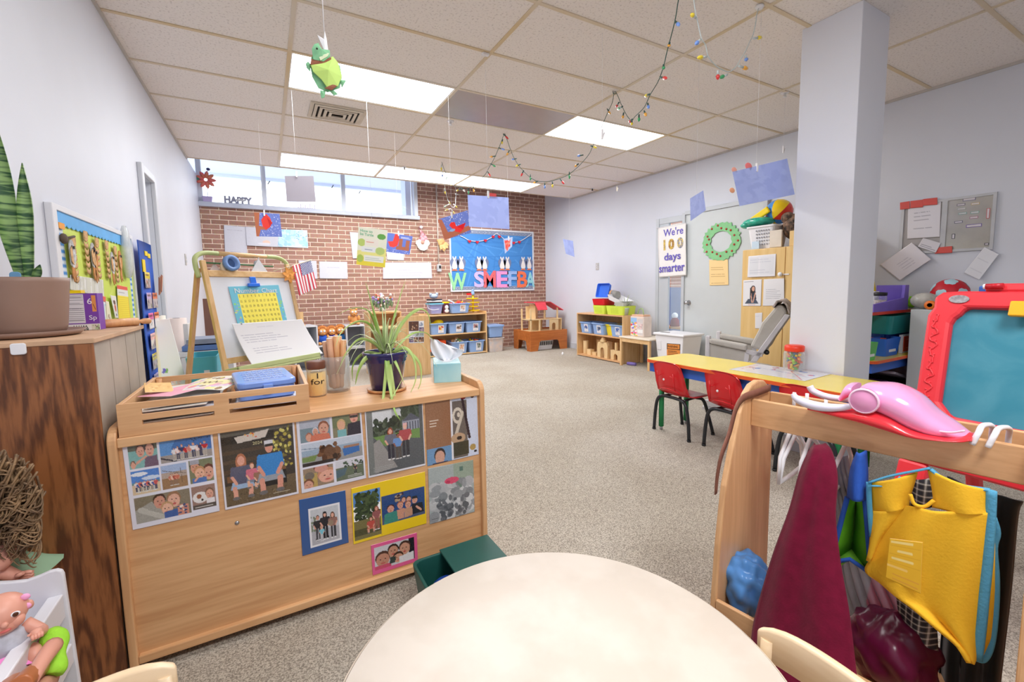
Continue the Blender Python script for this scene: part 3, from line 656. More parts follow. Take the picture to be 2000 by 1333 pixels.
# ================================================================ BACK SHELF AND BINS
def bin_(loc,d0,d1,h,label,group,lab=None,rz=0,c=None,cat='bin',name='storage_bin',lid=False):
    t = thing(name,label,cat,loc,rz,group)
    build('body',MB().tub((0,0,0),d0,d1,h,.006),c or M_blue,t,False,bev=.002)
    lip = MB();n = 20
    o_ = rrect(-d1[0]/2-.012,-d1[1]/2-.012,d1[0]/2+.012,d1[1]/2+.012,.03);i_ = rrect(-d1[0]/2+.005,-d1[1]/2+.005,d1[0]/2-.005,d1[1]/2-.005,.02)
    lip.frame(o_,i_,.016,Matrix.Translation((0,0,h-.01)));build('rim',lip,c or M_blue,t,False,bev=.003)
    if lab is not None:
        s_ = (d0[1]-d1[1])/2/h;w_ = min(.1,d0[0]*.4);y0 = -d0[1]/2-.003;x_ = d0[0]*.12
        def P(x,z): return Mw@Vector((x,y0+s_*z,z))
        Mw = W[t.name];sheet('label_card',lab,[P(x_-w_/2,h*.86),P(x_+w_/2,h*.86),P(x_+w_/2,h*.14),P(x_-w_/2,h*.14)],t)
    if lid: build('lid',MB().prism(o_,.014,Matrix.Translation((0,0,h+.006))),c or M_blue,t,False,bev=.004)
    return t
def card(cols):
    cv = Cv(22,28,(230,230,236));cv.rect(.1,.08,.9,.72,(214,214,220));cv.speck(14,.2,.2,.8,.6,.13,cols);cv.scrib(.2,.78,.8,.9,1,(150,150,160),.03);return cv
SX0,SX1,SY0,SY1,SH = 2.17,3.41,7.06,7.46,.735
t = thing('bookshelf','low birch shelf unit full of light blue bins against the bricks','shelf',((SX0+SX1)/2,(SY0+SY1)/2,0))
for x in (SX0,SX1-.02): build('side_panel',MB().box((x,SY0,0),(x+.02,SY1,SH+.02)),M_birchZ,t,bev=.004)
build('back_panel',MB().box((SX0+.02,SY1-.012,.03),(SX1-.02,SY1,SH)),M_birch,t)
for z,nm in ((.03,'bottom_shelf'),(.385,'shelf'),(SH-.018,'top')): build(nm,MB().box((SX0+.02,SY0,z-.018),(SX1-.02,SY1-.012,z)),M_birch,t,bev=.002)
BG = 'light blue bins on the back shelf'
for i,(x,cols,lb) in enumerate(((2.52,[(220,150,60),(200,60,50),(240,210,120)],'blue bin with yellow toy on the middle shelf, picture card of food'),(2.845,[(90,80,70),(160,130,120)],'centre blue bin on the middle shelf of the back unit'),(3.165,[(80,80,84),(180,120,120)],'right blue bin on the middle shelf of the back unit'))):
    bin_((x,7.24,.386),(.26,.3),(.3,.34),.185,lb,BG,card(cols))
solo('yellow_toy',MB().ball((2.56,7.22,.575),(.09,.08,.06)).ball((2.48,7.22,.56),(.07,.06,.03)),M_yellow,'rounded yellow plastic toy heaped in a bin on the middle shelf','toy')
for i,(x,cols,lb) in enumerate(((2.88,[(200,140,100),(220,180,150)],'blue bin heaped with pale toys on the bottom shelf'),(3.205,[(90,100,90),(140,150,140)],'blue bin with yellow toys at the right end of the bottom shelf'))):
    bin_((x,7.22,.031),(.26,.3),(.3,.34),.2,lb,BG,card(cols))
def heap(name,c,r,n,cols,label,cat,seed=1,kind='stuff',sz=.03):
    rg = random.Random(seed);t = thing(name,label,cat,c);t['kind'] = kind
    for ci,col in enumerate(cols):
        mb = MB()
        for k in range(n):
            a = rg.uniform(0,2*PI);d_ = rg.uniform(0,1)**.5;p = Vector((c[0]+r[0]*d_*math.cos(a),c[1]+r[1]*d_*math.sin(a),c[2]+r[2]*(1-d_)*rg.uniform(.2,1)))
            M = Matrix.Rotation(rg.uniform(0,3),4,'X')@Matrix.Rotation(rg.uniform(0,3),4,'Z');s_ = sz*rg.uniform(.6,1.3)
            if rg.random() < .5: mb.ball(p,(s_,s_*.7,s_*.6),8,6,M)
            else: mb.cbox((0,0,0),(s_*1.8,s_*.9,s_*.7),Matrix.Translation(p)@M)
        build('toy_pieces',mb,mat('heap_%d_%d_%d' % col,col,.5),t)
    return t
heap('toy_heap',(2.88,7.22,.215),(.11,.12,.09),9,[(216,206,190),(214,170,130),(150,190,110),(228,228,230)],'pale mixed toys heaped in the bottom shelf bin','toys',3)
heap('toy_heap',(3.205,7.22,.215),(.1,.12,.09),7,[(244,206,30),(70,60,110),(220,90,60)],'yellow and dark toys heaped in the right bottom bin','toys',4)
solo('orange_box',MB().box((2.42,7.15,.032),(2.66,7.4,.27)),mat('orange_card',(232,88,36),.6),'upright orange box on the bottom shelf beside the blue bins','box',bev=.003)
solo('orange_book',MB().cbox((0,0,0),(.26,.2,.03),Matrix.Translation((2.36,7.18,.12))@Matrix.Rotation(.45,4,'Y')),MATS['orange_card'],'flat orange folder leaning at the left of the bottom shelf','folder',bev=.002)
solo('dark_tray',MB().tub((2.33,7.18,.031),(.22,.2),(.24,.22),.07),mat('dark_grey_plastic',(92,90,92),.5),'dark grey tray under the orange folder on the bottom shelf','tray')
# on top
T = SH+.002
t = thing('book_basket','clear purple basket with wire handle full of books on the back shelf','basket',(2.5,7.22,T))
build('body',MB().tub((0,0,0),(.18,.16),(.24,.22),.17),mat('basket_violet',(150,154,204),.4),t,False);build('rim',MB().frame(rrect(-.13,-.12,.13,.12,.02),rrect(-.112,-.102,.112,.102,.015),.02,Matrix.Translation((0,0,.16))),mat('rim_aqua',(120,196,222),.4),t,False)
build('handle',MB().tube(spl([(-.125,0,.17),(-.13,-.06,.1),(-.07,-.13,.07),(.03,-.13,.08)],6),.004,6),M_white,t,False)
for k,(z,c,lb) in enumerate(((.185,(40,40,48),'dark book lying lowest in the clear purple basket'),(.215,(224,226,232),'white book in the middle of the basket pile'),(.24,(52,50,60),'black book on top of the basket pile'))): solo('book',MB().cbox((0,0,0),(.22,.15,.022),Matrix.Translation((2.5,7.22,T+z))@Matrix.Rotation(.15*k,4,'Z')),mat('book_cover_%d' % k,c,.5),lb,'book','books in the purple basket',bev=.002)
solo('plush_mouse',MB().ball((2.49,7.22,T+.30),(.075,.06,.045)).ball((2.43,7.2,T+.33),.025).ball((2.54,7.2,T+.335),.025),mat('plush_bluegrey',(172,188,214),.9,bump=.3),'blue grey plush toy lying on the basket of books','plush toy')
t = thing('picture_box','dark toy box with yellow lid and white face picture between the two tubs','box',(2.69,7.22,T))
build('body',MB().cbox((0,0,.085),(.11,.1,.17)),mat('box_maroon',(96,46,62),.5,var=.3,vs=20),t,False,bev=.003);build('lid',MB().cbox((0,0,.185),(.13,.11,.025)),M_yellow,t,False,bev=.003);build('picture',MB().ball((.01,-.052,.105),(.036,.008,.036)).ball((.01,-.052,.04),(.045,.008,.03)),M_white,t,False)
bin_((2.92,7.21,T),(.3,.26),(.345,.3),.165,'blue bin with red and yellow toys on top of the back shelf',BG,card([(190,150,130),(210,190,170)]))
heap('toy_heap',(2.93,7.21,T+.155),(.13,.11,.06),9,[(222,40,30),(240,196,40),(230,80,40)],'red and yellow toys heaped in the top bin','toys',6)
solo('white_tool',MB().cbox((0,0,0),(.16,.05,.02),Matrix.Translation((2.8,7.15,T+.19))@Matrix.Rotation(.5,4,'Y')),M_white,'white plastic toy lying across the corner of the top bin','toy')
t = thing('stacking_toy','yellow spiral ramp toy with blue figure at the end of the shelf','toy',(3.22,7.22,T))
build('post',MB().cyl((0,0,0),(0,0,.3),.016),M_yellow,t,False)
for k in range(4): build('ramp',MB().lathe([(.02,.0),(.1,.0),(.115,.02),(.105,.02),(.095,.008),(.02,.008)],(.012*(-1)**k,0,.02+k*.07),20),M_yellow,t,False)
build('figure',MB().lathe([(.03,.3),(.034,.34),(.02,.36),(.026,.38),(.02,.4),(.001,.41)]),M_blue,t,False);build('flag',MB().cbox((-.07,0,.32),(.1,.02,.035)),M_red,t,False)
# floor bins right of the shelf
bin_((3.6,7.22,.001),(.27,.3),(.3,.34),.25,'lower clear bin of pale craft scraps on the floor beside the shelf','stacked bins beside the shelf',c=mat('frosted_plastic',(206,204,208),.3,var=.15,vs=14,c2=(214,196,184)),lid=False)
bin_((3.6,7.22,.268),(.26,.29),(.3,.34),.2,'upper blue lidded bin of the floor stack beside the shelf','stacked bins beside the shelf',lid=True)
# ================================================================ DOLL TABLE, HOUSE, BASKET
M_orw = wood('orange_wood',(196,116,54),(170,92,38),'X',4,10)
t = thing('play_table','low orange wood play table with arched legs in the far corner','table',(4.5,6.98,0))
TX0,TX1,TY0,TY1,TZ = 4.09,4.9,6.68,7.3,.365
def arch(w): return [(0,0),(w*.19,0),(w*.24,.16),(w*.28,.185),(w*.72,.185),(w*.76,.16),(w*.81,0),(w,0),(w,TZ),(0,TZ)]
for y in (TY0,TY1-.025): build('apron_leg',MB().prism(arch(TX1-TX0),.025,Matrix(((1,0,0,TX0),(0,0,-1,y+.025),(0,1,0,0),(0,0,0,1)))),M_orw,t,bev=.003)
for x in (TX0,TX1-.025): build('side_apron',MB().prism(arch(TY1-TY0-.05),.025,Matrix(((0,0,1,x),(1,0,0,TY0+.025),(0,1,0,0),(0,0,0,1)))),M_orw,t,bev=.003)
build('tabletop',MB().box((TX0+.02,TY0+.02,TZ-.04),(TX1-.02,TY1-.02,TZ-.022)),M_orw,t)
t = thing('laundry_basket','white slotted basket under the orange play table','basket',(4.45,6.98,.001))
build('body',MB().tub((0,0,0),(.4,.36),(.46,.42),.2),M_white,t,False)
sl = MB()
for k in range(9): sl.cbox((-.16+.04*k,-.205,.12),(.014,.012,.07))
build('slots',sl,M_black,t,False)
D0 = TZ-.02
t = thing('dollhouse','wooden dollhouse with open rooms and red roof on the orange table','dollhouse',(4.42,6.95,D0))
M_dh = mat('dollhouse_ply',(232,206,158),.5,var=.04,vs=10)
HX0,HX1 = 4.06+.08,4.84
fl = D0+.215
build('lower_floor',MB().box((HX0,6.76,D0),(HX1,7.1,D0+.012)),M_dh,t);build('upper_floor',MB().box((HX0,6.76,fl),(HX1,7.1,fl+.014)),M_dh,t)
for x,y,z0,z1 in ((HX0,6.76,0,.42),(HX0,7.08,0,.42),(4.33,6.76,0,.215),(4.30,7.08,0,.215)): build('post',MB().box((x,y,D0+z0),(x+.026,y+.022,D0+z1)),M_dh,t)
build('room_wall',MB().box((4.35,7.08,D0+.012),(4.6,7.092,fl)),M_dh,t);build('room_wall',MB().box((4.33,6.9,fl),(4.345,7.1,D0+.5)),M_dh,t);build('room_wall',MB().box((4.24,7.08,fl),(4.5,7.092,D0+.46)),M_dh,t)
dw = MB();o_ = [(0,0),(.055,0)]+[(.055+.04+.04*math.cos(a),.1+.04*math.sin(a)) for a in [PI-PI*k/8 for k in range(9)]]+[(.135,0),(.2,0),(.2,.2),(0,.2)]
build('door_wall',MB().prism(o_,.012,Matrix(((1,0,0,4.56),(0,0,-1,6.775),(0,1,0,D0+.012),(0,0,0,1)))),M_dh,t)
build('side_wall',MB().box((HX1-.012,6.77,D0+.012),(HX1,7.1,fl)),M_dh,t)
for x in (4.5,4.79): build('roof_post',MB().box((x,6.85,fl),(x+.025,6.872,D0+.43)),M_dh,t)
rf = MB();R0 = D0+.53
rf.add([(4.2,6.72,R0-.03),(4.36,6.70,R0-.12),(4.47,6.82,R0-.12),(4.30,6.98,R0),(4.22,6.95,R0+.03)],[(0,1,2,3,4)]);rf.slab([[(4.22,6.74,R0),(4.22,7.12,R0)],[(4.62,6.82,R0),(4.62,7.12,R0)],[(4.9,6.8,R0-.16),(4.9,7.12,R0-.16)]],.014,False);rf.slab([[(4.22,6.74,R0),(4.45,6.74,R0)],[(4.24,6.66,R0-.13),(4.44,6.66,R0-.13)]],.012,False)
build('roof',rf,mat('roof_red',(224,70,84),.4),t)
solo('small_white_toy',MB().lathe([(.014,0),(.02,.02),(.012,.045),(.001,.055)],PZ(1099,694,0)),M_white,'tiny white toy standing alone on the carpet near the corner','toy')
# ================================================================ GREY CUBES AND PLUSH
M_gc = mat('grey_cube_laminate',(186,190,198),.5,var=.02);M_ge = mat('white_cube_edge',(216,218,224),.5)
def cube(x0,x1,y0,y1,z0,z1,label,rz=0):
    cx,cy = (x0+x1)/2,(y0+y1)/2;w_,d_,h = x1-x0,y1-y0,z1-z0
    t = thing('cube_shelf',label,'shelf',(cx,cy,z0),rz,'grey cube shelves');k = .018
    for q in (-1,1): build('side_panel',MB().cbox((q*(w_/2-k/2),0,h/2),(k,d_,h)),M_gc,t,False)
    build('top',MB().cbox((0,0,h-k/2),(w_-2*k,d_,k)),M_gc,t,False);build('bottom',MB().cbox((0,0,k/2),(w_-2*k,d_,k)),M_gc,t,False);build('back_panel',MB().cbox((0,d_/2-k/2,h/2),(w_-2*k,k,h-2*k)),M_gc,t,False)
    build('edge_trim',MB().frame([(-w_/2,0),(w_/2,0),(w_/2,h),(-w_/2,h)],[(-w_/2+k,k),(w_/2-k,k),(w_/2-k,h-k),(-w_/2+k,h-k)],.003,Matrix(((1,0,0,0),(0,0,-1,-d_/2),(0,1,0,0),(0,0,0,1)))),M_ge,t,False)
    return t
cube(1.0,1.28,6.9,7.3,.30,.63,'upper right grey cube shelf, topmost, below the seated plush tiger')
cube(1.0,1.28,6.9,7.3,0,.298,'lower right grey cube shelf standing on the carpet')
cube(.28,.58,6.85,7.25,.30,.66,'upper left grey cube shelf beside the easel',.18)
cube(.3,.6,6.9,7.3,0,.298,'lower left grey cube shelf beside the easel')
cube(.61,.99,6.9,7.3,0,.36,'wide grey cube shelf in the middle under the three plush lions')
def plush(x,y,z,s,label,shirt,group=None,name='plush_lion',mane=True):
    t = thing(name,label,'plush toy',(x,y,z),0,group);c = mat('plush_tan',(212,150,88),.9,bump=.3,bs=90);mn = mat('plush_mane',(176,106,52),.95,bump=.5,bs=70)
    b_ = MB().ball((0,0,.07*s),(.062*s,.055*s,.075*s));b_.ball((0,-.01*s,.185*s),(.058*s,.05*s,.055*s))
    for q in (-1,1):
        b_.ball((q*.05*s,-.07*s,.022*s),(.028*s,.05*s,.024*s));b_.ball((q*.07*s,-.02*s,.1*s),(.024*s,.03*s,.045*s));b_.ball((q*.045*s,0,.24*s),.018*s)
    build('body',b_,c,t,False)
    if mane:
        m_ = MB();m_.lathe([(.06*s,-.03*s),(.092*s,-.015*s),(.092*s,.015*s),(.06*s,.03*s)],M=Matrix.Translation((0,.012*s,.19*s))@Matrix.Rotation(PI/2,4,'X'));build('mane',m_,mn,t,False)
    if shirt: build('shirt',MB().lathe([(.068*s,.03*s),(.072*s,.07*s),(.066*s,.11*s),(.045*s,.138*s)]),shirt,t,False)
    e = MB()
    for q in (-1,1): e.ball((q*.022*s,-.055*s,.2*s),(.016*s,.01*s,.017*s))
    build('eyes',e,M_white,t,False);build('nose',MB().ball((0,-.066*s,.172*s),(.016*s,.012*s,.011*s)).ball((0,-.054*s,.16*s),(.034*s,.016*s,.02*s)),c,t,False)
    return t
sb = mat('shirt_blue',(36,84,190),.8);sv = mat('shirt_violet',(92,84,190),.8);sd = mat('shirt_teal',(36,94,150),.8)
PGR = 'plush lions on the grey cubes'
plush(.69,7.03,.362,1.0,'left plush lion in bright blue shirt on the grey cubes',sb,PGR);plush(.82,7.06,.362,.98,'middle plush lion in violet shirt on the grey cubes',sv,PGR);plush(.945,7.06,.362,1.02,'right plush lion in dark blue shirt on the grey cubes',sd,PGR)
plush(1.15,7.08,.632,.98,'orange plush tiger sitting on top of the right grey cube',None,None,'plush_tiger',False)
# wooden peg board leaning by the easel
p = PY(590,630,6.98);solo('wood_block_stand',MB().box((p.x-.06,6.95,.661),(p.x+.02,7.01,.86)).box((p.x-.08,6.94,.661),(p.x+.04,7.02,.68)),M_birchZ,'small wooden stand on the left grey cube beside the easel','stand')
# ================================================================ PLAY KITCHEN
KY = 5.7;kx0,kx1 = PY(776,640,KY).x,PY(839,640,KY).x
t = thing('play_kitchen','birch toy kitchen with photo collage taped on its end panel','toy kitchen',((kx0+kx1)/2,KY+.3,0))
kz = PY(838,616,KY).z
build('end_panel',MB().prism(rrect(kx0,0,kx1,kz,.06,5,(0,0,1,1)),.022,Matrix(((1,0,0,0),(0,0,-1,KY+.022),(0,1,0,0),(0,0,0,1)))),M_birchZ,t,bev=.003)
build('counter',MB().box((kx0-.25,KY+.022,kz-.16),(kx1,KY+.85,kz-.135)),M_birch,t,bev=.003)
build('cabinet_body',MB().box((kx0-.02,KY+.03,0),(kx1-.02,KY+.85,kz-.16)),M_birch,t)
build('hutch_shelf',MB().box((kx0-.28,KY+.3,kz+.03),(kx0+.12,KY+.6,kz+.055)),M_birch,t,bev=.003)
build('hutch_side',MB().box((kx0-.3,KY+.3,0),(kx0-.275,KY+.6,kz+.055)),M_birchZ,t,bev=.003)
build('hutch_side',MB().box((kx0+.12,KY+.3,kz-.135),(kx0+.14,KY+.6,kz+.055)),M_birchZ,t,bev=.003)
build('hutch_back',MB().box((kx0-.275,KY+.58,0),(kx0+.12,KY+.6,kz+.03)),M_birch,t)
build('tap',MB().cyl((kx0+.1,KY+.25,kz-.135),(kx0+.1,KY+.25,kz-.03),.016),mat('toy_blue',(60,140,232),.4),t)
cv = Cv(40,58,(226,226,230));pal = [[(206,170,140),(120,80,60),(90,60,50)],[(150,160,180),(120,130,160),(230,230,235)],[(130,140,120),(170,180,190)],[(170,150,160),(90,80,120)]]
for (x0,y0,x1,y1),c in (((.03,.02,.65,.44),pal[0]),((.68,.02,.97,.26),pal[1]),((.68,.29,.97,.5),pal[3]),((.03,.47,.36,.7),pal[1]),((.39,.53,.97,.7),pal[2]),((.03,.73,.3,.95),pal[3]),((.33,.73,.6,.95),pal[0]),((.63,.73,.97,.95),pal[0])):
    cv.rect(x0,y0,x1,y1,c[-1]);cv.speck(9,x0+.06,y0+.05,x1-.06,y1-.05,.06,c)
sheet('photo_collage',cv,[PY(*q,KY-.002) for q in ((798,628),(828,627),(828,670),(799,671))],None,'small photo collage sheet taped to the toy kitchen end panel','photo sheet')
# flowers on the hutch
fx,fy,fz = kx0-.08,KY+.45,kz+.057
t = thing('flower_bouquet','mixed artificial flower bunch standing on the toy kitchen','flowers',(fx,fy,fz))
rg = random.Random(3);st = MB();lv = MB();heads = {c: MB() for c in ((150,130,190),(226,120,90),(236,226,224),(236,190,90))}
for k in range(46):
    a = rg.uniform(0,2*PI);r_ = rg.uniform(.02,.16);h = rg.uniform(.08,.24);e = Vector((fx+r_*math.cos(a),fy+r_*math.sin(a)*.7,fz+h));st.tube([(fx,fy,fz+.02),(fx+r_*.4*math.cos(a),fy,fz+h*.6),e],.003,5)
    list(heads.values())[k % 4].ball(e,rg.uniform(.012,.022),7,5);lv.ball(e-Vector((0,0,.05)),(.018,.01,.03),6,5)
build('stems',st,M_dgreen,t);build('leaves',lv,mat('leaf_sage',(124,150,120),.6,var=.2),t)
for c,mb in heads.items(): build('blossoms',mb,mat('blossom_%d' % c[0],c,.7),t)
build('vase',MB().lathe([(.04,0),(.05,.02),(.045,.05)],(fx,fy,fz)),M_white,t)
# ================================================================ LEFT WALL
def wl(x,y,o=.0): return PX(x,y,XL+o)
by0,by1,bz1,bz0 = 2.43,3.60,1.515,.75
t = thing('bulletin_board','lime green bulletin board with scalloped blue border on the left wall','bulletin board',(XL,(by0+by1)/2,bz0))
cv = Cv(150,100,(202,222,92))
for k in range(18): cv.line(RNG.uniform(0,1),RNG.uniform(.2,1),RNG.uniform(0,1),RNG.uniform(.2,1),.012,(196,216,84) if k % 2 else (212,230,110))
for k in range(24): y = k/24;cv.rect(.03,y,.07,y+.02,(70,140,210));cv.rect(.935,y,.975,y+.02,(70,140,210))
for y in np.linspace(0,1,25): cv.rect(.03,y+.02,.07,y+1/24,(214,228,240));cv.rect(.935,y+.02,.975,y+1/24,(214,228,240))
sheet('backing_paper',cv,[(XL+.012,by0+.05,bz1-.02),(XL+.012,by1,bz1-.02),(XL+.012,by1,bz0),(XL+.012,by0+.05,bz0)],t)
fr = MB();Mf = Matrix(((0,0,1,XL),(1,0,0,0),(0,1,0,0),(0,0,0,1)))
fr.frame([(by0,bz0-.03),(by1+.03,bz0-.03),(by1+.03,bz1+.004),(by0,bz1+.004)],[(by0+.045,bz0),(by1,bz0),(by1,bz1-.02),(by0+.045,bz1-.02)],.025,Mf);build('frame',fr,M_trim,t,bev=.003)
n = 22;out = [(by0+.05,bz1-.02)];out = [(by1,bz1-.02),(by0+.05,bz1-.02)]
for k in range(n):
    y0 = by0+.05+(by1-by0-.05)*k/n;d_ = (by1-by0-.05)/n
    out += [(y0+d_*.5-d_*.5*math.cos(PI*q/5),bz1-.066-.012*math.sin(PI*q/5)) for q in range(5)]
build('scalloped_border',MB().prism(list(reversed(out)),.003,Mf,.016),mat('border_blue',(96,172,232),.6),t)
tan = mat('craft_tan',(206,164,118),.8,var=.22,vs=50);gry = mat('craft_grey',(190,190,192),.8,var=.3,vs=40);brn = mat('craft_brown',(196,134,76),.8,var=.2,vs=30)
cl = [('nearest of the tan paper chains',142,486),('second tan paper chain from the front',166,474),('third tan paper chain, in the middle of the board',188,486),('fourth tan paper chain from the front',207,490),('farthest tan paper chain beside the plastic bag',224,500)]
for lb,x,y in cl:
    p = wl(x,y,.02)-Vector((0,0,.05));t = thing('paper_chain',lb+' hanging on the green board','paper craft',p-Vector((0,0,.12)),0,'tan paper chains on the green board')
    for k in range(6): build('link',MB().slab([[p+Vector((.003,-.026+.052*u,.085-.03*k-.012*math.sin(PI*u)-.022*v)) for u in (0,.25,.5,.75,1)] for v in (0,.5,1)],.0015),tan,t)
    build('card_head',MB().prism(rrect(-.026,-.016,.026,.018,.008),.002,frameM(p+Vector((.004,0,.085)),(0,1,0),(0,0,1))),tan,t)
for i,(x,y,c) in enumerate(((139,486,gry),(180,490,gry),(184,496,brn),(218,506,gry),(233,503,brn))):
    p = wl(x,y,.026)-Vector((0,0,.03));M = frameM(p,(0,.8,0),(0,0,1))@Matrix.Diagonal((.8,.8,1,1))
    t = thing('paper_owl',['nearest grey paper owl on the green board','grey paper owl in the middle of the green board','tan paper owl in the middle of the green board','far grey paper owl on the green board','farthest tan paper owl next to the plastic bag'][i],'paper craft',p-Vector((0,0,.13)),0,'paper owls on the green board')
    build('body',MB().prism([(.04*math.cos(a)*(1+.15*math.cos(3*a)),.01+.075*math.sin(a)) for a in [2*PI*q/20 for q in range(20)]],.004,M),c,t)
    build('wing',MB().prism([(-.045,.03),(-.02,.05),(-.012,-.05),(-.04,-.03)],.002,M,.006),tan,t);build('tail',MB().prism([(-.02,-.06),(.02,-.06),(.03,-.13),(.01,-.105),(-.004,-.14),(-.024,-.11)],.003,M),brn,t)
    e = MB()
    for q in (-1,1): e.prism([(q*.014+.009*math.cos(a),.045+.009*math.sin(a)) for a in [2*PI*k/10 for k in range(10)]],.002,M,.006)
    build('eyes',e,M_black,t)
p = wl(122,462,.02);t = thing('twig_craft','dark twig with small orange card near the front edge of the green board','paper craft',p-Vector((0,0,.03)));build('twig',MB().tube([p+Vector((.006,-.03,-.01)),p+Vector((.01,.04,.0)),p+Vector((.006,.11,.012))],.005,6),mat('twig_dark',(86,74,62),.8),t);build('leaf_tuft',MB().ball(p+Vector((.012,-.03,-.012)),(.012,.03,.022),8,6),MATS['twig_dark'],t);build('card',MB().prism(rrect(-.03,.03,.03,.055,.004),.002,frameM(p,(0,1,0),(0,0,1))),mat('card_orange',(236,160,60),.6),t)
p = wl(247,495,.03);mb = MB();mb.lathe([(.02,.16),(.035,.14),(.05,.08),(.062,0),(.055,-.09),(.03,-.14),(.001,-.15)],p,14,Matrix.Translation(p)@Matrix.Diagonal((.45,1,1,1))@Matrix.Translation(-p));solo('plastic_bag',mb,mat('bag_film',(214,220,222),.15,var=.1,vs=20,alpha=.72),'clear plastic bag hanging at the far end of the green board','bag')
def wsheet(name,pts,cv,lb,cat,o=.02,**k): return sheet(name,cv,[wl(x,y,o) for x,y in pts],None,lb,cat,**k)
cv = Cv(60,40,(206,208,196))
for k in range(30): x = RNG.uniform(.02,.98);cv.line(x,0,x+.02,1,.012,(188,190,186) if k % 2 else (224,226,226))
wsheet('striped_paper',[(137,537),(201,547),(203,580),(137,566)],cv,'grey striped paper strip above the cereal box on the green board','paper')
cv = Cv(26,50,(188,212,230));cv.rect(0,0,1,.14,(226,232,240)).rect(.1,.0,.4,.05,(90,100,110)).rect(.75,.2,1,1,(226,226,190))
wsheet('jar_picture',[(189,586),(209,589),(212,634),(190,634)],cv,'pale blue jar picture on the green board beside the cereal box','picture')
wsheet('red_card',[(190,577),(206,580),(206,590),(190,587)],Cv(14,10,(224,100,80)),'small red card above the pale blue jar picture','card',.022)
cv = Cv(20,40,(226,222,196));cv.speck(9,.3,.4,.7,.9,.14,[(160,140,120),(190,180,150)])
wsheet('sketch_card',[(206,588),(212,590),(219,632),(210,632)],cv,'narrow cream card with sketch right of the jar picture','card',.022)
cv = Cv(24,50,(226,226,222));cv.ell(.5,.3,.22,.1,(96,70,60)).ell(.52,.55,.2,.16,(206,110,90)).ell(.55,.85,.16,.06,(90,110,140))
wsheet('photo_card',[(215,577),(226,579),(231,622),(225,621)],cv,'tilted white photo card left of the yellow list','card',.025)
cv = Cv(40,80,(244,226,58));cv.rect(0,0,1,.1,(228,92,70)).rect(0,.1,1,.26,(226,228,226));cv.scrib(.15,.13,.85,.23,1,(110,120,130),.03)
for k in range(14): cv.rect(.05,.3+k*.05,.95,.308+k*.05,(224,200,40))
cv.rect(.96,.26,1,1,(230,170,60))
wsheet('yellow_list',[(228,557),(248,561),(256,634),(232,634)],cv,'yellow lined list with red top edge at the far end of the board','list')
t = thing('pocket_chart','blue hanging pocket chart with clear card pockets on the left wall','pocket chart',(XL,3.83,.35))
ya,yb,za,zb = 3.62,3.99,.34,1.495
build('backing',MB().slab([[(XL+.05+.004*math.sin(9*v),ya,za+(zb-za)*v),(XL+.056,(ya+yb)/2,za+(zb-za)*v),(XL+.05,yb,za+(zb-za)*v)] for v in np.linspace(0,1,9)],.006),mat('chart_blue',(52,96,196),.7,var=.05),t)
cols = [(244,226,60),(240,140,60),(200,180,235),(240,110,40),(246,120,190),(240,120,50),(232,160,160),(200,190,230)]
for k in range(7):
    z = zb-.2-k*.135
    for c in range(2):
        if k == 0 and c == 1: continue
        y = ya+.04+c*.17;cvp = Cv(16,12,(214,206,210));cc = cols[(k*2+c) % 8];cvp.rect(0,0,1,.38,cc).scrib(.15,.1,.85,.3,1,(90,60,50),.05);cvp.speck(6,.1,.5,.9,.95,.09,[(150,160,150),(190,150,140),(120,130,150),(220,220,226)])
        sheet('pocket_card',cvp,[(XL+.062,y,z),(XL+.062,y+.14,z),(XL+.062,y+.14,z-.105),(XL+.062,y,z-.105)],t,m=printm('glossy_print',.15,.3))
build('yellow_title',MB().box((XL+.056,ya+.12,zb-.09),(XL+.06,ya+.19,zb-.06)).box((XL+.056,ya+.2,zb-.1),(XL+.06,ya+.27,zb-.07)).box((XL+.056,ya+.03,zb-.2),(XL+.06,ya+.1,zb-.12)),M_yellow,t)
p = Vector((XL+.09,yb-.06,zb-.29));t = thing('stick_bundle','bundle of craft sticks in the top pocket of the blue chart','craft sticks',p-Vector((0,0,.06)))
for k in range(8): build('stick',MB().cbox((0,0,0),(.004,.012,.13),Matrix.Translation(p+Vector((.006*(k%3),.008*k-.03,.01*(k%3))))@Matrix.Rotation(-.35-.05*k,4,'X')),mat('stick_brown_%d' % (k%2),[(150,90,70),(196,150,120)][k%2],.7),t)
# switches
for y_,z_,X_,nm,lb in ((5.9,1.515,XL,'light_switch','grey light switch plate on the left wall beyond the door'),(5.93,1.5,XR-.008,'light_switch','grey wall plate on the right wall above the toy shelf')):
    t = thing(nm,lb,'switch',(X_,y_,z_-.06));build('plate',MB().box((X_,y_-.038,z_-.06),(X_+.008,y_+.038,z_+.06)),mat('switch_plate',(186,184,182),.4),t,bev=.002);s_ = 1 if X_ < 0 else -1;x_ = X_+(.008 if s_ > 0 else 0)
    for q in (-1,1): build('toggle',MB().cbox((x_+s_*.004,y_,z_+q*.02),(.008,.012,.022)),M_trim,t)
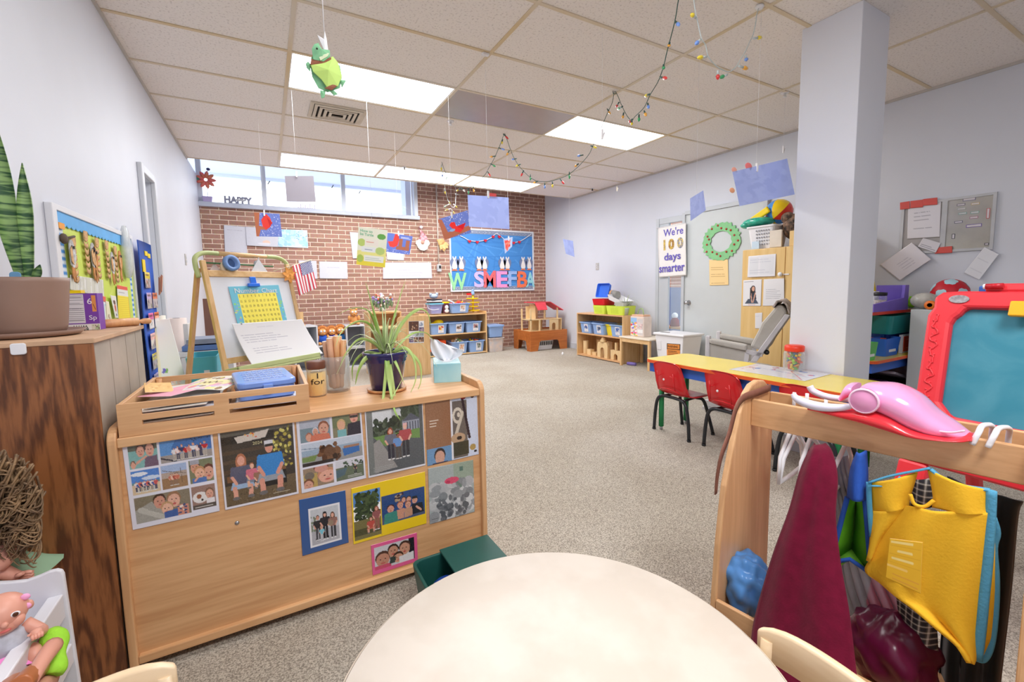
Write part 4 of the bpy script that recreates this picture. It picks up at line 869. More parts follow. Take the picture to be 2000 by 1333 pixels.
# ================================================================ WOOD CABINET WITH PLANT
m = bpy.data.materials.new('oak_laminate');m.use_nodes = True;nt = m.node_tree;b = nt.nodes['Principled BSDF'];L = nt.links.new
tc = nt.nodes.new('ShaderNodeTexCoord');mp = nt.nodes.new('ShaderNodeMapping');mp.inputs['Scale'].default_value = (13,13,1.5);L(tc.outputs['Object'],mp.inputs['Vector'])
n0 = nt.nodes.new('ShaderNodeTexNoise');n0.inputs['Scale'].default_value = .8;n0.inputs['Detail'].default_value = 2;L(mp.outputs[0],n0.inputs['Vector'])
wv = nt.nodes.new('ShaderNodeMath');wv.operation = 'MULTIPLY';wv.inputs[1].default_value = 9;L(n0.outputs['Fac'],wv.inputs[0])
fr_ = nt.nodes.new('ShaderNodeMath');fr_.operation = 'SINE';m2 = nt.nodes.new('ShaderNodeMath');m2.operation = 'MULTIPLY';m2.inputs[1].default_value = 6.283;L(wv.outputs[0],m2.inputs[0]);L(m2.outputs[0],fr_.inputs[0])
n1 = nt.nodes.new('ShaderNodeTexNoise');n1.inputs['Scale'].default_value = 9;n1.inputs['Detail'].default_value = 5;L(mp.outputs[0],n1.inputs['Vector'])
ad = nt.nodes.new('ShaderNodeMath');ad.operation = 'MULTIPLY_ADD';ad.inputs[1].default_value = .16;L(fr_.outputs[0],ad.inputs[0]);L(n1.outputs['Fac'],ad.inputs[2])
rr = nt.nodes.new('ShaderNodeValToRGB');rr.color_ramp.elements[0].color = (*lin((92,52,28)),1);rr.color_ramp.elements[1].color = (*lin((150,94,54)),1);rr.color_ramp.elements[0].position = .3;rr.color_ramp.elements[1].position = .66
L(ad.outputs[0],rr.inputs['Fac']);L(rr.outputs[0],b.inputs['Base Color']);b.inputs['Roughness'].default_value = .4;M_oak = m
CT,CYf,CYb,CXr = 1.03,1.635,2.2,-.43
t = thing('wood_cabinet','tall dark oak cabinet with worn grey side in the left corner','cabinet',(-.585,1.92,0))
build('body',MB().box((XL+.003,CYf+.01,0),(CXr-.004,CYb,CT-.016)),mat('worn_grey_panel',(168,158,146),.7,var=.1,vs=6),t)
build('front_panel',MB().box((XL+.003,CYf,0.0),(CXr,CYf+.01,CT-.014)),M_oak,t,bev=.002)
build('top',MB().box((XL+.003,CYf-.002,CT-.014),(CXr+.004,CYb+.004,CT)),mat('worn_top',(196,160,128),.6,var=.1,vs=12),t,bev=.002)
gr = MB()
for y in (1.8,1.97,2.1): gr.box((CXr-.005,y,.03),(CXr-.0035,y+.004,CT-.02))
build('side_grooves',gr,mat('groove',(140,130,118),.8),t)
solo('hook',MB().prism(rrect(-.015,-.015,.015,.015,.006),.006,frameM(PY(37,682,CYf-.001),(1,0,0),(0,0,1))),M_white,'small white adhesive hook on the oak cabinet front','hook',bev=.002)
pc = Vector((-.628,1.84,CT))
t = thing('plant_saucer','wide brown saucer under the snake plant pot','saucer',pc);build('dish',MB().lathe([(.1,0),(.117,.004),(.13,.018),(.127,.018),(.113,.008),(.001,.008)],n=40),mat('pot_brown',(146,118,104),.45,var=.04),t,False);
W[t.name] = Matrix.Translation(pc)
t = thing('snake_plant','snake plant with two tall banded leaves in a brown pot','plant',pc+Vector((0,0,.009)))
build('pot',MB().lathe([(.084,0),(.09,.02),(.103,.152),(.104,.165),(.099,.165),(.097,.13),(.001,.128)],n=48),MATS['pot_brown'],t,False);build('soil',MB().lathe([(.095,.13),(.001,.134)],n=24),M_soil,t,False)
m = bpy.data.materials.new('snake_leaf');m.use_nodes = True;nt = m.node_tree;b = nt.nodes['Principled BSDF'];L = nt.links.new
tc = nt.nodes.new('ShaderNodeTexCoord');mp = nt.nodes.new('ShaderNodeMapping');mp.inputs['Scale'].default_value = (1.2,1.2,9);L(tc.outputs['Object'],mp.inputs[0])
nn = nt.nodes.new('ShaderNodeTexNoise');nn.inputs['Scale'].default_value = 9;nn.inputs['Detail'].default_value = 3;nn.inputs['Distortion'].default_value = .6;L(mp.outputs[0],nn.inputs['Vector'])
rr = nt.nodes.new('ShaderNodeValToRGB');rr.color_ramp.elements[0].color = (*lin((46,84,50)),1);rr.color_ramp.elements[1].color = (*lin((136,170,104)),1);rr.color_ramp.elements[0].position = .42;rr.color_ramp.elements[1].position = .56;L(nn.outputs['Fac'],rr.inputs[0]);L(rr.outputs[0],b.inputs['Base Color']);b.inputs['Roughness'].default_value = .35;M_snake = m
def leaf(base,tip,w,nrm,wf,cup=.3,n=14,bow=0):
    base,tip,nrm = Vector(base),Vector(tip),Vector(nrm).normalized();s_ = (tip-base).cross(nrm).normalized();P = []
    for k in range(n+1):
        u = k/n;c = base.lerp(tip,u)+s_*bow*math.sin(PI*u);ww = w*wf(u)
        P.append([c-s_*ww+nrm*ww*cup,c,c+s_*ww+nrm*ww*cup])
    return P
def pl_(x,y,Y_): return PY(x,y,Y_)
wfA = lambda u: max(.02,(.45+.55*math.sin(PI*min(u*1.25,1)*.5))*(1-max(0,(u-.55)/.45)**1.8))
build('leaf',MB().slab(leaf(pl_(58,560,1.84),pl_(43,318,1.84),.017,(.2,-1,0),wfA),.004),M_snake,t);build('leaf',MB().slab(leaf(pl_(50,560,1.85),pl_(-12,232,1.83),.026,(.4,-1,0),wfA,bow=-.012),.004),M_snake,t);build('leaf',MB().slab(leaf(pl_(64,560,1.82),pl_(78,517,1.82),.01,(.2,-1,0),wfA),.003),M_snake,t)
p = pl_(31,545,1.8);solo('plant_marker',MB().prism(rrect(-.012,-.1,.012,.02,.008),.003,frameM(p,(1,0,0),(0,0,1))),mat('marker_blue',(110,160,200),.5),'rounded blue plant marker stuck in the snake plant pot','marker',bev=.001)
# cereal box, upside-down tray carton, rolling pin
bx0,bx1,byc = PY(131,600,2.02).x,PY(192,600,2.02).x,2.06
z1 = PY(190,573,2.02).z;z2 = PY(150,632,2.02).z
t = thing('snack_carton','purple snack box with nutrition panel behind the snake plant pot','box',((bx0+bx1)/2,byc,CT))
build('carton',MB().box((bx0-.04,2.021,CT),(bx1,2.08,z1)),mat('carton_purple',(122,66,170),.5,var=.02),t,bev=.001)
cv = Cv(90,100,(122,66,170));cv.rect(.02,.03,.56,.8,(222,220,226))
for k in range(13): cv.rect(.05,.07+k*.055,.53,.076+k*.055,(90,88,100) if k % 4 else (40,40,48))
for k in range(9): cv.scrib(.06,.1+k*.075,.52,.13+k*.075,1,(120,118,128),.01)
cv.rect(0,.83,1,1,(230,228,226));cv.rect(.72,.84,.98,.99,(214,208,196));cv.speck(10,.76,.87,.96,.97,.03,[(130,120,110),(170,190,150)]);cv.rect(.8,.06,.93,.5,(226,150,80));cv.line(.84,.3,.9,.44,.02,(110,60,40))
sheet('printed_front',cv,[(bx0-.002,2.0205,z1),(bx1,2.0205,z1),(bx1,2.0205,CT+.001),(bx0-.002,2.0205,CT+.001)],t)
sx = (bx1-bx0)
text('6',.028,frameM((bx0+sx*.64,2.019,CT+.09),(1,0,0),(0,0,1)),M_white,t,'number');text('Sp',.022,frameM((bx0+sx*.66,2.019,CT+.036),(1,0,0),(0,0,1)),M_white,t,'lettering');text('WITH',.014,frameM((bx0+sx*.6,2.019,CT+.018),(-1,0,0),(0,0,-1)),M_black,t,'lettering');text('BA',.012,frameM((bx0+sx*.62,2.019,CT+.008),(-1,0,0),(0,0,-1)),M_black,t,'lettering')
solo('yellow_card',MB().cbox((bx0+.01,2.05,z1+.006),(.05,.04,.01)),M_yellow,'small yellow card lying on the purple snack box','card')
a,b_ = PZ(190,632,CT+.016),PZ(241,634,CT+.016);a = Vector((bx1+.002,2.12,CT+.016));d_ = Vector((.095,.07,0)).normalized()
t = thing('rolling_pin','small wooden rolling pin lying on the oak cabinet','rolling pin',a+d_*.08-Vector((0,0,.016)))
build('roller',MB().cyl(a-d_*.05,a+d_*.085,.0155,n=18),M_pin,t);build('handle',MB().tube([a+d_*.085,a+d_*.092,a+d_*.105,a+d_*.125,a+d_*.13],[.006,.006,.011,.011,.004],12),M_pin,t)
# ================================================================ EASEL
TLe = np.array(PY(394,528,3.2));he = np.array([math.sin(math.radians(52)),math.cos(math.radians(52)),0]);ne = np.array([he[1],-he[0],0]);th = math.radians(11.7)
de = np.array([0,0,-math.cos(th)])+math.sin(th)*ne;EW,EL = .612,.578
nn_ = np.cross(he,-de);BLe = TLe+EL*de;Me = frameM(BLe,he,-de)
def pe(x,y,o=.0): return PP(x,y,TLe+nn_*o,nn_)
t = thing('chart_easel','wooden chart easel with whiteboard and pale green top bar','easel',(TLe[0]+.25,TLe[1]+.2,0));Mt = Me
M_sage = mat('sage_metal',(186,198,140),.4,var=.04)
hL = (EL*math.cos(th)+ (BLe[2]-EL*0-EL*math.cos(th)*0))
leg = BLe[2]/math.cos(th)
for x in (0,EW-.028): build('front_leg',MB().box((x,-leg+.002,-.012),(x+.028,EL+.06,.012),Me),M_birchZ,t,bev=.003)
build('top_rail',MB().box((.028,EL-.04,-.01),(EW-.028,EL,.012),Me),M_birch,t,bev=.003);build('bottom_rail',MB().box((.028,0,-.01),(EW-.028,.035,.012),Me),M_birch,t,bev=.003)
build('whiteboard',MB().box((.028,.035,-.004),(EW-.028,EL-.04,.002),Me),mat('whiteboard',(226,230,238),.25,var=.01),t)
tr = MB();tr.box((.0,-.075,.012),(EW,-.06,.13),Me);tr.box((0,-.06,.118),(EW,-.03,.13),Me);tr.box((0,-.06,.012),(.012,-.03,.13),Me);tr.box((EW-.012,-.06,.012),(EW,-.03,.13),Me);build('tray',tr,M_sage,t,bev=.004)
ar = [Me@Vector(p) for p in [(-.012,EL-.04,-.02),(-.016,EL+.03,-.022),(-.004,EL+.085,-.025),(.05,EL+.115,-.028),(.14,EL+.118,-.03)]];ar2 = [Me@Vector((EW-p[0],p[1],p[2])) for p in [(-.012,EL-.04,-.02),(-.016,EL+.03,-.022),(-.004,EL+.085,-.025),(.05,EL+.115,-.028),(.14,EL+.118,-.03)]]
build('green_corner',MB().tube(spl(ar,6),.014,10),M_sage,t);build('green_corner',MB().tube(spl(ar2,6),.014,10),M_sage,t);build('top_bar',MB().cyl(Me@Vector((.14,EL+.118,-.03)),Me@Vector((EW-.14,EL+.118,-.03)),.0145),M_birch,t)
build('hanging_rod',MB().cyl(Me@Vector((.05,EL+.055,-.03)),Me@Vector((EW-.1,EL+.05,-.03)),.005),mat('rod_green',(70,120,80),.5),t)
zt = (Me@Vector((0,EL+.02,0))).z
for x in (0.0,EW):
    a = Me@Vector((x,EL+.02,-.03));b_ = Vector((a.x-ne[0]*.34,a.y-ne[1]*.34,0));build('rear_leg',MB().tube([a,b_],.016,4,smooth=False),M_mapleZ,t)
# number chart on the whiteboard
cq = [pe(445.3,560.3,.006),pe(543.6,557,.006),pe(561,628,.006),pe(464.4,636,.006)]
t = thing('number_chart','number chart poster with yellow grid clipped on the easel whiteboard','poster',pe(505,630,.006))
DG = {c: b_ for c,b_ in zip('0123456789',('757 505 505 505 757'.replace('757','111').replace('505','101'),'010 110 010 010 111','111 001 111 100 111','111 001 111 001 111','101 101 111 001 001','111 100 111 001 111','111 100 111 101 111','111 001 010 010 010','111 101 111 101 111','111 101 111 001 111'))}
cv = Cv(200,168,(112,190,214));cv.rect(.135,.2,.9,1,(246,232,96));cv.speck(14,.01,.22,.12,.98,.018,[(150,214,120),(170,150,214),(200,220,120)]);cv.speck(12,.91,.2,.99,.98,.018,[(150,214,120),(170,150,214),(140,220,230)])
cv.rect(.0,.985,1,1,(80,150,120))
for r_ in range(6):
    for c in range(10):
        for i_,d_ in enumerate(str(r_*10+c+1)):
            for yy_,rw_ in enumerate(DG[d_].split()):
                for xx_,bit in enumerate(rw_):
                    if bit == '1': X0 = 31+15*c+4*i_+xx_;Y0_ = 39+22*r_+2*yy_;cv.a[Y0_:Y0_+2,X0] = (120,104,46)
sheet('poster',cv,cq,t)
Mq,qw,qh = quadM(cq);off = Matrix.Translation(Vector(nn_)*.0025)
text('Number Chart',.08,off@Mq@Matrix.Translation((.07*qw,qh*.83,0)),M_white,t,'title',fit=(qw*.84,qh*.125))
p = pe(493,552,.012);t = thing('binder_clip','bright blue magnetic clip at the top of the number chart','clip',p-Vector((0,0,.03)))
build('jaw',MB().box((-.04,-.03,0),(.04,-.008,.016),frameM(p,he,-de)),mat('clip_blue',(40,112,226),.3),t,bev=.003);build('handle',MB().box((-.02,-.01,.004),(.022,.036,.012),frameM(p,he,-de)),MATS['clip_blue'],t,bev=.006)
# flip paper curling off the tray
A = [pe(448.5,634.4,.02),pe(585.4,625,.02)];Bq = [pe(477.5,717,.02),pe(617,694,.02)]
cv = Cv(90,70,(226,226,230))
for k in range(9): cv.scrib(.06+.01*k,.28+k*.055,.55+RNG.uniform(0,.3),.31+k*.055,1,(176,176,190),.008)
cv.scrib(.3,.1,.6,.14,1,(206,206,214),.008);cv.speck(2,.1,.02,.12,.03,.01,[(90,90,96)])
sheet('flip_paper',cv,[A[0],A[1],Bq[1],Bq[0]],None,'large flip chart sheet with faint writing curling over the easel tray','paper',bulge=lambda X,Y: .02+.05*Y**2+.0*X,t=.0015)
# flag on a stick
f0 = [pe(570.8,519.6,.03),pe(606.8,508.8,.03),pe(618.8,562.8,.05),pe(584,578,.05)]
cv = Cv(78,90,(228,226,230))
for k in range(13):
    if k % 2 == 0: cv.rect(k/13,0,(k+1)/13,1,(196,44,66))
cv.rect(5.0/13,0,1,.42,(62,70,130))
for r_ in range(9):
    for c in range(8): cv.ell(.42+.075*c+(.037 if r_ % 2 else 0),.035+.045*r_,.018,.016,(226,228,238))
t = thing('small_flag','small striped flag with white stars on a wooden stick by the easel','flag',f0[3])
sheet('flag_cloth',cv,f0,t,bulge=lambda X,Y: .008*np.sin(X*9)*Y)
build('stick',MB().tube([pe(534,530,.02),pe(572,519,.028),pe(609,507.5,.032)],.0035,6),mat('stick_pale',(230,214,186),.6),t)
p = pe(566,537,.03);mb = MB()
for k in range(7):
    a = 2*PI*k/7+.3;d_ = Vector(he)*math.cos(a)+Vector((0,0,1))*math.sin(a);s_ = d_.cross(Vector(nn_));l = .062
    mb.slab([[p+d_*l*u_-s_*w_*.02,p+d_*l*u_+Vector(nn_)*.006,p+d_*l*u_+s_*w_*.02] for u_,w_ in ((0,.6),(.3,1),(.6,.8),(1,.1))],.0015)
solo('leaf_decoration',mb,mat('autumn_orange',(224,152,74),.7,var=.2,vs=40),'orange paper leaf where the flag stick meets the easel','leaf decoration')
# tape rolls hanging from the top bar
p = pe(449,517,.012)
def ringm(c,R,r_,w_): M = frameM(c,he,-de);M = M.copy();return MB().lathe([(r_,-w_/2),(R,-w_/2),(R,w_/2),(r_,w_/2),(r_,-w_/2)],M=M,n=28)
solo('tape_roll',ringm(p+Vector((0,0,.006))+Vector(nn_)*.015,.05,.03,.022),mat('tape_blue',(112,146,200),.5),'blue painter tape roll hanging on the easel top bar','tape roll','tape rolls on the easel');solo('tape_roll',ringm(p+Vector((.0,0,-.02))-Vector(nn_)*.012,.05,.033,.022),mat('tape_cream',(226,206,176),.6),'cream tape roll hanging behind the blue roll on the easel','tape roll','tape rolls on the easel')
p = pe(500,512,-.03);t = thing('hanging_cards','white hook holding a fan of grey laminated cards on the easel','cards',p-Vector((0,0,.08)))
build('hook',MB().tube(spl([p+Vector(he)*-.01+Vector((0,0,.03)),p+Vector(he)*.004+Vector((0,0,.052)),p+Vector(he)*.02+Vector((0,0,.035)),p+Vector(he)*.014+Vector((0,0,0))],5),.004,6),M_paper,t)
for k in range(4): build('card',MB().prism([(-.075+.012*k,-.085),(.06+.012*k,-.085),(.01,.01),(.0,.01)],.003,frameM(p+Vector(nn_)*(-.012*k+.02),he,-de)),mat('card_grey_%d' % (k%2),[(206,208,214),(170,172,180)][k%2],.3),t)
p = pe(418,522,-.04);solo('paper_triangle',MB().prism([(-.05,-.05),(.05,-.05),(.01,.02),(-.0,.02)],.003,frameM(p,he,-de)),mat('card_pink_grey',(206,190,188),.5),'pale triangular card behind the tape rolls on the easel','card')
# ================================================================ ROLLS AND BINS BEHIND THE DIVIDER
R_ = 'paper rolls leaning by the left wall'
def roll(px0,py0,Y_,r,label,c,lean=.0,zb=.002,grp=R_):
    p = PY(px0,py0,Y_);t = thing('paper_roll',label,'paper roll',(p.x+lean,Y_,zb),0,grp)
    build('roll',MB().tube([(p.x+lean,Y_,zb),(p.x,Y_,p.z)],r,20),c,t);build('core',MB().tube([(p.x,Y_,p.z-.01),(p.x,Y_,p.z+.002)],r*.35,12),M_black,t)
M_r1 = mat('roll_ivory',(228,224,212),.6,var=.02);M_r2 = mat('roll_pinkish',(226,210,204),.6,var=.02)
roll(309,617,4.02,.042,'tall ivory paper roll nearest the blue pocket chart',M_r1);roll(344,622,4.55,.07,'short pinkish paper roll behind the tall ivory roll',M_r2)
cv = Cv(40,80,(230,230,226));cv.rect(0,0,.12,1,(236,226,190));cv.speck(6,.2,.72,.4,.78,.05,[(110,100,190),(130,180,90)]);cv.speck(8,.35,.88,.75,.98,.06,[(226,190,190),(236,206,190)])
a = PY(303,626,3.75);b_ = PY(332,624,3.75);sheet('foam_sheet',cv,[PY(301,627,3.9),PY(331,624,3.9),PY(368,760,3.5),PY(312,760,3.5)],None,'tall white drawing paper leaning by the wall, small scribbles near its foot','paper',t=.006)
p = PY(352,700,4.5);solo('paper_box',MB().box((p.x-.07,4.5,0),(p.x+.07,4.62,.9)),mat('carton_white',(216,214,212),.6),'tall white carton between the paper rolls and the easel','box',bev=.004)
p = PZ(395,735,.25);t = thing('teal_bin','teal open bin on a low white crate left of the easel','bin',(-.46,3.55,0))
q0,q1 = PY(362,700,3.45),PY(424,697,3.45)
build('body',MB().tub(((q0.x+q1.x)/2,3.6,.3),(q1.x-q0.x-.05,.26),(q1.x-q0.x,.34),q0.z-.3),M_teal,t);build('label_card',MB().cbox((q1.x-.06,3.44,q0.z-.1),(.03,.004,.03)),M_paper,t)
solo('white_crate',MB().tub(((q0.x+q1.x)/2,3.6,0),(.2,.28),(.21,.3),.298),M_white,'low white crate carrying the teal bin','crate')
for i,(dz,c,lb) in enumerate(((.03,(226,228,232),'white box stacked behind the teal bin, lowest of three'),(.075,(96,130,190),'blue box in the middle of the stack behind the teal bin'),(.125,(140,150,170),'flat dark topped box highest in the stack behind the teal bin'))):
    p = PY(405,690,4.3);solo('game_box',MB().cbox((p.x+.03*i-.03,4.35,p.z-.02+dz),(.3,.3,.04)),mat('game_box_%d' % i,c,.5),lb,'box','boxes stacked by the easel',bev=.003)
solo('stack_stand',MB().box((p.x-.16,4.2,0),(p.x+.18,4.5,p.z-.012)),M_white,'white stand carrying the stacked boxes behind the teal bin','stand')
p = PY(412,660,4.9);solo('brown_board',MB().box((p.x-.04,4.9,0),(p.x+.1,4.93,1.1)),mat('board_brown',(120,84,72),.6),'tall brown board leaning behind the easel leg','board')
# ================================================================ RIGHT WALL: DOOR DECORATION
def wr(x,y,o=.036): return PX(x,y,XR-o)
def rsheet(name,pts,cv,lb,cat,o=.036,**k): return sheet(name,cv,[wr(x,y,o) for x,y in pts],None,lb,cat,**k)
# banner
bq = [wr(1285,446,.07),wr(1340,436,.07),wr(1340,538,.07),wr(1287,542,.07)]
t = thing('banner','white paper banner saying we are 100 days smarter beside the grey door','banner',bq[3])
sheet('paper',Cv(20,40,(232,230,228)).grain(1),bq,t,bulge=lambda X,Y: .004*np.sin(Y*6))
Mq,qw,qh = quadM(bq);O = Matrix.Translation((-.006,0,0))@Mq;M_pur = mat('banner_violet',(104,92,184),.6)
text("We're",.1,O@Matrix.Translation((qw*.2,qh*.8,0)),M_pur,t,'lettering',fit=(qw*.72,qh*.15),bold=.0015);text('days',.1,O@Matrix.Translation((qw*.22,qh*.28,0)),M_pur,t,'lettering',fit=(qw*.6,qh*.19),bold=.0015);text('smarter',.1,O@Matrix.Translation((qw*.02,qh*.09,0)),M_pur,t,'lettering',fit=(qw*.94,qh*.14),bold=.0015)
for ch,x,c in (('1',.2,(190,150,110)),('0',.38,(150,60,60)),('0',.7,(80,120,200))): text(ch,.1,O@Matrix.Translation((qw*x,qh*.53,0)),mat('digit_%d' % c[0],c,.6,var=.35,vs=70,c2=(226,200,90)),t,'number',fit=(qw*(.07 if ch == '1' else .22),qh*.21),bold=.006)
build('top_rod',MB().cyl(bq[0]+Vector((0,.02,0)),bq[1],.006),M_white,t)
# wreath
c = wr(1408,472,.04);t = thing('paper_wreath','green paper wreath with red berries on the grey door','wreath',c-Vector((0,0,.22)));Mw = frameM(c,(0,-1,0),(0,0,1));n = 54;rg = random.Random(9)
oo = [((.262+.016*math.sin(k*2.9)+rg.uniform(-.008,.008))*math.cos(2*PI*k/n),(.232+.016*math.sin(k*2.9)+rg.uniform(-.008,.008))*math.sin(2*PI*k/n)) for k in range(n)];ii = [(.145*math.cos(2*PI*k/n)*(1+.06*math.sin(5*k)),.128*math.sin(2*PI*k/n)) for k in range(n)]
build('ring',MB().frame(oo,ii,.004,Mw),mat('wreath_green',(134,196,140),.7,var=.06,vs=14),t)
for k in range(17):
    a = 2*PI*k/17+rg.uniform(-.1,.1);r_ = rg.uniform(.72,1.0);build('berry',MB().ball(c+Vector((-.009,-math.cos(a)*.23*r_*1.02,math.sin(a)*.205*r_)),(.006,.013,.013),10,6),mat('berry_red',(176,52,44),.5),t)
cv = Cv(40,50,(238,208,148));cv.scrib(.1,.06,.6,.14,1,(170,130,80),.02);cv.scrib(.1,.18,.9,.95,9,(190,150,96),.014);rsheet('yellow_paper',[(1385,508),(1422,507),(1423,557),(1386,558)],cv,'cream handwritten list under the green wreath on the door','paper')
# ================================================================ YELLOW CABINET
KX,KY0,KY1,KZ = 4.47,2.06,2.93,1.515
M_yw = wood('yellow_birch',(232,198,134),(222,184,116),'Z',3,10)
t = thing('storage_cabinet','tall yellow birch cabinet with papers taped on its door','cabinet',((KX+XR)/2,(KY0+KY1)/2,0))
build('body',MB().box((KX+.02,KY0,0),(XR-.003,KY1,KZ)),M_yw,t)
for a,b_ in ((2.487,KY1),(KY0,2.481)):
    d = build('door',MB().box((KX,a,.06),(KX+.019,b_,KZ-.004)),M_yw,t,bev=.002)
q = wr(1526,536,XR-KX+.0);kM = Matrix.Translation((KX,q.y,q.z))@Matrix.Rotation(-PI/2,4,'Y');build('door_knob',MB().lathe([(.012,0),(.014,.012),(.022,.02),(.02,.03),(.001,.034)],M=kM),M_white,t)
build('latch',MB().box((KX-.006,2.44,q.z-.008),(KX-.0005,q.y-.02,q.z+.004)),M_white,t)
def cs(x,y): return PX(x,y,KX-.002)
cv = Cv(46,36,(226,226,232));cv.rect(.06,.1,.4,.9,(216,218,224)).rect(.45,.12,.94,.88,(218,220,226));cv.scrib(.1,.15,.9,.85,6,(196,198,210),.012)
sheet('paper_notice',cv,[cs(1462,501),(cs(1516,496)),cs(1515,540),cs(1461,542)],None,'white landscape notice highest on the yellow cabinet door','notice','notices on the yellow cabinet',bulge=lambda X,Y: .01*Y)
cv = Cv(46,62,(230,230,234));cv.scrib(.08,.05,.6,.1,1,(120,120,126),.02);cv.poly([(.12,.9),(.3,.72),(.7,.72),(.86,.9)],(66,78,96));cv.poly([(.42,.42),(.68,.42),(.74,.74),(.38,.74)],(44,50,64));cv.ell(.55,.36,.13,.14,(40,28,26));cv.ell(.56,.35,.075,.09,(216,164,140));cv.line(.44,.5,.5,.86,.05,(220,170,146)).line(.68,.5,.56,.86,.05,(220,170,146));cv.rect(.4,.3,.46,.6,(40,28,26));cv.rect(.3,.92,.7,.97,(220,200,200))
sheet('portrait_page',cv,[cs(1452,548),cs(1488,546),cs(1486,598),cs(1451,598)],None,'page with a seated dark haired person in navy clothes, on the yellow cabinet','page','notices on the yellow cabinet')
cv = Cv(44,60,(228,228,232));cv.scrib(.14,.08,.9,.9,12,(170,172,180),.014);sheet('text_page',cv,[cs(1492,546),cs(1533,544),cs(1532,597),cs(1490,598)],None,'page of printed text beside the portrait on the yellow cabinet','page','notices on the yellow cabinet',bulge=lambda X,Y: .012*(1-Y)*X)
cv = Cv(20,44,(226,226,230));cv.scrib(.1,.1,.9,.5,5,(190,190,200),.02);sheet('small_notice',cv,[cs(1475,612),cs(1489,611),cs(1488,642),cs(1475,642)],None,'narrow white slip low on the yellow cabinet behind the chair','notice','notices on the yellow cabinet')
# on top of the cabinet
def kt(x,y,X_=4.62): return PX(x,y,X_)
a,b_ = kt(1469,478),kt(1524,424);t = thing('white_basket','white perforated basket full of beach toys on the yellow cabinet','basket',(4.66,(a.y+b_.y)/2,KZ))
build('body',MB().tub((0,0,0),(.22,a.y-b_.y-.06),(.28,a.y-b_.y),.235,.006),M_white,t,False)
hl = MB()
for r_ in range(5):
    for k in range(6): hl.cbox((-.118-.006*r_,-.09+.026*k+.0,.05+.035*r_),(.006,.012,.014))
build('holes',hl,mat('hole_grey',(150,152,160),.6),t,False);build('rim',MB().frame(rrect(-.15,-(a.y-b_.y)/2-.01,.15,(a.y-b_.y)/2+.01,.03),rrect(-.134,-(a.y-b_.y)/2+.006,.134,(a.y-b_.y)/2-.006,.02),.016,Matrix.Translation((0,0,.225))),M_white,t,False)
cb = a.y;cz = KZ+.24;ym = (a.y+b_.y)/2
solo('teal_pouch',MB().ball((4.63,ym+.09,cz+.055),(.12,.17,.055)).ball((4.6,ym+.19,cz+.03),(.08,.07,.035)),mat('teal_film',(40,166,140),.1,var=.25,vs=20,coat=.6),'shiny teal inflatable lying over the white basket rim','toy')
bb = MB();t = thing('beach_ball','striped beach ball of yellow, red and blue above the white basket','ball',(4.68,ym-.06,cz+.1))
for k in range(6):
    g = []
    for j in range(9):
        th = PI*j/8;g.append([Vector((.13*math.sin(th)*math.cos(k*PI/3+q*PI/9),.13*math.sin(th)*math.sin(k*PI/3+q*PI/9),.13*math.cos(th)+.08)) for q in range(4)])
    g = [[Matrix.Rotation(.9,3,'Y')@p for p in r_] for r_ in g];build('panel',MB().grid(g),mat('ball_%d' % (k % 3),[(246,206,30),(226,60,40),(70,140,214)][k % 3],.25),t,False)
solo('yellow_paddle',MB().cbox((0,0,0),(.03,.22,.07),Matrix.Translation((4.6,ym+.06,cz+.12))@Matrix.Rotation(-.5,4,'X')),M_yellow,'yellow paddle leaning left of the beach ball','toy',bev=.012)
solo('brown_bundle',MB().ball((4.7,ym-.24,cz-.03),(.11,.1,.13)).ball((4.66,ym-.2,cz+.06),(.07,.06,.06)),mat('bundle_brown',(92,84,80),.9,var=.5,vs=26,c2=(150,120,100),bump=.6),'dark brown bundle beside the white basket near the column','bundle')
solo('yellow_box',MB().box((4.5,2.1,KZ+.001),(4.9,2.47,KZ+.15)),M_yw,'yellow wooden box on the right part of the cabinet top','box',bev=.003)
p = kt(1476,478,4.5);solo('small_card',MB().cbox((4.5,p.y,KZ+.042),(.012,.08,.08)),mat('card_ice',(196,216,232),.4),'small pale blue square card in front of the white basket','card',bev=.002);solo('cream_card',MB().cbox((4.515,p.y-.2,KZ+.09),(.02,.12,.17)),mat('card_cream',(222,212,198),.5),'upright cream card in front of the white basket','card',bev=.002)
# ================================================================ TOY SHELF ON THE RIGHT
s0,s1,sX,sZ = 4.80,5.905,4.53,.722
t = thing('bookshelf','low birch shelf unit against the right wall under lime baskets','shelf',((sX+4.95)/2,(s0+s1)/2,0))
for y in (s0,s1-.02): build('side_panel',MB().box((sX,y,0),(4.95,y+.02,sZ)),M_birchZ,t,bev=.004)
build('top',MB().box((sX,s0+.02,sZ-.02),(4.95,s1-.02,sZ-.002)),M_mapleY,t,bev=.002);build('shelf',MB().box((sX,s0+.02,.375),(4.94,s1-.02,.393)),M_mapleY,t);build('bottom_shelf',MB().box((sX,s0+.02,.012),(4.94,s1-.02,.03)),M_mapleY,t);build('back_panel',MB().box((4.93,s0+.02,.03),(4.945,s1-.02,sZ-.02)),M_birch,t)
SG = 'bins on the right shelf'
for y,lb,cols in ((5.70,'far left blue bin on the right shelf, card with red pieces',[(200,60,50),(60,90,150)]),(5.385,'second blue bin from the left on the right shelf, card with dark toy',[(60,70,90),(90,110,150)]),(4.96,'blue bin nearest the door on the right shelf, card with trucks',[(50,80,140),(90,120,190)])):
    bin_((4.68,y,.394),(.24,.24),(.27,.29),.175,lb,SG,card(cols),rz=-PI/2)
bin_((4.73,5.17,.394),(.15,.22),(.19,.27),.165,'plain yellow bin between blue bins on the right shelf',SG,c=mat('bin_yellow',(232,214,50),.4),rz=-PI/2)
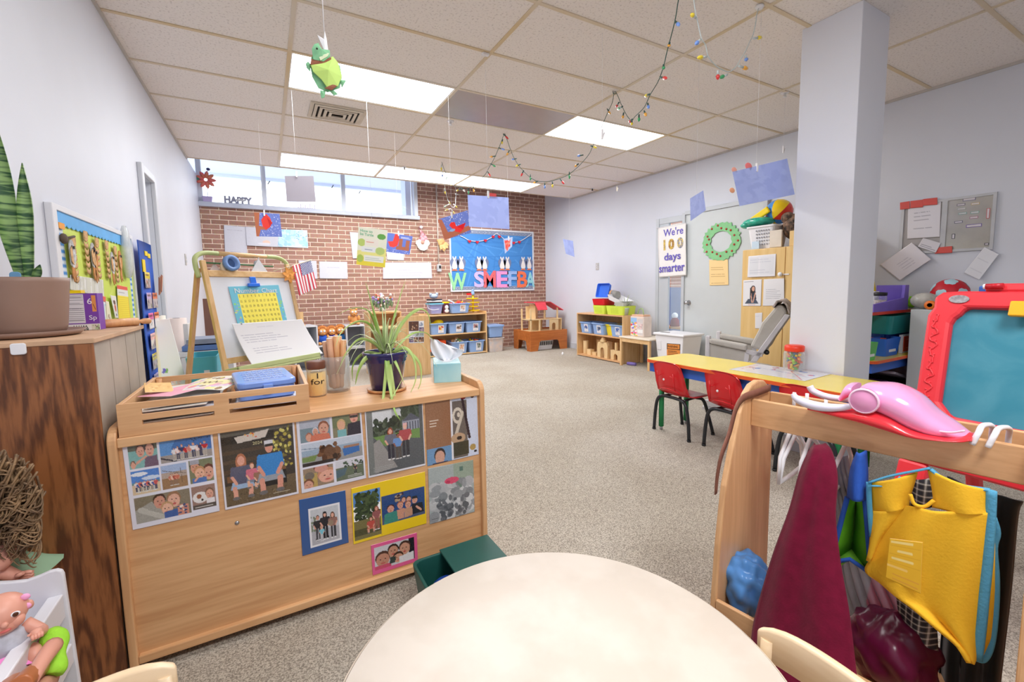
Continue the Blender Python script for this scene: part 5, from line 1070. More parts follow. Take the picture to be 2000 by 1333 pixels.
# wooden blocks
M_blk = wood('block_wood',(230,202,154),(216,180,128),'Z',6,8)
BGp = 'unit blocks on the right shelf';z0 = .0305
def block(mb,lb,cat='block'): return solo('wooden_block',mb,M_blk,lb,cat,BGp,bev=.002)
def ych(x,y): return PX(x,y,4.6).y
yc = ych(1180,690);Mb = Matrix(((0,0,1,4.56),(-1,0,0,yc),(0,1,0,z0),(0,0,0,1)))
block(MB().prism([(-.12,0),(-.045,0)]+[(-.045*math.cos(PI*k/8),.12+.045*math.sin(PI*k/8)) for k in range(9)]+[(.045,0),(.12,0),(.12,.2),(.09,.25),(-.09,.25),(-.12,.2)],.05,Mb),'arched gateway of wooden blocks in the middle of the right shelf');block(MB().cyl((4.585,yc,z0+.252),(4.585,yc,z0+.29),.05).ball((4.585,yc,z0+.30),.035),'round wooden block crowning the arched gateway')
yc2 = ych(1205,695);Mb2 = Matrix(((0,0,1,4.57),(-1,0,0,yc2),(0,1,0,z0),(0,0,0,1)));block(MB().prism([(-.11,0),(-.04,0)]+[(-.04*math.cos(PI*k/8),.06+.035*math.sin(PI*k/8)) for k in range(9)]+[(.04,0),(.11,0),(.11,.15),(-.11,.15)],.05,Mb2),'low wooden arch block right of the gateway');block(MB().box((4.57,yc2-.02,z0+.152),(4.61,yc2+.02,z0+.27)),'upright square block standing on the low arch')
yc3 = ych(1140,680);block(MB().cyl((4.65,yc3,z0),(4.65,yc3,z0+.22),.045),'tall round wooden column block at the left of the shelf')
for k,(dy,h,w_,lb) in enumerate(((.13,.09,.1,'square wooden block left of the gateway'),(.2,.05,.16,'flat wooden block next to the round column'),(-.06,.06,.12,'small wooden block in front of the round column'))): block(MB().box((4.6+.03*k,yc3-dy-w_/2,z0),(4.68+.03*k,yc3-dy+w_/2,z0+h)),lb)
block(MB().box((4.78,yc3-.5,z0),(4.82,yc3-.12,z0+.24)),'long wooden plank standing at the back of the block shelf')
# baskets on the shelf
M_lime = mat('lime_plastic',(204,226,80),.4,var=.02);T2 = sZ
def holes_basket(y,w_,lb):
    t = thing('lime_basket',lb,'basket',(4.7,y,T2),0,'lime baskets on the right shelf');build('body',MB().tub((0,0,0),(.24,w_-.04),(.27,w_),.135),M_lime,t,False);h_ = MB()
    for r_ in range(4):
        for k in range(6): h_.cbox((-.123-.002*r_,-.07+.028*k,.03+.022*r_),(.004,.012,.01))
    build('holes',h_,mat('lime_dark',(160,184,50),.6),t,False);return t
holes_basket(5.40,.29,'left lime green basket under the red tray');holes_basket(5.03,.4,'wide lime green basket beside the small spider plant')
t = thing('red_tray','red tray stacked in the left lime basket','tray',(4.7,5.42,T2+.137));build('body',MB().tub((0,0,0),(.22,.27),(.26,.3),.1),M_red,t,False)
t = thing('blue_tray','blue tray standing on edge above the red tray','tray',(4.74,5.44,T2+.24));build('body',MB().tub((0,0,0),(.2,.27),(.23,.3),.05,.006,Matrix.Translation((0,0,.12))@Matrix.Rotation(-1.35,4,'Y')),mat('tray_blue',(56,112,222),.4),t,False)
t = thing('white_tray','white tilted tray in the wide lime basket','tray',(4.7,5.06,T2+.1));build('body',MB().tub((0,0,0),(.2,.3),(.24,.36),.07,.006,Matrix.Translation((0,0,.09))@Matrix.Rotation(.3,4,'X')),M_white,t,False)
t = thing('grey_bin','grey translucent scoop bin in front of the small spider plant','bin',(4.66,4.94,T2+.06));build('body',MB().tub((0,0,0),(.14,.16),(.18,.2),.13),mat('grey_film',(190,192,186),.3),t,False)
t = thing('wood_toy','round toy of wood and metal lying above the white tray','toy',(4.74,5.2,T2+.26));build('barrel',MB().cyl((0,.05,.06),(0,-.06,.04),.055),mat('toy_grey',(150,148,142),.4),t,False);build('wood_end',MB().cyl((0,.09,.066),(0,.05,.06),.05),M_pin,t,False)
def spider(base,n,l0,l1,m_,seed,parent,droop=.6,w=.012,up=.5,name='leaves'):
    rg = random.Random(seed);mb = MB();base = Vector(base)
    for k in range(n):
        a = rg.uniform(0,2*PI);l = rg.uniform(l0,l1);e = rg.uniform(.25,1.0);P = [];d_ = Vector((math.cos(a),math.sin(a),0));s_ = Vector((-d_.y,d_.x,0));r0 = rg.uniform(0,.02)
        for q in range(8):
            u_ = q/7;out_ = d_*(r0+l*u_*e*.75);zz = l*up*(1.5*u_-(1.0+droop*e)*u_*u_*e*1.1);ww = w*(.35+.65*math.sin(PI*min(u_*1.3+.15,1)))*(1-u_**4*.92);c = base+out_+Vector((0,0,zz));P.append([c-s_*ww/2,c-Vector((0,0,ww*.18)),c+s_*ww/2])
        mb.slab(P,.0012)
    return build(name,mb,m_,parent)
p = Vector((4.64,4.87,T2));t = thing('spider_plant','small spider plant in a pale pot at the end of the right shelf','plant',p)
build('pot',MB().lathe([(.04,0),(.055,.1),(.058,.11),(.05,.11),(.001,.1)],p),mat('pot_celadon',(190,204,184),.3),t);spider(p+Vector((0,0,.1)),22,.18,.3,mat('small_leaf',(168,186,140),.5,var=.2),4,t,.4,.008,.9)
# white table, jar, bin
t = thing('side_table','small white topped wooden side table between shelf and white bin','table',(4.68,4.5,0));wx0,wx1,wy0,wy1,wz = 4.44,4.9,4.2,4.79,.43
build('tabletop',MB().box((wx0,wy0,wz-.018),(wx1,wy1,wz)),M_cream,t,bev=.003)
for x in (wx0+.01,wx1-.045):
    for y in (wy0+.01,wy1-.045): build('leg',MB().box((x,y,0),(x+.035,y+.035,wz-.018)),M_birchZ,t,bev=.003)
for x in (wx0+.014,wx1-.04): build('apron',MB().box((x,wy0+.045,wz-.075),(x+.02,wy1-.045,wz-.018)),M_birch,t)
p0,p1 = PX(1239,614,4.66),PX(1265,655,4.66);t = thing('bead_bottle','square clear bottle of coloured beads with card lid on the side table','bottle',(4.66,(p0.y+p1.y)/2,wz))
cv = Cv(40,70,(224,206,196));cv.rect(0,.06,.5,.3,(150,190,232));cv.speck(60,.05,.3,.5,1,.07,[(236,70,60),(240,190,50),(80,130,220),(110,190,90),(236,230,230),(230,120,170)]);cv.rect(.56,.1,.98,.95,(206,200,200));cv.speck(20,.6,.3,.95,.6,.06,[(196,170,170),(226,200,200)]);cv.rect(.58,.64,.97,.82,(232,232,232))
hw = (p0.y-p1.y)/2;h_ = p0.z-wz;build('body',MB().cbox((0,0,h_*.46),(.16,hw*2,h_*.92)),mat('bottle_pale',(220,206,198),.25),t,False,bev=.01);sheet('bead_window',cv,[Vector((4.579,p0.y-.012,wz+h_*.9)),Vector((4.579,p1.y+.012,wz+h_*.9)),Vector((4.579,p1.y+.012,wz+.01)),Vector((4.579,p0.y-.012,wz+.01))],t);build('lid',MB().cbox((0,0,h_*.96),(.14,hw*1.7,h_*.08)),mat('lid_peach',(226,180,150),.5),t,False,bev=.004);build('handle',MB().tube(spl([(0,hw*.5,h_),(0,hw*.3,h_+.07),(0,-hw*.2,h_+.08),(0,-hw*.4,h_)],5),.006,6),mat('handle_green',(150,190,110),.4),t,False)
t = thing('waste_bin','white bin with orange warning label between side table and door','bin',(4.7,3.95,0));build('body',MB().taper((0,0,0),(.3,.36),(.36,.46),.5),M_white,t,False,bev=.01);build('lid',MB().cbox((0,0,.515),(.4,.5,.03)),M_white,t,False,bev=.01);build('vent',MB().cbox((-.1,.13,.533),(.05,.12,.006)),mat('vent_grey',(150,150,150),.5),t,False)
def tb_(y,z): return Vector((4.7-.15-.03*z/.5-.003,y,z))
cv = Cv(70,52,(226,142,62));cv.rect(.0,.0,1,.48,(52,40,34)).rect(.06,.06,.94,.42,(226,142,62));cv.scrib(.1,.56,.9,.95,3,(80,54,30),.03)
wq = [tb_(3.98,.40),tb_(3.765,.41),tb_(3.775,.25),tb_(3.985,.24)];sheet('warning_label',cv,wq,t);Mq,qw,qh = quadM(wq);text('WARNING',.05,Matrix.Translation((-.002,0,0))@Mq@Matrix.Translation((qw*.1,qh*.66,0)),mat('ink_black',(40,32,28),.6),t,'lettering',fit=(qw*.8,qh*.2))
cv = Cv(20,24,(228,228,232));cv.scrib(.1,.1,.9,.6,4,(200,160,170),.03);sheet('printed_label',cv,[tb_(4.14,.42),tb_(4.08,.42),tb_(4.08,.3),tb_(4.14,.3)],t)
p = PZ(1233,711,.022);solo('purple_toy',MB().tube([p+Vector((-.02,.06,0)),p+Vector((0,0,0)),p+Vector((.02,-.07,0))],[.022,.026,.024],12),mat('toy_purple',(132,116,190),.5),'purple rolled toy on the carpet under the side table','toy')
# ================================================================ GLIDER CHAIR
Og = Vector((3.46,2.6,0));gw = Vector((.906,.42,0));gf = Vector((-.42,.906,0));Gm = Matrix((gw,gf,Vector((0,0,1)))).transposed().to_4x4();Gm.translation = Og
def PG(x,y): q = PP(x,y,Og,gw);r_ = Gm.inverted()@q;return r_.y,r_.z
M_gry = mat('grey_upholstery',(188,184,177),.85,var=.05,vs=6,bump=.12,bs=30);M_gfr = mat('pale_grey_frame',(212,210,214),.4)
t = thing('glider_chair','grey upholstered glider chair with pale frame by the yellow cabinet','armchair',Gm@Vector((.28,-.35,0)));GW = .56
def side(pts,x0,x1): return MB().prism([(y,z) for y,z in pts],x1-x0,Gm@Matrix(((0,0,1,x0),(1,0,0,0),(0,1,0,0),(0,0,0,1))))
bk = [PG(1517,596),PG(1529,598),PG(1537,612),PG(1494,690),PG(1462,680),PG(1479,648),PG(1486,632)]
build('back_cushion',side(bk,.05,GW-.05),M_gry,t,bev=.03)
ay,az = PG(1385,664);by_,bz_ = PG(1458,678)
for x in (0,GW-.09): 
    build('armrest',side([(ay,az+.01),(ay,az-.035),(by_,bz_-.04),(by_,bz_+.015)],x,x+.09),M_gry,t,bev=.015)
    build('arm_panel',side([(ay,az-.04),(ay,.3),(by_-.02,.26),(by_,bz_-.045)],x+.03,x+.06),M_gry,t)
    fy,fz = PG(1381,657);build('arm_post',side([(fy-.02,fz+.0),(fy+.018,fz+.0),(fy+.018,.22),(fy-.02,.22)],x+.02,x+.07),M_gfr,t,bev=.008)
    u0,u1 = PG(1533,614),PG(1472,708);build('back_stile',side([u0,(u0[0]-.035,u0[1]-.01),(u1[0]-.02,u1[1]),(u1[0]+.03,u1[1])],x+.02,x+.06),M_gfr,t,bev=.005)
    v0,v1 = PG(1456,684),PG(1483,690);build('side_rail',side([(v0[0],v0[1]),(v0[0],v0[1]-.035),(v1[0]-.02,v1[1]-.035),(v1[0]-.02,v1[1])],x+.02,x+.06),M_gfr,t)
    w0 = PG(1454,686);build('side_strut',side([(w0[0],w0[1]-.02),(w0[0]-.035,w0[1]-.02),(w0[0]-.0,.1),(w0[0]+.035,.1)],x+.02,x+.05),M_gfr,t)
    build('base_rail',side([(0,.03),(0,.09),(-.68,.09),(-.68,.03)],x+.02,x+.06),M_gfr,t,bev=.004);build('floor_runner',side([(.02,0),(.02,.028),(-.7,.028),(-.7,0)],x+.015,x+.065),M_gfr,t)
build('seat_cushion',side([(.0,.32),(.0,.45),(-.5,.40),(-.5,.28)],.1,GW-.1),M_gry,t,bev=.03)
build('front_stretcher',MB().box((.05,-.05,.2),(GW-.05,0,.24),Gm),M_gfr,t)
kk = PG(1496,690);build('recline_knob',MB().ball(Gm@Vector((.05,kk[0],kk[1])),.022).cyl(Gm@Vector((.05,kk[0],kk[1])),Gm@Vector((-.03,kk[0]-.02,kk[1]+.01)),.008),M_black,t)
pts = [PG(1508,604),PG(1516,592),PG(1528,590),PG(1538,600),PG(1543,615)];P = []
for x in np.linspace(.02,GW-.05,7): P.append([Gm@Vector((x,y+.004*math.sin(20*x),z+.012+.006*math.sin(31*x+z*20))) for y,z in pts])
solo('throw_blanket',MB().slab(P,.012),mat('blanket_knit',(172,164,152),.9,var=.35,vs=30,c2=(206,190,186),bump=.4),'knitted grey throw draped over the top of the glider','blanket')
# ================================================================ YELLOW TABLE, RED CHAIRS, JAR
def kid_table(x0,x1,y0,y1,z,lb,legs):
    t = thing('activity_table',lb,'table',((x0+x1)/2,(y0+y1)/2,0));o_ = rrect(x0,y0,x1,y1,.06)
    build('tabletop',MB().prism(o_,.012,Matrix.Translation((0,0,z-.012))),mat('yellow_laminate',(244,220,84),.25,var=.02,coat=.2),t);build('edge_band',MB().frame(rrect(x0-.004,y0-.004,x1+.004,y1+.004,.062),rrect(x0+.002,y0+.002,x1-.002,y1-.002,.058),.022,Matrix.Translation((0,0,z-.024))),mat('edge_orange',(226,92,40),.4),t);build('underside',MB().prism(rrect(x0+.003,y0+.003,x1-.003,y1-.003,.055),.011,Matrix.Translation((0,0,z-.0235))),mat('edge_red',(206,60,44),.5),t)
    ap = MB();k = .03;ap.frame([(x0+k,y0+k),(x1-k,y0+k),(x1-k,y1-k),(x0+k,y1-k)],[(x0+k+.02,y0+k+.02),(x1-k-.02,y0+k+.02),(x1-k-.02,y1-k-.02),(x0+k+.02,y1-k-.02)],.075,Matrix.Translation((0,0,z-.1)));build('apron',ap,mat('apron_blue',(52,96,186),.5,var=.04),t)
    for x,y in legs:
        l_ = build('leg',MB().cyl((x,y,.03),(x,y,z-.05),.02),mat('leg_green',(40,140,84),.45),t);build('glide',MB().cyl((x,y,0),(x,y,.03),.012),M_steel,l_)
    return t
TZ1 = .572;kid_table(2.61,3.095,1.08,2.52,TZ1,'long yellow table with blue apron and green legs in front of the column',((2.70,2.42),(2.99,2.42),(2.70,1.18),(2.99,1.18)))
cv = Cv(70,60,(232,232,238));cv.speck(10,.1,.1,.9,.5,.05,[(210,80,90),(90,130,210),(236,236,240)])
for k in range(9): cv.line(RNG.uniform(0,1),RNG.uniform(0,1),RNG.uniform(0,1),RNG.uniform(0,1),.012,[(196,200,214),(120,150,214),(214,110,120)][k % 3])
z = TZ1+.001;sheet('drawing_sheet',cv,[PZ(1478,711,z),PZ(1624,731,z),PZ(1572,745,z),PZ(1424,722,z)],None,'white laminated drawing mat lying on the yellow table','mat',m=printm('glossy_print',.15,.3))
pj = PZ(1550,724,TZ1);rj = .062;hj = .165;t = thing('toy_jar','clear jar with red lid full of coloured plastic toys on the yellow table','jar',(pj.x,pj.y,TZ1+.003))
build('jar_body',MB().lathe([(.05,0),(rj,.012),(rj,.115),(.05,.132),(.05,.145)],n=28),M_clear,t,False);build('lid',MB().lathe([(.056,.128),(.058,.132),(.058,.162),(.05,.168),(.001,.168)],n=28),mat('lid_red',(232,62,34),.35),t,False)
rg = random.Random(11);TC = [(226,70,40),(246,206,40),(90,180,70),(80,120,170),(240,150,50),(170,210,60),(214,90,110)]
for k in range(64):
    a = rg.uniform(0,2*PI);r_ = rg.uniform(.0,.042);p = Vector((r_*math.cos(a),r_*math.sin(a),.014+.105*k/64));M = Matrix.Translation(p)@Matrix.Rotation(rg.uniform(0,3),4,'X')@Matrix.Rotation(rg.uniform(0,3),4,'Z')
    build('plastic_piece',(MB().cbox((0,0,0),(.034,.013,.009),M) if k % 3 else MB().ball(p,(.013,.01,.01),8,6)),mat('piece_%d' % (k % 7),TC[k % 7],.35),t,False)
# red stacking chairs (face +x)
def red_chair(loc,rz,label):
    t = thing('stacking_chair',label,'chair',loc,rz,'red stacking chairs at the yellow table');sh = MB();P = []
    prof = [(-.062,.575,.118,0),(-.06,.56,.135,.004),(-.05,.48,.143,.014),(-.035,.40,.15,.02),(-.012,.345,.155,.02),(.02,.312,.158,.016),(.07,.302,.16,.012),(.16,.304,.158,.008),(.24,.31,.15,.003),(.272,.302,.14,0)]
    for x,z,hw,cv_ in prof:
        r_ = []
        for k in range(9):
            u_ = -1+k/4;back = x < .0;e = cv_*u_*u_;r_.append(Vector((x+(e*1.2 if back else 0),u_*hw,z+(e if not back else 0)-(.02*u_**4 if z > .55 else 0))))
        P.append(r_)
    s_ = build('seat_shell',sh.slab(P,.006),M_red,t,False)
    rb = MB()
    for q in (-1,1): rb.tube([(-.068,q*.085,.36),(-.074,q*.078,.48)],.005,6);
    rb2 = MB()
    for q in (-1,1):
        build('back_rib',MB().tube([(-.053,q*.085,.37),(-.064,q*.08,.44),(-.07,q*.078,.5)],.0045,6),M_red,s_,False);build('back_rib',MB().tube([(-.062,q*.08,.46),(-.066,q*.045,.475)],.004,6),M_red,s_,False)
    build('back_lip',MB().tube([(-.02,-.1,.345),(-.038,-.06,.365),(-.04,0,.37),(-.038,.06,.365),(-.02,.1,.345)],.0045,6),M_red,s_,False)
    build('rivet',MB().ball((-.062,.02,.44),(.006,.009,.009),10,6),M_white,t,False)
    rear = spl([(-.0,-.175,.012),(-.0,-.165,.14),(.0,-.145,.245),(.005,-.11,.285),(.012,-.05,.292),(.012,.05,.292),(.005,.11,.285),(.0,.145,.245),(-.0,.165,.14),(-.0,.175,.012)],5);build('rear_leg_frame',MB().tube(rear,.0125,10),M_tube,t,False)
    frt = spl([(.285,-.15,.012),(.25,-.135,.15),(.215,-.115,.27),(.17,-.085,.292),(.16,-.04,.294),(.16,.04,.294),(.17,.085,.292),(.215,.115,.27),(.25,.135,.15),(.285,.15,.012)],5);build('front_leg_frame',MB().tube(frt,.0125,10),M_tube,t,False)
    for q in (-1,1): build('side_tube',MB().cyl((.01,q*.1,.287),(.17,q*.085,.293),.009),M_tube,t,False)
    for x,y in ((0,-.175),(0,.175),(.285,-.15),(.285,.15)): build('foot_glide',MB().cyl((x,y,0),(x,y,.014),.014),M_black,t,False)
    return t
c0 = red_chair((2.655,2.285,0),-.05,'red stacking chair at the far end of the yellow table, farthest from the dress-up rack');dup(c0,None,(2.66,1.83,0),-.08,'middle red stacking chair at the yellow table');dup(c0,None,(2.66,1.32,0),-.05,'red stacking chair nearest the camera, half behind the dress-up rack')
# ================================================================ SHELVES BEHIND THE COLUMN
Y2 = 1.5
kid_table(3.93,4.97,Y2,2.04,.56,'yellow topped craft table with blue apron behind the column',((4.02,1.6),(4.88,1.6),(4.02,1.95),(4.88,1.95)))
t = thing('display_shelf','yellow shelf board with dark edge above the craft table','shelf',(4.4,1.85,0));sz = .915
build('board',MB().box((3.8,1.6,sz-.02),(4.45,2.04,sz)).box((4.45,1.6,sz-.02),(4.86,2.04,sz)),mat('shelf_yellow',(206,178,60),.5),t,bev=.002);build('edge',MB().box((3.795,1.592,sz-.022),(4.86,1.6,sz+.001)),MATS['edge_red'],t)
for x in (3.85,4.40): build('post',MB().box((x,2.042,0),(x+.03,2.055,sz-.02)),M_steel,t)
def f2(x,y,Y_=Y2+.06): return PY(x,y,Y_)
TT = .561
def cup(x0,x1,ytop,c,lb,Yc=1.58,lab='number'):
    a,b_ = f2(x0,ytop,Yc-.05),f2(x1,ytop,Yc-.05);cx = (a.x+b_.x)/2;w_ = b_.x-a.x;t = thing('pencil_bin',lb,'bin',(cx,Yc,TT),0,'small bins on the craft table');build('body',MB().tub((0,0,0),(w_*.78,.09),(w_,.11),a.z-TT,.004),mat('cup_%d' % c[0],c,.4),t,False);build('marking',MB().cbox((0,-.05,(a.z-TT)*.3),(w_*.4,.004,.02)),M_white,t,False);return t
cup(1694,1715,672,(90,186,90),'green bin at the left of the craft table');cup(1712,1731,664,(232,96,50),'orange bin next to the green bin on the craft table',1.66);cup(1729,1759,663,(46,104,206),'blue bin with papers on the craft table',1.6)
p = f2(1708,645,1.72);solo('blue_binder',MB().cbox((0,0,0),(.035,.2,.26),Matrix.Translation((p.x,1.72,TT+.14))@Matrix.Rotation(.22,4,'Y')),mat('binder_blue',(40,76,176),.5),'tilted dark blue binder behind the green bin','binder',bev=.003)
for k in range(4):
    p = f2(1722+6*k,640,1.74+.015*k);solo('paper_folder',MB().cbox((0,0,0),(.006,.2,.23),Matrix.Translation((p.x,1.76,TT+.13))@Matrix.Rotation(-.25-.04*k,4,'Y')),mat('folder_%d' % k,[(104,100,84),(150,146,130),(206,200,190),(220,222,224)][k],.6),['dark folder leftmost of the leaning row on the craft table','olive folder second in the leaning row on the craft table','cream folder third in the leaning row on the craft table','white folder rightmost of the leaning row on the craft table'][k],'folder','leaning folders on the craft table')
a,b_ = f2(1764,655,1.56),f2(1791,693,1.56);bkq = thing('orange_booklet','white booklet with orange cover standing on the craft table','booklet',((a.x+b_.x)/2,1.57,TT));build('pages',MB().box((a.x,1.561,TT),(b_.x,1.585,a.z)),M_paper,bkq);cv = Cv(20,24,(214,74,44));cv.scrib(.2,.1,.8,.9,3,(236,150,110),.04);sheet('cover',cv,[(a.x+.012,1.5605,a.z-.012),(b_.x-.006,1.5605,a.z-.012),(b_.x-.006,1.5605,TT+.012),(a.x+.012,1.5605,TT+.012)],bkq)
t = thing('blue_tub','blue tub under the teal tub at the right of the craft table','bin',(4.66,1.72,TT));build('body',MB().tub((0,0,0),(.5,.16),(.52,.18),.165),mat('tub_blue',(30,92,190),.4),t,False)
a,b_ = Vector((4.3,0,0)),Vector((4.93,0,0));t = thing('teal_tub','large teal tub with white label below the yellow shelf','bin',(4.62,1.7,TT+.168));build('body',MB().tub((0,0,0),(.56,.26),(.62,.3),.15),mat('tub_teal',(34,128,128),.4),t,False);build('label_card',MB().cbox((.12,-.15,.1),(.07,.006,.035)),M_paper,t,False)
# upper shelf contents
ST = sz+.001
a,b_ = f2(1701,600,1.62),f2(1770,557,1.62);t = thing('purple_bin','low purple bin with high right end on the yellow shelf','bin',((a.x+b_.x)/2,1.72,ST));w_ = b_.x-a.x
build('body',MB().prism([(-w_/2,0),(w_/2,0),(w_/2,b_.z-ST),(w_/2-.07,b_.z-ST),(w_/2-.085,.1),(-w_/2,.06)],.02,Matrix(((1,0,0,0),(0,0,-1,-.1),(0,1,0,0),(0,0,0,1)))).box((-w_/2,-.1,0),(w_/2,.1,.012)).box((w_/2-.02,-.1,0),(w_/2,.1,b_.z-ST)).box((-w_/2,.08,.0),(w_/2,.1,.06)),mat('bin_purple',(118,96,196),.4),t,False)
p = f2(1719,585,1.7);t = thing('lid_jar','clear jar with black lid in the purple bin','jar',(p.x,1.7,ST+.013));build('jar_body',MB().lathe([(.04,0),(.045,.01),(.045,.1),(.04,.11)]),M_clear,t,False);build('lid',MB().lathe([(.043,.108),(.046,.112),(.046,.135),(.001,.138)]),M_black,t,False);build('contents',MB().lathe([(.04,.004),(.041,.07),(.001,.075)]),mat('shell_mix',(196,176,164),.7,var=.4,vs=60),t,False)
p = f2(1745,565,1.74);solo('green_box',MB().cbox((0,0,0),(.09,.05,.14),Matrix.Translation((p.x,1.75,ST+.1))@Matrix.Rotation(.6,4,'Y')),mat('box_green',(36,140,70),.5),'tilted green box in the purple bin','box',bev=.003);solo('red_cloth',MB().ball((p.x-.02,1.68,ST+.045),(.07,.04,.04)),mat('cloth_red',(176,34,44),.7),'small red cloth heap in the purple bin','cloth');solo('yellow_cone',MB().lathe([(.03,0),(.002,.16)],(f2(1709,550,1.76).x,1.78,ST+.16)),M_yellow,'yellow cone tip standing behind the black lidded jar','cone')
solo('white_carton',MB().box((f2(1709,550,1.76).x-.05,1.74,ST+.013),(f2(1709,550,1.76).x+.04,1.82,ST+.158)),M_white,'white carton behind the black lidded jar','box',bev=.003)
p = f2(1781,588,1.66);mb = MB();mb.ball((p.x,1.66,ST+.05),(.05,.04,.045))
for k in range(6): a_ = k*1.05;mb.tube([(p.x,1.66,ST+.06),(p.x+.06*math.cos(a_),1.66+.02*math.sin(3*a_),ST+.07+.035*math.sin(a_))],[.016,.01],8)
solo('lime_toy',mb,mat('toy_lime',(150,226,40),.4),'lime green rubber toy beside the purple bin','toy')
# soccer ball
bq_ = PX(1855,574,4.78);rb = .118;pdz = bq_.z-rb
solo('low_cupboard',MB().box((4.46,.95,0),(4.985,1.49,pdz-.001)),M_gdoor,'grey low cupboard by the right wall behind the red easel','cupboard',bev=.004)
t = thing('soccer_ball','red soccer ball with pale blue patches behind the red easel','ball',(4.78,bq_.y,pdz));build('shell',MB().ball((0,0,rb),rb,32,20),mat('ball_red',(196,28,44),.5,bump=.1),t,False)
g = (1+5**.5)/2;ico = [Vector(v).normalized() for v in [(0,1,g),(0,-1,g),(0,1,-g),(0,-1,-g),(1,g,0),(-1,g,0),(1,-g,0),(-1,-g,0),(g,0,1),(-g,0,1),(g,0,-1),(-g,0,-1)]]
for v in ico:
    v = Matrix.Rotation(.5,3,'Y')@Matrix.Rotation(.3,3,'X')@v;x_ = v.orthogonal().normalized();y_ = v.cross(x_);P = []
    for r_ in (0,.5,1): P.append([((v+(x_*math.cos(2*PI*k/15)+y_*math.sin(2*PI*k/15))*.36*r_*(1-.12*math.cos(5*2*PI*k/15)*r_)).normalized()*(rb+.0015))+Vector((0,0,rb)) for k in range(15)])
    build('patch',MB().grid(P,True,True),mat('patch_blue',(176,212,224),.5),t,False)
p = PX(1806,588,4.62);solo('clear_bag',MB().ball((4.62,p.y,pdz+.065),(.09,.09,.065)),mat('film_grey',(200,198,190),.2,var=.2,vs=14,alpha=.8,bump=.5,bs=14),'crumpled clear bag left of the red ball','bag')
p = PX(1817,600,4.5);solo('orange_ring',MB().lathe([(.016,-.016),(.034,-.016),(.034,.016),(.016,.016),(.016,-.016)],M=Matrix.Translation((4.5,p.y,pdz+.035))@Matrix.Rotation(PI/2,4,'Y')),mat('ring_orange',(240,124,40),.4),'orange ring toy in front of the red ball','toy')
p = f2(1790,605,1.55);solo('metal_plate',MB().lathe([(.001,0),(.1,.004),(.14,.02),(.14,.024),(.1,.009),(.001,.005)],(p.x,1.79,.863)),M_steel,'round metal plate lying over the teal tub','plate')
# below the craft table
solo('purple_box',MB().cbox((4.3,1.78,.16),(.46,.3,.32)),mat('box_violet',(120,76,140),.5),'purple box under the craft table','box',bev=.004);solo('grey_folder',MB().cbox((0,0,0),(.4,.3,.02),Matrix.Translation((4.62,1.7,.36))@Matrix.Rotation(.25,4,'Y')),mat('folder_grey',(150,142,152),.5),'grey printed folder leaning under the craft table','folder',bev=.002);solo('dark_crate',MB().tub((4.72,1.75,0),(.36,.34),(.4,.38),.3),mat('crate_dark',(42,40,44),.6),'dark crate under the craft table near the wall','crate')
# ================================================================ RIGHT WALL NOTICE BOARD
M_bf = mat('board_frame_grey',(190,192,196),.4,metal=.2)
n0,n1,nz1,nz0 = 1.187,1.775,1.835,1.392
t = thing('notice_board','grey framed board, half pinboard and half metal, on the right wall','notice board',(XR,(n0+n1)/2,nz0));Mn = Matrix(((0,0,-1,XR),(-1,0,0,0),(0,1,0,0),(0,0,0,1)))
ym_ = (n0+n1)/2-.0
fr = MB();fr.frame([(-n1,nz0),(-n0,nz0),(-n0,nz1),(-n1,nz1)],[(-n1+.02,nz0+.02),(-n0-.02,nz0+.02),(-n0-.02,nz1-.02),(-n1+.02,nz1-.02)],.018,Mn);fr.box((XR-.018,ym_-.012,nz0+.02),(XR,ym_+.022,nz1-.02));build('frame',fr,M_bf,t)
build('pinboard',MB().box((XR-.008,ym_+.022,nz0+.02),(XR-.002,n1-.02,nz1-.02)),mat('pinboard_grey',(176,172,172),.8),t);build('metal_panel',MB().box((XR-.008,n0+.02,nz0+.02),(XR-.002,ym_-.012,nz1-.02)),mat('metal_panel',(186,182,172),.28,metal=.75),t)
NM = mat('tag_paper',(214,210,216),.5)
for x,y,w_,h_,c,lb in ((1893,389,.075,.026,(110,110,140),'large title'),(1877,400,.05,.018,(120,118,130),'first'),(1905,398,.05,.018,(200,180,130),'second'),(1878,408,.05,.016,(170,180,170),'third'),(1880,417,.05,.016,(140,180,170),'fourth'),(1904,415,.05,.018,(140,130,170),'fifth'),(1902,425,.05,.018,(180,130,150),'sixth'),(1872,434,.05,.018,(110,110,130),'seventh'),(1902,441,.09,.024,(120,96,170),'wide purple framed'),(1862,462,.02,.04,(90,90,100),'upright dark'),(1930,417,.02,.08,(200,110,110),'upright red'),(1927,477,.026,.018,(70,70,80),'small dark')):
    p = PX(x,y,XR-.0095);t2 = thing('magnet_label',f'{lb} magnetic name label on the metal board','label',p-Vector((0,0,h_/2)),0,'magnetic labels on the metal board');Mm = frameM(p,(0,-1,0),(0,.0,1))
    build('border',MB().box((-w_/2,-h_/2,-.001),(w_/2,h_/2,.0006),Mm),mat('tag_%d_%d' % (c[0],c[2]),c,.5),t2);build('paper',MB().box((-w_/2+.004,-h_/2+.004,.0006),(w_/2-.004,h_/2-.004,.0012),Mm),NM,t2)
def npaper(pts,cv,lb,o=.012): return sheet('wall_notice',cv,[PX(x,y,XR-o) for x,y in pts],None,lb,'notice','notices on the right wall',m=printm('glossy_print',.15,.3),bulge=lambda X,Y: .004*Y)
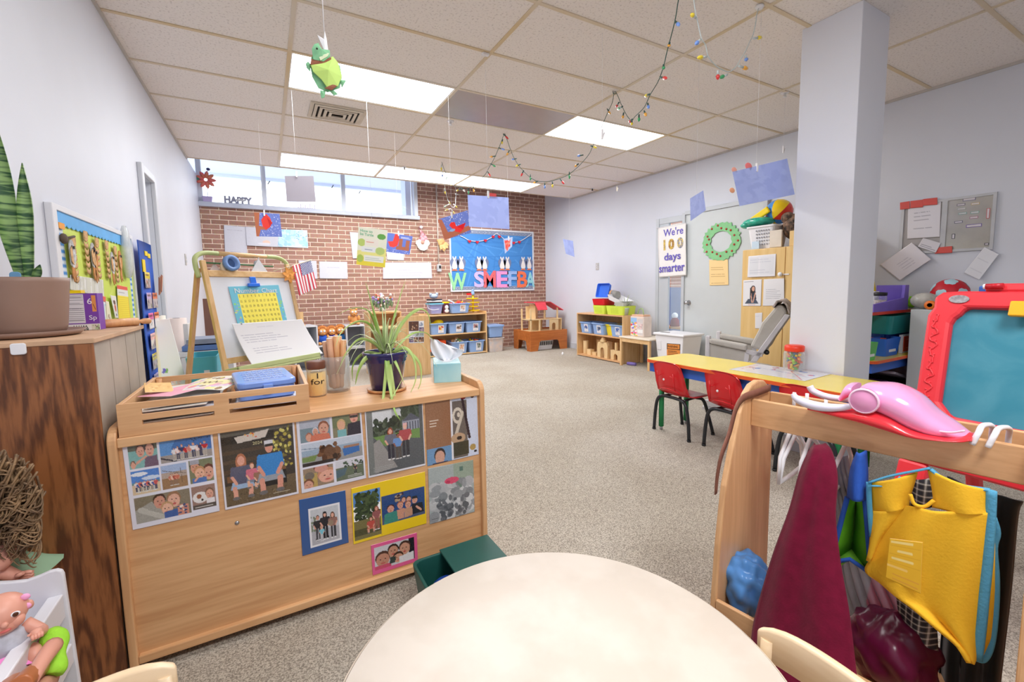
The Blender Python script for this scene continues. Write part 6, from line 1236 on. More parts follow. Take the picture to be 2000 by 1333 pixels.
cv = Cv(40,46,(226,224,230));cv.scrib(.2,.12,.8,.55,8,(170,168,178),.012);cv.scrib(.2,.68,.8,.85,3,(170,168,178),.012);npaper([(1774,403),(1838,393),(1836,463),(1772,467)],cv,'printed page in a clear sleeve on the pinboard half')
cv = Cv(30,24,(222,220,226));cv.scrib(.1,.2,.9,.9,4,(120,120,130),.02);npaper([(1803,465),(1838,475),(1828,494),(1793,482)],cv,'small tilted note overlapping the lower pinboard',.022)
cv = Cv(50,40,(226,222,228));cv.scrib(.3,.35,.75,.8,4,(190,186,196),.012);npaper([(1719,517),(1781,474),(1819,507),(1758,548)],cv,'large tilted white page taped left below the board',.026)
cv = Cv(30,40,(224,226,232));cv.scrib(.1,.25,.9,.9,7,(206,208,216),.014);npaper([(1923,483),(1951,497),(1913,547),(1883,533)],cv,'tilted white page taped below the metal half of the board',.02)
for i,(x0,y0,x1,y1,lb) in enumerate(((1758,396,1777,410,'leftmost red strip along the top of the pinboard'),(1778,393,1803,407,'middle red strip along the top of the pinboard'),(1803,389,1831,402,'rightmost red strip along the top of the pinboard'),(1826,484,1860,496,'single red strip at the bottom of the board'))):
    cv = Cv(24,10,(214,84,76));cv.scrib(.1,.3,.9,.7,1,(150,50,48),.03);sheet('red_strip',cv,[PX(x0,y0,XR-.02),PX(x1,y0-3,XR-.02),PX(x1,y1-2,XR-.02),PX(x0,y1,XR-.02)],None,lb,'label','red strips on the board')
# ================================================================ RED TOY EASEL
Ot = Vector((1.95,0,.72));nE = Vector((-.985,.06,.0));
lean = .33;hE = Vector((.06,.985,0)).normalized();uE = Vector((lean,-.02,1)).normalized();nE = (hE.cross(uE)).normalized()
if nE.x > 0: nE = -nE
def RE(x,y): return PP(x,y,Ot,nE)
tl = RE(1850,580);A_ = [RE(1822,620),RE(1798,800)]
Mx = frameM(RE(1838,600),-hE,uE);inv = Mx.inverted()
def R2(x,y): q = inv@RE(x,y);return (q.x,q.y)
x1_ = max(R2(1990,700)[0],.42)+.14
t = thing('toy_easel','big red plastic toy easel with teal drawing board','easel',(2.0,.4,0))
O0 = R2(1822,622);O1 = R2(1862,578);O2 = R2(1797,790);zb = O2[1]-.05
xb = R2(1990,570)[0];right = xb+.30
out = [O2,O0,(O0[0]+.012,O0[1]+.03),((O0[0]+O1[0])/2-.012,(O0[1]+O1[1])/2+.024),(O1[0]-.014,O1[1]),(O1[0]+.03,O1[1]+.004)]
out = out+[(right-.05,O1[1]+.004),(right-.012,O1[1]-.02),(right,O1[1]-.07),(right+.02,O2[1]),(right+.02,O2[1]-.2),(O2[0]-.01,O2[1]-.2)]
i0,i1,i2 = R2(1868,640),R2(1898,609),R2(1847,790)
inn = [(i2[0],i2[1]),(i0[0],i0[1]),(i0[0]+.006,i0[1]+.02),(i0[0]+.018,i0[1]+.034),(i1[0],i1[1]),(i1[0]+.03,i1[1])]
ib = R2(1868,818);inn += [(right-.12,i1[1]),(right-.09,i1[1]-.012),(right-.08,i1[1]-.05),(right-.07,i2[1]),(right-.08,ib[1]-.0),(ib[0],ib[1])]
M_er = mat('easel_red',(226,52,62),.35,var=.02)
# frame sits in front of the plane
zdir = (Mx.to_3x3()@Vector((0,0,1)));sgn = 1 if zdir.dot(Vector(CAMP)-RE(1838,600)) > 0 else -1
build('frame',MB().frame(out,inn,.05*sgn,Mx),M_er,t,bev=.012)
m = bpy.data.materials.new('teal_board');m.use_nodes = True;nt = m.node_tree;b = nt.nodes['Principled BSDF'];tcn = nt.nodes.new('ShaderNodeTexCoord');nn2 = nt.nodes.new('ShaderNodeTexNoise');nn2.inputs['Scale'].default_value = 5;nn2.inputs['Detail'].default_value = 6;nn2.inputs['Distortion'].default_value = 2;nt.links.new(tcn.outputs['Object'],nn2.inputs['Vector']);rr = nt.nodes.new('ShaderNodeValToRGB');rr.color_ramp.elements[0].color = (*lin((44,128,150)),1);rr.color_ramp.elements[1].color = (*lin((70,142,162)),1);rr.color_ramp.elements[0].position = .4;rr.color_ramp.elements[1].position = .72;nt.links.new(nn2.outputs['Fac'],rr.inputs[0]);nt.links.new(rr.outputs[0],b.inputs['Base Color']);b.inputs['Roughness'].default_value = .5
bd = [(p[0]*1.0,p[1]) for p in inn];cxm = sum(p[0] for p in bd)/len(bd);cym = sum(p[1] for p in bd)/len(bd)
build('drawing_board',MB().prism([(cxm+(p[0]-cxm)*1.06,cym+(p[1]-cym)*1.06) for p in bd],.012*sgn,Mx@Matrix.Translation((0,0,.014*sgn))),m,t)
for k in range(13):
    u_ = k/12;q = Vector((O0[0]+.028+(O2[0]-O0[0]+.006)*u_,O0[1]-.01+(O2[1]-O0[1]+.02)*u_,.051*sgn));s_ = .012
    ptsk = [Vector((q.x+s_*math.sin(3.1*k+a_)*(.6+.4*math.cos(2*a_+k)),q.y+s_*1.1*math.cos(a_),q.z)) for a_ in [2*PI*j/9 for j in range(7)]];build('moulded_letter',MB().tube([Mx@p for p in ptsk],.0028,6),M_er,t)
q = R2(1886,590);build('logo_disc',MB().prism([(q[0]+.026*math.cos(a_),q[1]-.006+.014*math.sin(a_)) for a_ in [2*PI*k/20 for k in range(20)]],.004*sgn,Mx@Matrix.Translation((0,0,.05*sgn))),mat('disc_grey',(150,146,150),.4,var=.3,vs=80),t)
for u_ in (.02,right-.06): build('front_leg',MB().box((O2[0]+u_-.03,O2[1]-.72,0.005*sgn),(O2[0]+u_+.05,O2[1]-.2,.045*sgn) if sgn > 0 else (O2[0]+u_+.05,O2[1]-.2,-.001),Mx),M_er,t,bev=.01)
for u_ in (.05,right-.08):
    a_ = Mx@Vector((u_,O1[1]-.02,0));build('rear_leg',MB().tube([a_,Vector((a_.x+.42,a_.y,.02))],.025,8),M_er,t)
q = R2(1960,568);build('top_ledge',MB().box((q[0]-.03,O1[1]+.003,0.004*sgn),(right-.06,O1[1]+.03,.046*sgn) if sgn > 0 else (right-.06,O1[1]+.03,-.004),Mx),M_er,t,bev=.006)
a_,b_ = R2(1934,569),R2(1973,566);p0 = Mx@Vector((a_[0],O1[1]+.015,.056*sgn));p1 = Mx@Vector((b_[0],O1[1]+.017,.056*sgn));t = thing('marker_pen','red marker pen lying on the easel top','marker',p0-Vector((0,0,.01)));build('barrel',MB().cyl(p0.lerp(p1,.12),p1,.009),mat('pen_red',(190,24,40),.3),t);build('cap',MB().cyl(p0,p0.lerp(p1,.12),.0085),M_white,t)
q = R2(1996,617);solo('yellow_clip',MB().box((q[0]-.012,q[1]-.02,0),(q[0]+.04,q[1]+.028,.02),Mx@Matrix.Translation((0,0,.052 if sgn > 0 else -.072))),mat('clip_yellow',(244,180,30),.4),'yellow clip on the teal board of the red easel','clip',bev=.004)
p = Mx@Vector((R2(1930,558)[0],O1[1]+.03,-.04*sgn));solo('blue_eraser',MB().cbox(p,(.03,.06,.035)),mat('eraser_blue',(50,100,180),.5),'blue eraser behind the red marker on the easel top','eraser',bev=.005)
# ================================================================ DIVIDER SHELF WITH FAMILY PHOTOS
DX0,DX1,DY0,DY1,DZ = -.425,.772,1.635,1.99,.752
t = thing('divider_shelf','maple divider shelf with family photos taped on its back','shelf',((DX0+DX1)/2,(DY0+DY1)/2,0))
pr_ = [(DY0,.022),(DY1,.022),(DY1,DZ+.012)]+[(DY0+.045-.045*math.sin(a),DZ-.033+.045*math.cos(a)) for a in [PI/2*k/6 for k in range(7)]]
for x in (DX0,DX1-.022): build('side_panel',MB().prism(pr_,.022,Matrix(((0,0,1,x),(1,0,0,0),(0,1,0,0),(0,0,0,1)))),M_mapleZ,t,bev=.004)
build('back_panel',MB().box((DX0+.022,DY0+.018,.05),(DX1-.022,DY0+.032,DZ-.035)),M_maple,t)
build('top',MB().box((DX0+.022,DY0+.004,DZ-.046),(DX1-.022,DY1,DZ-.018)),M_maple,t,bev=.003)
build('bottom_board',MB().box((DX0+.022,DY0+.002,.03),(DX1-.022,DY1,.056)),M_maple,t,bev=.003)
build('shelf',MB().box((DX0+.022,DY0+.032,.38),(DX1-.022,DY1-.01,.4)),M_maple,t)
for x in (DX0+.011,DX1-.011):
    for y in (DY0+.03,DY1-.03): build('foot',MB().cyl((x,y,0),(x,y,.022),.012),M_black,t)
FY = DY0+.018;DT = DZ-.018
p = PY(463,1022,FY);build('screw',MB().lathe([(.007,0),(.006,.003),(.001,.004)],M=Matrix.Translation(p)@Matrix.Rotation(PI/2,4,'X')),M_steel,t)
M_gloss = printm('glossy_print',.15,.3)
def dsheet(lb,pts,cv,name='photo_page',group='family photo sheets on the divider',o=.0015,cat='photo'): return sheet(name,cv,[PY(x,y,FY-o) for x,y in pts],None,lb,cat,group,m=M_gloss,backc=(225,225,228))
def crop(w,h,fn):
    c = Cv(w,h);fn(c);return c.grain(5)
SK = (214,160,138)
# 1 collage of seven pictures
cv = Cv(150,160,(222,222,234))
def a1(c): c.rect(0,0,1,.35,(96,100,84)).rect(0,.35,1,1,(126,176,172));c.face(.42,.38,.13,.2,(90,66,54),SK);c.face(.74,.36,.15,.24,(70,54,48),SK);c.poly([(.55,.62),(.98,.6),(1,1),(.5,1)],(110,90,110));c.line(.1,.9,.6,.6,.07,SK).face(.12,.86,.08,.12,(120,90,70),SK,False)
def a2(c):
    c.rect(0,0,1,1,(92,146,206));c.poly([(.35,0),(1,0),(1,.7),(.2,.5)],(66,112,176));c.rect(0,.72,1,1,(156,150,146)).line(0,.8,.3,1,.03,(60,60,70));c.speck(12,.5,.08,.98,.3,.014,[(40,60,90)])
    for k in range(9): c.person(.26+.075*k,.95,.5+.05*(k%3),[(226,226,230),(236,220,220),(60,60,100),(190,40,50),(210,130,120)][k%5],[(180,170,160),(70,70,90)][k%2],[(90,60,50),(60,50,45),(150,110,80)][k%3])
def a3(c):
    c.rect(0,0,1,.5,(74,130,206));c.ell(.3,.15,.3,.08,(226,232,240)).ell(.7,.35,.35,.08,(200,216,236));c.rect(0,.5,1,.6,(90,140,150)).rect(0,.6,1,1,(212,190,160))
    for k in range(11): c.person(.15+.07*k,.9+.03*(k%2),.46,[(226,220,220),(60,90,160),(200,90,90),(40,50,90)][k%4],[(80,80,100),(200,196,190)][k%2],(90,66,52))
def a4(c):
    c.rect(0,0,1,.3,(160,180,214)).rect(0,.3,1,.55,(176,160,150)).rect(0,.55,1,1,(150,116,84));c.line(.05,.2,.95,.45,.02,(90,80,70)).line(.75,.2,.78,.8,.02,(100,80,66))
    for k in range(4): c.person(.36+.08*k,.88,.5,[(196,110,90),(226,190,170),(160,70,60)][k%3],(140,110,90),(90,60,50))
def a5(c): c.rect(0,0,1,1,(120,124,96));c.face(.24,.3,.18,.24,(80,70,64),(206,150,126),True,(160,160,170));c.face(.8,.62,.22,.28,(96,50,40),SK);c.face(.42,.58,.2,.22,(190,140,100),(226,176,150));c.rect(.1,.8,.7,1,(70,110,176));c.line(.2,.9,.4,.72,.08,SK)
def a6(c): c.rect(0,0,1,1,(132,122,104));c.poly([(0,.5),(.3,.25),(.7,.9),(.6,1),(0,1)],(160,158,150));c.line(.1,.5,.5,.95,.1,(186,184,176));c.face(.44,.3,.1,.24,(70,46,40),(206,150,130));c.face(.7,.34,.11,.26,(150,110,80),(222,172,150));c.face(.56,.62,.1,.2,(190,150,110),(228,180,156));c.poly([(.5,.75),(.75,.7),(.78,1),(.5,1)],(66,96,160));c.poly([(.75,.55),(.95,.6),(.95,1),(.75,1)],(206,140,120));c.speck(14,.76,.6,.92,.95,.02,[(70,80,120),(230,220,210)])
def a7(c): c.rect(0,0,1,1,(150,120,110));c.ell(.35,.5,.32,.24,(226,222,220)).ell(.3,.45,.1,.1,(150,90,60)).ell(.42,.62,.05,.05,(40,34,34));c.face(.75,.4,.16,.2,(120,90,70),SK);c.rect(.6,.6,.95,.8,(226,220,222));c.rect(0,.82,1,1,(90,80,74));c.scrib(.1,.86,.95,.96,1,(230,226,222),.03)
for r_,fn,w,h in (((.05,.065,.36,.35),a1,48,44),((.385,.065,.97,.345),a2,84,46),((.05,.375,.35,.63),a3,46,42),((.375,.37,.66,.63),a4,42,42),((.69,.365,.97,.63),a5,42,44),((.05,.66,.66,.94),a6,88,44),((.69,.66,.97,.92),a7,42,42)): cv.sub(*r_,crop(w,h,fn))
dsheet('collage sheet of seven holiday pictures at the left end of the divider',[(236.5,856),(413.5,831),(429,998.5),(259.5,1036)],cv)
# 2 family on a bench
def b1(c):
    c.rect(0,0,1,1,(62,54,48));c.rect(0,.0,1,.12,(96,92,84));c.rect(0,.12,.72,.22,(40,36,34));c.poly([(.18,.14),(.66,.1),(.6,.2),(.22,.22)],(206,196,186));c.speck(8,.32,.12,.5,.18,.012,[(210,90,60),(230,170,80)])
    for y in (.3,.42,.54): c.rect(0,y,.7,y+.05,(78,62,50))
    c.speck(80,.7,.08,.95,.62,.02,[(176,160,70),(206,196,110),(120,110,50),(90,84,44)]);c.rect(0,.74,1,1,(104,88,66));c.speck(60,0,.78,1,1,.012,[(130,112,84),(84,70,54)])
    c.rect(.04,.62,.86,.7,(120,84,56));c.rect(.5,.66,.86,.84,(34,30,30))
    c.person(.24,.93,.72,(84,86,110),(150,176,206),(176,110,80),(220,160,140),True,True);c.person(.38,.82,.42,(206,110,130),(120,130,150),(150,90,60),(226,176,150),True);c.person(.47,.84,.36,(150,110,90),(60,60,70),(160,96,60),(226,176,150),True)
    c.person(.64,.93,.88,(52,130,200),(150,156,166),(120,120,124),(214,150,130),True,False,(206,206,212));c.rect(.585,.295,.7,.325,(40,36,36));c.scrib(.66,.93,.92,.97,1,(190,180,160),.01);c.scrib(.16,.9,.5,.98,3,(150,140,120),.006)
cc = crop(130,150,b1);cv = Cv(140,160,(224,222,232));cv.sub(.03,.03,.97,.97,cc)
o2 = dsheet('dark page with four people sitting on a rustic bench, second sheet from left',[(423.8,834),(573.5,809.7),(583.5,964.6),(440,997)],cv)
qq = [PY(x,y,FY-.004) for x,y in [(423.8,834),(573.5,809.7),(583.5,964.6),(440,997)]];Mq,qw,qh = quadM(qq);text('2024',.014,Mq@Matrix.Translation((qw*.42,qh*.72,.002)),mat('gold_ink',(206,196,150),.5),o2,'lettering',ext=.0002)
# 3 collage at the lake
cv = Cv(130,160,(222,222,234))
def c1(c): c.rect(0,0,1,.4,(176,182,196)).rect(0,.4,1,1,(120,140,150));c.face(.28,.8,.1,.16,(170,110,90),SK,False);c.face(.5,.6,.09,.16,(200,200,210),SK);c.face(.78,.5,.16,.26,(140,84,60),SK);c.poly([(.35,.75),(.6,.7),(.95,.75),(1,1),(.3,1)],(206,120,96))
def c2(c): c.rect(0,0,1,1,(110,118,84));c.rect(0,.6,1,1,(130,126,100));c.face(.3,.52,.13,.2,(206,170,120),(220,170,140),False);c.rect(.16,.7,.46,1,(120,176,180));c.face(.78,.25,.14,.24,(150,90,70),(220,160,140));c.rect(.64,.18,.92,.28,(40,36,40));c.poly([(.55,.5),(1,.45),(1,1),(.5,1)],(52,48,60))
def c3(c): c.rect(0,0,1,.3,(190,200,214)).rect(0,.3,1,.55,(150,170,190)).rect(0,.55,1,1,(150,150,150));c.line(0,.2,.35,.3,.012,(110,130,150));c.speck(30,.3,.2,.6,.85,.05,[(90,60,44),(120,84,60),(60,42,34)]);c.ell(.45,.5,.1,.2,(106,74,54));c.poly([(.66,.5),(.95,.42),(.95,.75),(.68,.85)],(60,110,176));c.rect(.68,.4,.95,.5,(160,120,96));c.poly([(0,.6),(.25,.55),(.2,.8),(0,.8)],(116,140,84));c.rect(0,.85,.5,1,(52,46,46))
def c4(c): c.rect(0,0,1,1,(150,130,110));c.rect(0,.3,.45,1,(186,160,96));c.ell(.2,.4,.16,.2,(120,110,100));c.face(.8,.55,.3,.32,(196,140,110),(226,170,150));c.face(.6,.1,.22,.2,(120,70,56),(206,150,136),False);c.face(.15,.85,.15,.25,(120,80,60),SK)
def c5(c): c.rect(0,0,1,.35,(206,206,214)).rect(0,.35,1,1,(106,116,96));c.poly([(0,.45),(.4,.4),(.3,.75),(0,.85)],(90,110,120));c.person(.7,.8,.5,(70,66,70),(60,60,66),(90,70,60));c.scrib(.4,.82,.95,.94,2,(206,206,200),.02);c.speck(20,.3,.1,1,.35,.04,[(84,100,80),(70,84,70)])
for r_,fn,w,h in (((.05,.08,.5,.37),c1,58,46),((.53,.06,.97,.37),c2,58,50),((.05,.39,.97,.68),c3,120,46),((.05,.7,.5,.95),c4,58,40),((.53,.69,.97,.95),c5,58,42)): cv.sub(*r_,crop(w,h,fn))
dsheet('collage sheet of lakeside pictures, third sheet from left in the top row',[(577,810.7),(704.5,792),(715,934.5),(589.3,964.6)],cv)
# 4 three people on a road
def d1(c):
    c.rect(0,0,1,.5,(104,112,108));c.rect(.1,.1,.6,.34,(214,218,222));c.speck(90,.1,.22,.62,.5,.04,[(66,78,62),(90,100,84),(54,62,54)]);c.speck(60,.6,.06,.98,.36,.05,[(60,72,58),(80,92,76)]);c.rect(.62,.28,.95,.48,(150,156,170));c.poly([(.6,.3),(.78,.2),(.96,.3)],(90,94,106))
    for k in range(6): c.rect(.65+.05*k,.32,.67+.05*k,.46,(70,74,86))
    c.rect(0,.46,1,1,(92,96,100));c.poly([(.1,.46),(.95,.44),(.98,.6),(.72,.56),(.3,.62)],(112,146,84));c.poly([(0,.6),(.2,.5),(.5,.95),(0,1)],(150,148,146));c.rect(0,0,.1,1,(120,124,122));c.rect(.93,0,1,1,(90,94,96))
    c.person(.4,.83,.46,(110,112,126),(60,60,70),(150,74,56),(224,172,150),False,True);c.person(.53,.84,.38,(110,150,206),(90,84,80),(60,44,40),(150,100,80));c.person(.66,.83,.5,(176,80,84),(60,60,66),(210,150,140),(226,180,160),False,False,(226,180,180));c.scrib(.08,.86,.5,.97,4,(170,172,170),.006)
cc = crop(120,150,d1);cv = Cv(126,160,(224,224,232));cv.sub(.02,.02,.98,.97,cc)
dsheet('page with three people posing on a driveway, below the hanging spider plant leaf',[(711.2,792),(824.5,775),(831,909.4),(719.5,934.5)],cv)
# 5 brown and blue page
def e1(c):
    c.rect(0,0,1,1,(206,216,236));c.rect(0,.06,.46,.76,(150,108,80));c.scrib(.08,.34,.24,.46,3,(222,206,190),.012);c.rect(.46,.08,.5,.98,(226,226,232));c.rect(.5,.12,.78,.98,(112,104,98));c.ell(.6,.34,.1,.12,(216,206,190)).ell(.6,.34,.06,.075,(112,104,98)).ell(.62,.33,.03,.035,(216,206,190));c.line(.7,.3,.56,.62,.06,(206,196,180)).ell(.6,.68,.14,.08,(190,160,130)).ell(.62,.68,.05,.03,(60,50,46));c.rect(.5,.74,.8,.95,(72,70,56));c.line(.7,.1,.82,.7,.05,(60,50,56));c.ell(.72,.08,.05,.03,(150,40,50));c.ell(.9,.08,.04,.025,(60,60,66)).ell(.88,.86,.06,.05,(176,150,90)).ell(.93,.93,.03,.02,(40,40,44))
    c.rect(0,.76,.46,1,(110,150,190));c.face(.24,.9,.09,.1,(52,40,40),(206,160,140),False);c.poly([(.1,.98),(.4,.98),(.36,1),(.1,1)],(60,60,90))
dsheet('page with brown panel and tall carved figure at the right end of the top row',[(829.4,775.8),(931,763),(935,887.6),(834.7,911)],crop(110,150,e1))
# 6 misty splash
def f1(c):
    c.rect(0,0,1,1,(166,176,176));c.rect(.55,0,1,.4,(150,166,150));c.speck(190,.1,.35,.95,.95,.09,[(190,192,194),(150,154,158),(206,208,210),(134,138,142),(176,178,182)]);c.speck(40,.2,.6,.9,.98,.05,[(110,112,118),(90,94,100)]);c.ell(.5,.3,.16,.06,(214,76,110)).ell(.42,.32,.05,.03,(190,50,90));c.line(.62,.36,.7,.44,.05,(110,130,120));c.rect(.68,.08,.76,.16,(90,120,110));c.scrib(.05,.9,.2,.95,1,(90,90,94),.01)
dsheet('misty grey picture with a pink bow, lower right on the divider',[(835.8,915.8),(924,898.5),(927,1000),(839.5,1024.6)],crop(90,110,f1))
# 7 blue card
def g1(c):
    c.rect(0,0,1,.6,(196,200,206)).rect(0,.6,1,1,(176,176,184));c.speck(20,0,.2,.2,.6,.04,[(120,130,110)]);c.person(.24,.9,.72,(50,48,52),(76,74,80),(70,50,44),(206,150,130));c.person(.5,.92,.8,(44,42,48),(40,38,44),(60,44,40),(222,170,150),False,True,(40,38,42));c.person(.78,.93,.74,(150,110,100),(60,60,64),(96,66,50),(222,170,150),False,True);c.person(.36,.94,.42,(126,196,214),(190,190,196),(170,140,110));c.ell(.7,.48,.1,.08,(150,130,110))
cv = Cv(100,120,(58,92,150));cv.rect(.18,.2,.85,.9,(232,232,236));cv.sub(.22,.235,.81,.865,crop(64,80,g1))
dsheet('dark blue card with a white bordered group photo of a graduate',[(583.6,977),(674.4,958),(681,1060),(590.8,1086.5)],cv)
# 8 yellow card with two photos
def h1(c): c.rect(0,0,1,.3,(92,140,200));c.speck(150,.1,.05,.95,.6,.08,[(56,72,46),(76,92,58),(44,56,40)]);c.rect(0,.6,1,1,(120,112,70));c.rect(0,.78,1,.92,(80,78,50));c.person(.62,.92,.44,(190,80,70),(196,110,90),(90,50,44),SK,True,True);c.person(.84,.88,.5,(150,90,90),(150,96,84),(140,70,54),SK,False,True)
def h2(c):
    c.rect(0,0,1,1,(52,78,130));c.rect(.0,.75,1,1,(80,90,120));c.speck(16,.3,.05,.5,.3,.04,[(120,110,120),(180,160,130),(70,50,60)]);c.face(.2,.5,.07,.12,(80,50,44),(214,160,140));c.poly([(.06,.65),(.34,.62),(.38,.98),(.04,1)],(70,140,126));c.face(.5,.3,.05,.09,(90,66,50),SK,False);c.face(.62,.32,.05,.09,(70,50,44),SK,False);c.face(.42,.46,.06,.11,(180,110,80),SK);c.poly([(.34,.6),(.52,.58),(.5,.95),(.36,.95)],(206,150,120));c.face(.6,.5,.06,.11,(150,96,70),SK);c.poly([(.52,.62),(.7,.6),(.7,.92),(.52,.95)],(196,150,120));c.face(.76,.4,.06,.11,(50,40,40),SK,True,(50,46,50));c.poly([(.68,.52),(.94,.54),(.98,.9),(.7,.9)],(44,42,50));c.line(.8,.66,.9,.8,.05,SK)
cv = Cv(150,130,(240,206,40));cv.sub(.02,.1,.37,.95,crop(60,110,h1));cv.sub(.38,.28,.98,.8,crop(95,72,h2));cv.rect(.365,.1,.375,.98,(214,180,40))
dsheet('bright yellow card carrying two family photos in the lower row',[(685.7,954.5),(830,921.4),(833,1022.7),(690.6,1064)],cv)
# 9 pink card
def i1(c): c.rect(0,0,1,1,(206,206,212));c.rect(.85,0,1,1,(40,38,44));c.face(.2,.6,.16,.28,(80,50,40),(196,140,116));c.rect(.0,.84,.4,1,(206,80,110));c.face(.46,.36,.12,.24,(60,44,38),(200,148,122));c.face(.75,.38,.13,.26,(76,54,46),(206,154,128));c.face(.58,.72,.12,.2,(70,50,42),(210,158,132));c.poly([(.6,.7),(.98,.62),(.98,1),(.6,1)],(226,224,228));c.poly([(.38,.6),(.52,.62),(.5,.9),(.36,.9)],(60,70,66))
cv = Cv(96,66,(226,96,150));cv.sub(.06,.12,.92,.86,crop(80,48,i1))
dsheet('pink card with photo of four small children, lowest on the divider',[(724.3,1066),(814,1040.8),(816,1096),(728,1124.8)],cv)
tx0,tx1,ty0,ty1,tz0,tz1 = -.398,.108,DY0+.012,2.12,DT+.001,DT+.098
t = thing('wooden_tray','slatted wooden tray full of papers on the divider','tray',((tx0+tx1)/2,(ty0+ty1)/2,tz0));k = .012;xm = (tx0+tx1)/2;h_ = tz1-tz0
build('bottom',MB().box((tx0+k,ty0+k,tz0+.004),(tx1-k,ty1-k,tz0+.01)),M_maple,t)
for y in (ty0,ty1-k):
    fr = MB()
    o_ = [(tx0,tz0),(tx1,tz0),(tx1,tz1),(tx0,tz1)]
    for a,b_ in ((0,.30),(.45,.62),(.80,1.0)): fr.box((tx0+.055,y,tz0+h_*a),(xm-.02,y+k,tz0+h_*b_));fr.box((xm+.02,y,tz0+h_*a),(tx1-.04,y+k,tz0+h_*b_))
    fr.box((tx0,y,tz0),(tx0+.055,y+k,tz1));fr.box((xm-.02,y,tz0),(xm+.02,y+k,tz1));fr.box((tx1-.04,y,tz0),(tx1,y+k,tz1));build('long_side',fr,M_maple,t)
for x in (tx0,tx1-k): build('end_panel',MB().box((x,ty0+k,tz0),(x+k,ty1-k,tz1)),M_mapleY,t,bev=.002)
for x in (tx0+k+.01,tx1-k-.01):
    for y in (ty0+k+.01,ty1-k-.01): build('corner_post',MB().cyl((x,y,tz0+.01),(x,y,tz1-.004),.009),M_pin,t)
build('divider_slat',MB().box((xm-.006,ty0+k,tz0),(xm+.006,ty1-k,tz0+h_*.5)),M_mapleY,t)
PGp = 'papers in the wooden tray'
rg = random.Random(21)
for i in range(7):
    z = tz0+.012+.0085*i;cx,cy = (tx0+xm)/2+rg.uniform(-.012,.012),(ty0+ty1)/2+rg.uniform(-.015,.015);w_,d_ = .19,.36;a = rg.uniform(-.04,.04);c_,s_ = math.cos(a),math.sin(a)
    q = [Vector((cx+x*c_-y*s_,cy+x*s_+y*c_,z+.004*(x > 0))) for x,y in ((-w_/2,d_/2),(w_/2,d_/2),(w_/2,-d_/2),(-w_/2,-d_/2))];cv = Cv(30,50,[(226,226,234),(216,212,206),(232,230,226),(206,212,226)][i % 4])
    sheet('paper_sheet',cv,q,None,['lowest sheet','second sheet up','third sheet up','fourth sheet up','fifth sheet up','sixth sheet up','uppermost white sheet'][i]+' of the stack in the left half of the tray','paper',PGp,t=.0025)
def tsheet(lb,name,cx,cy,w_,d_,a,z,cv,cat,bul=None,dz=0): 
    c_,s_ = math.cos(a),math.sin(a);q = [Vector((cx+x*c_-y*s_,cy+x*s_+y*c_,z+dz*y)) for x,y in ((-w_/2,d_/2),(w_/2,d_/2),(w_/2,-d_/2),(-w_/2,-d_/2))];return sheet(name,cv,q,None,lb,cat,PGp,bulge=bul,t=.0015)
lft = (tx0+xm)/2
cv = Cv(60,60,(230,226,214));cv.speck(50,.05,.05,.95,.95,.07,[(240,226,150),(220,190,210),(190,190,226),(150,120,70),(230,140,140)]);cv.ell(.55,.5,.32,.2,(236,226,170));cv.path([(.3,.5),(.36,.42),(.4,.54),(.47,.44),(.5,.55),(.58,.42),(.62,.54),(.7,.46)],.03,(110,84,40))
tsheet('colourful drawing with brown lettering on top of the tray papers','drawing',lft+.075,ty0+.27,.17,.24,-.3,tz0+.082,cv,'drawing',lambda X,Y: .008*np.sin(X*3.1))
cv = Cv(40,50,(240,170,190));cv.scrib(.2,.2,.8,.6,3,(220,140,166),.02);tsheet('pink paper sheet lying on the tray papers','pink_paper',lft+.0,ty0+.2,.13,.2,-.7,tz0+.084,cv,'paper',lambda X,Y: .006*X)
cv = Cv(40,50,(240,196,124));cv.speck(20,.2,.2,.9,.9,.05,[(226,170,96),(250,214,150)]);tsheet('orange paper at the left end of the tray','orange_paper',lft-.075,ty0+.27,.075,.2,.2,tz0+.086,cv,'paper',lambda X,Y: .01*(1-X))
for k_,(w_,c,lb) in enumerate(((.2,(206,210,220),'grey white sheets under the blue pencil box'),(.19,(228,228,236),'white sheet under the blue pencil box'))): 
    cv = Cv(30,50,c);tsheet(lb,'paper_sheet',(xm+tx1)/2,(ty0+ty1)/2,w_,.37,.02*k_,tz0+.03+.014*k_,cv,'paper')
z = tz0+.062;t = thing('pencil_box','blue translucent pencil box on the tray papers','box',(xm+.115,ty0+.20,tz0+.05),.12);M_pb = mat('pencil_box_blue',(122,158,232),.25,var=.05,coat=.3)
build('base',MB().prism(rrect(-.085,-.13,.085,.13,.02),.04),M_pb,t,False,bev=.004);build('lid',MB().prism(rrect(-.09,-.136,.09,.136,.022),.022,Matrix.Translation((0,0,.04))),M_pb,t,False,bev=.005)
wr_ = MB();rg = random.Random(2)
for r_ in range(5):
    for k_ in range(7): wr_.tube([(-.065+.019*k_,-.09+.045*r_,.0635),(-.058+.019*k_,-.08+.045*r_+rg.uniform(-.01,.01),.0645),(-.05+.019*k_,-.092+.045*r_,.0635)],.0014,5)
build('raised_lettering',wr_,mat('pencil_box_pale',(196,212,246),.3),t,False,kind='stuff');build('latch',MB().cbox((-.0,-.139,.035),(.03,.008,.03)),M_pb,t,False,bev=.002)
jy = PZ(622,776,DT);t = thing('yellow_jar','yellow jar with brown lid and handwriting beside the rolling pins','jar',(jy.x,jy.y+.03,DT));rj = (PY(636,730,jy.y).x-PY(597,730,jy.y).x)/2
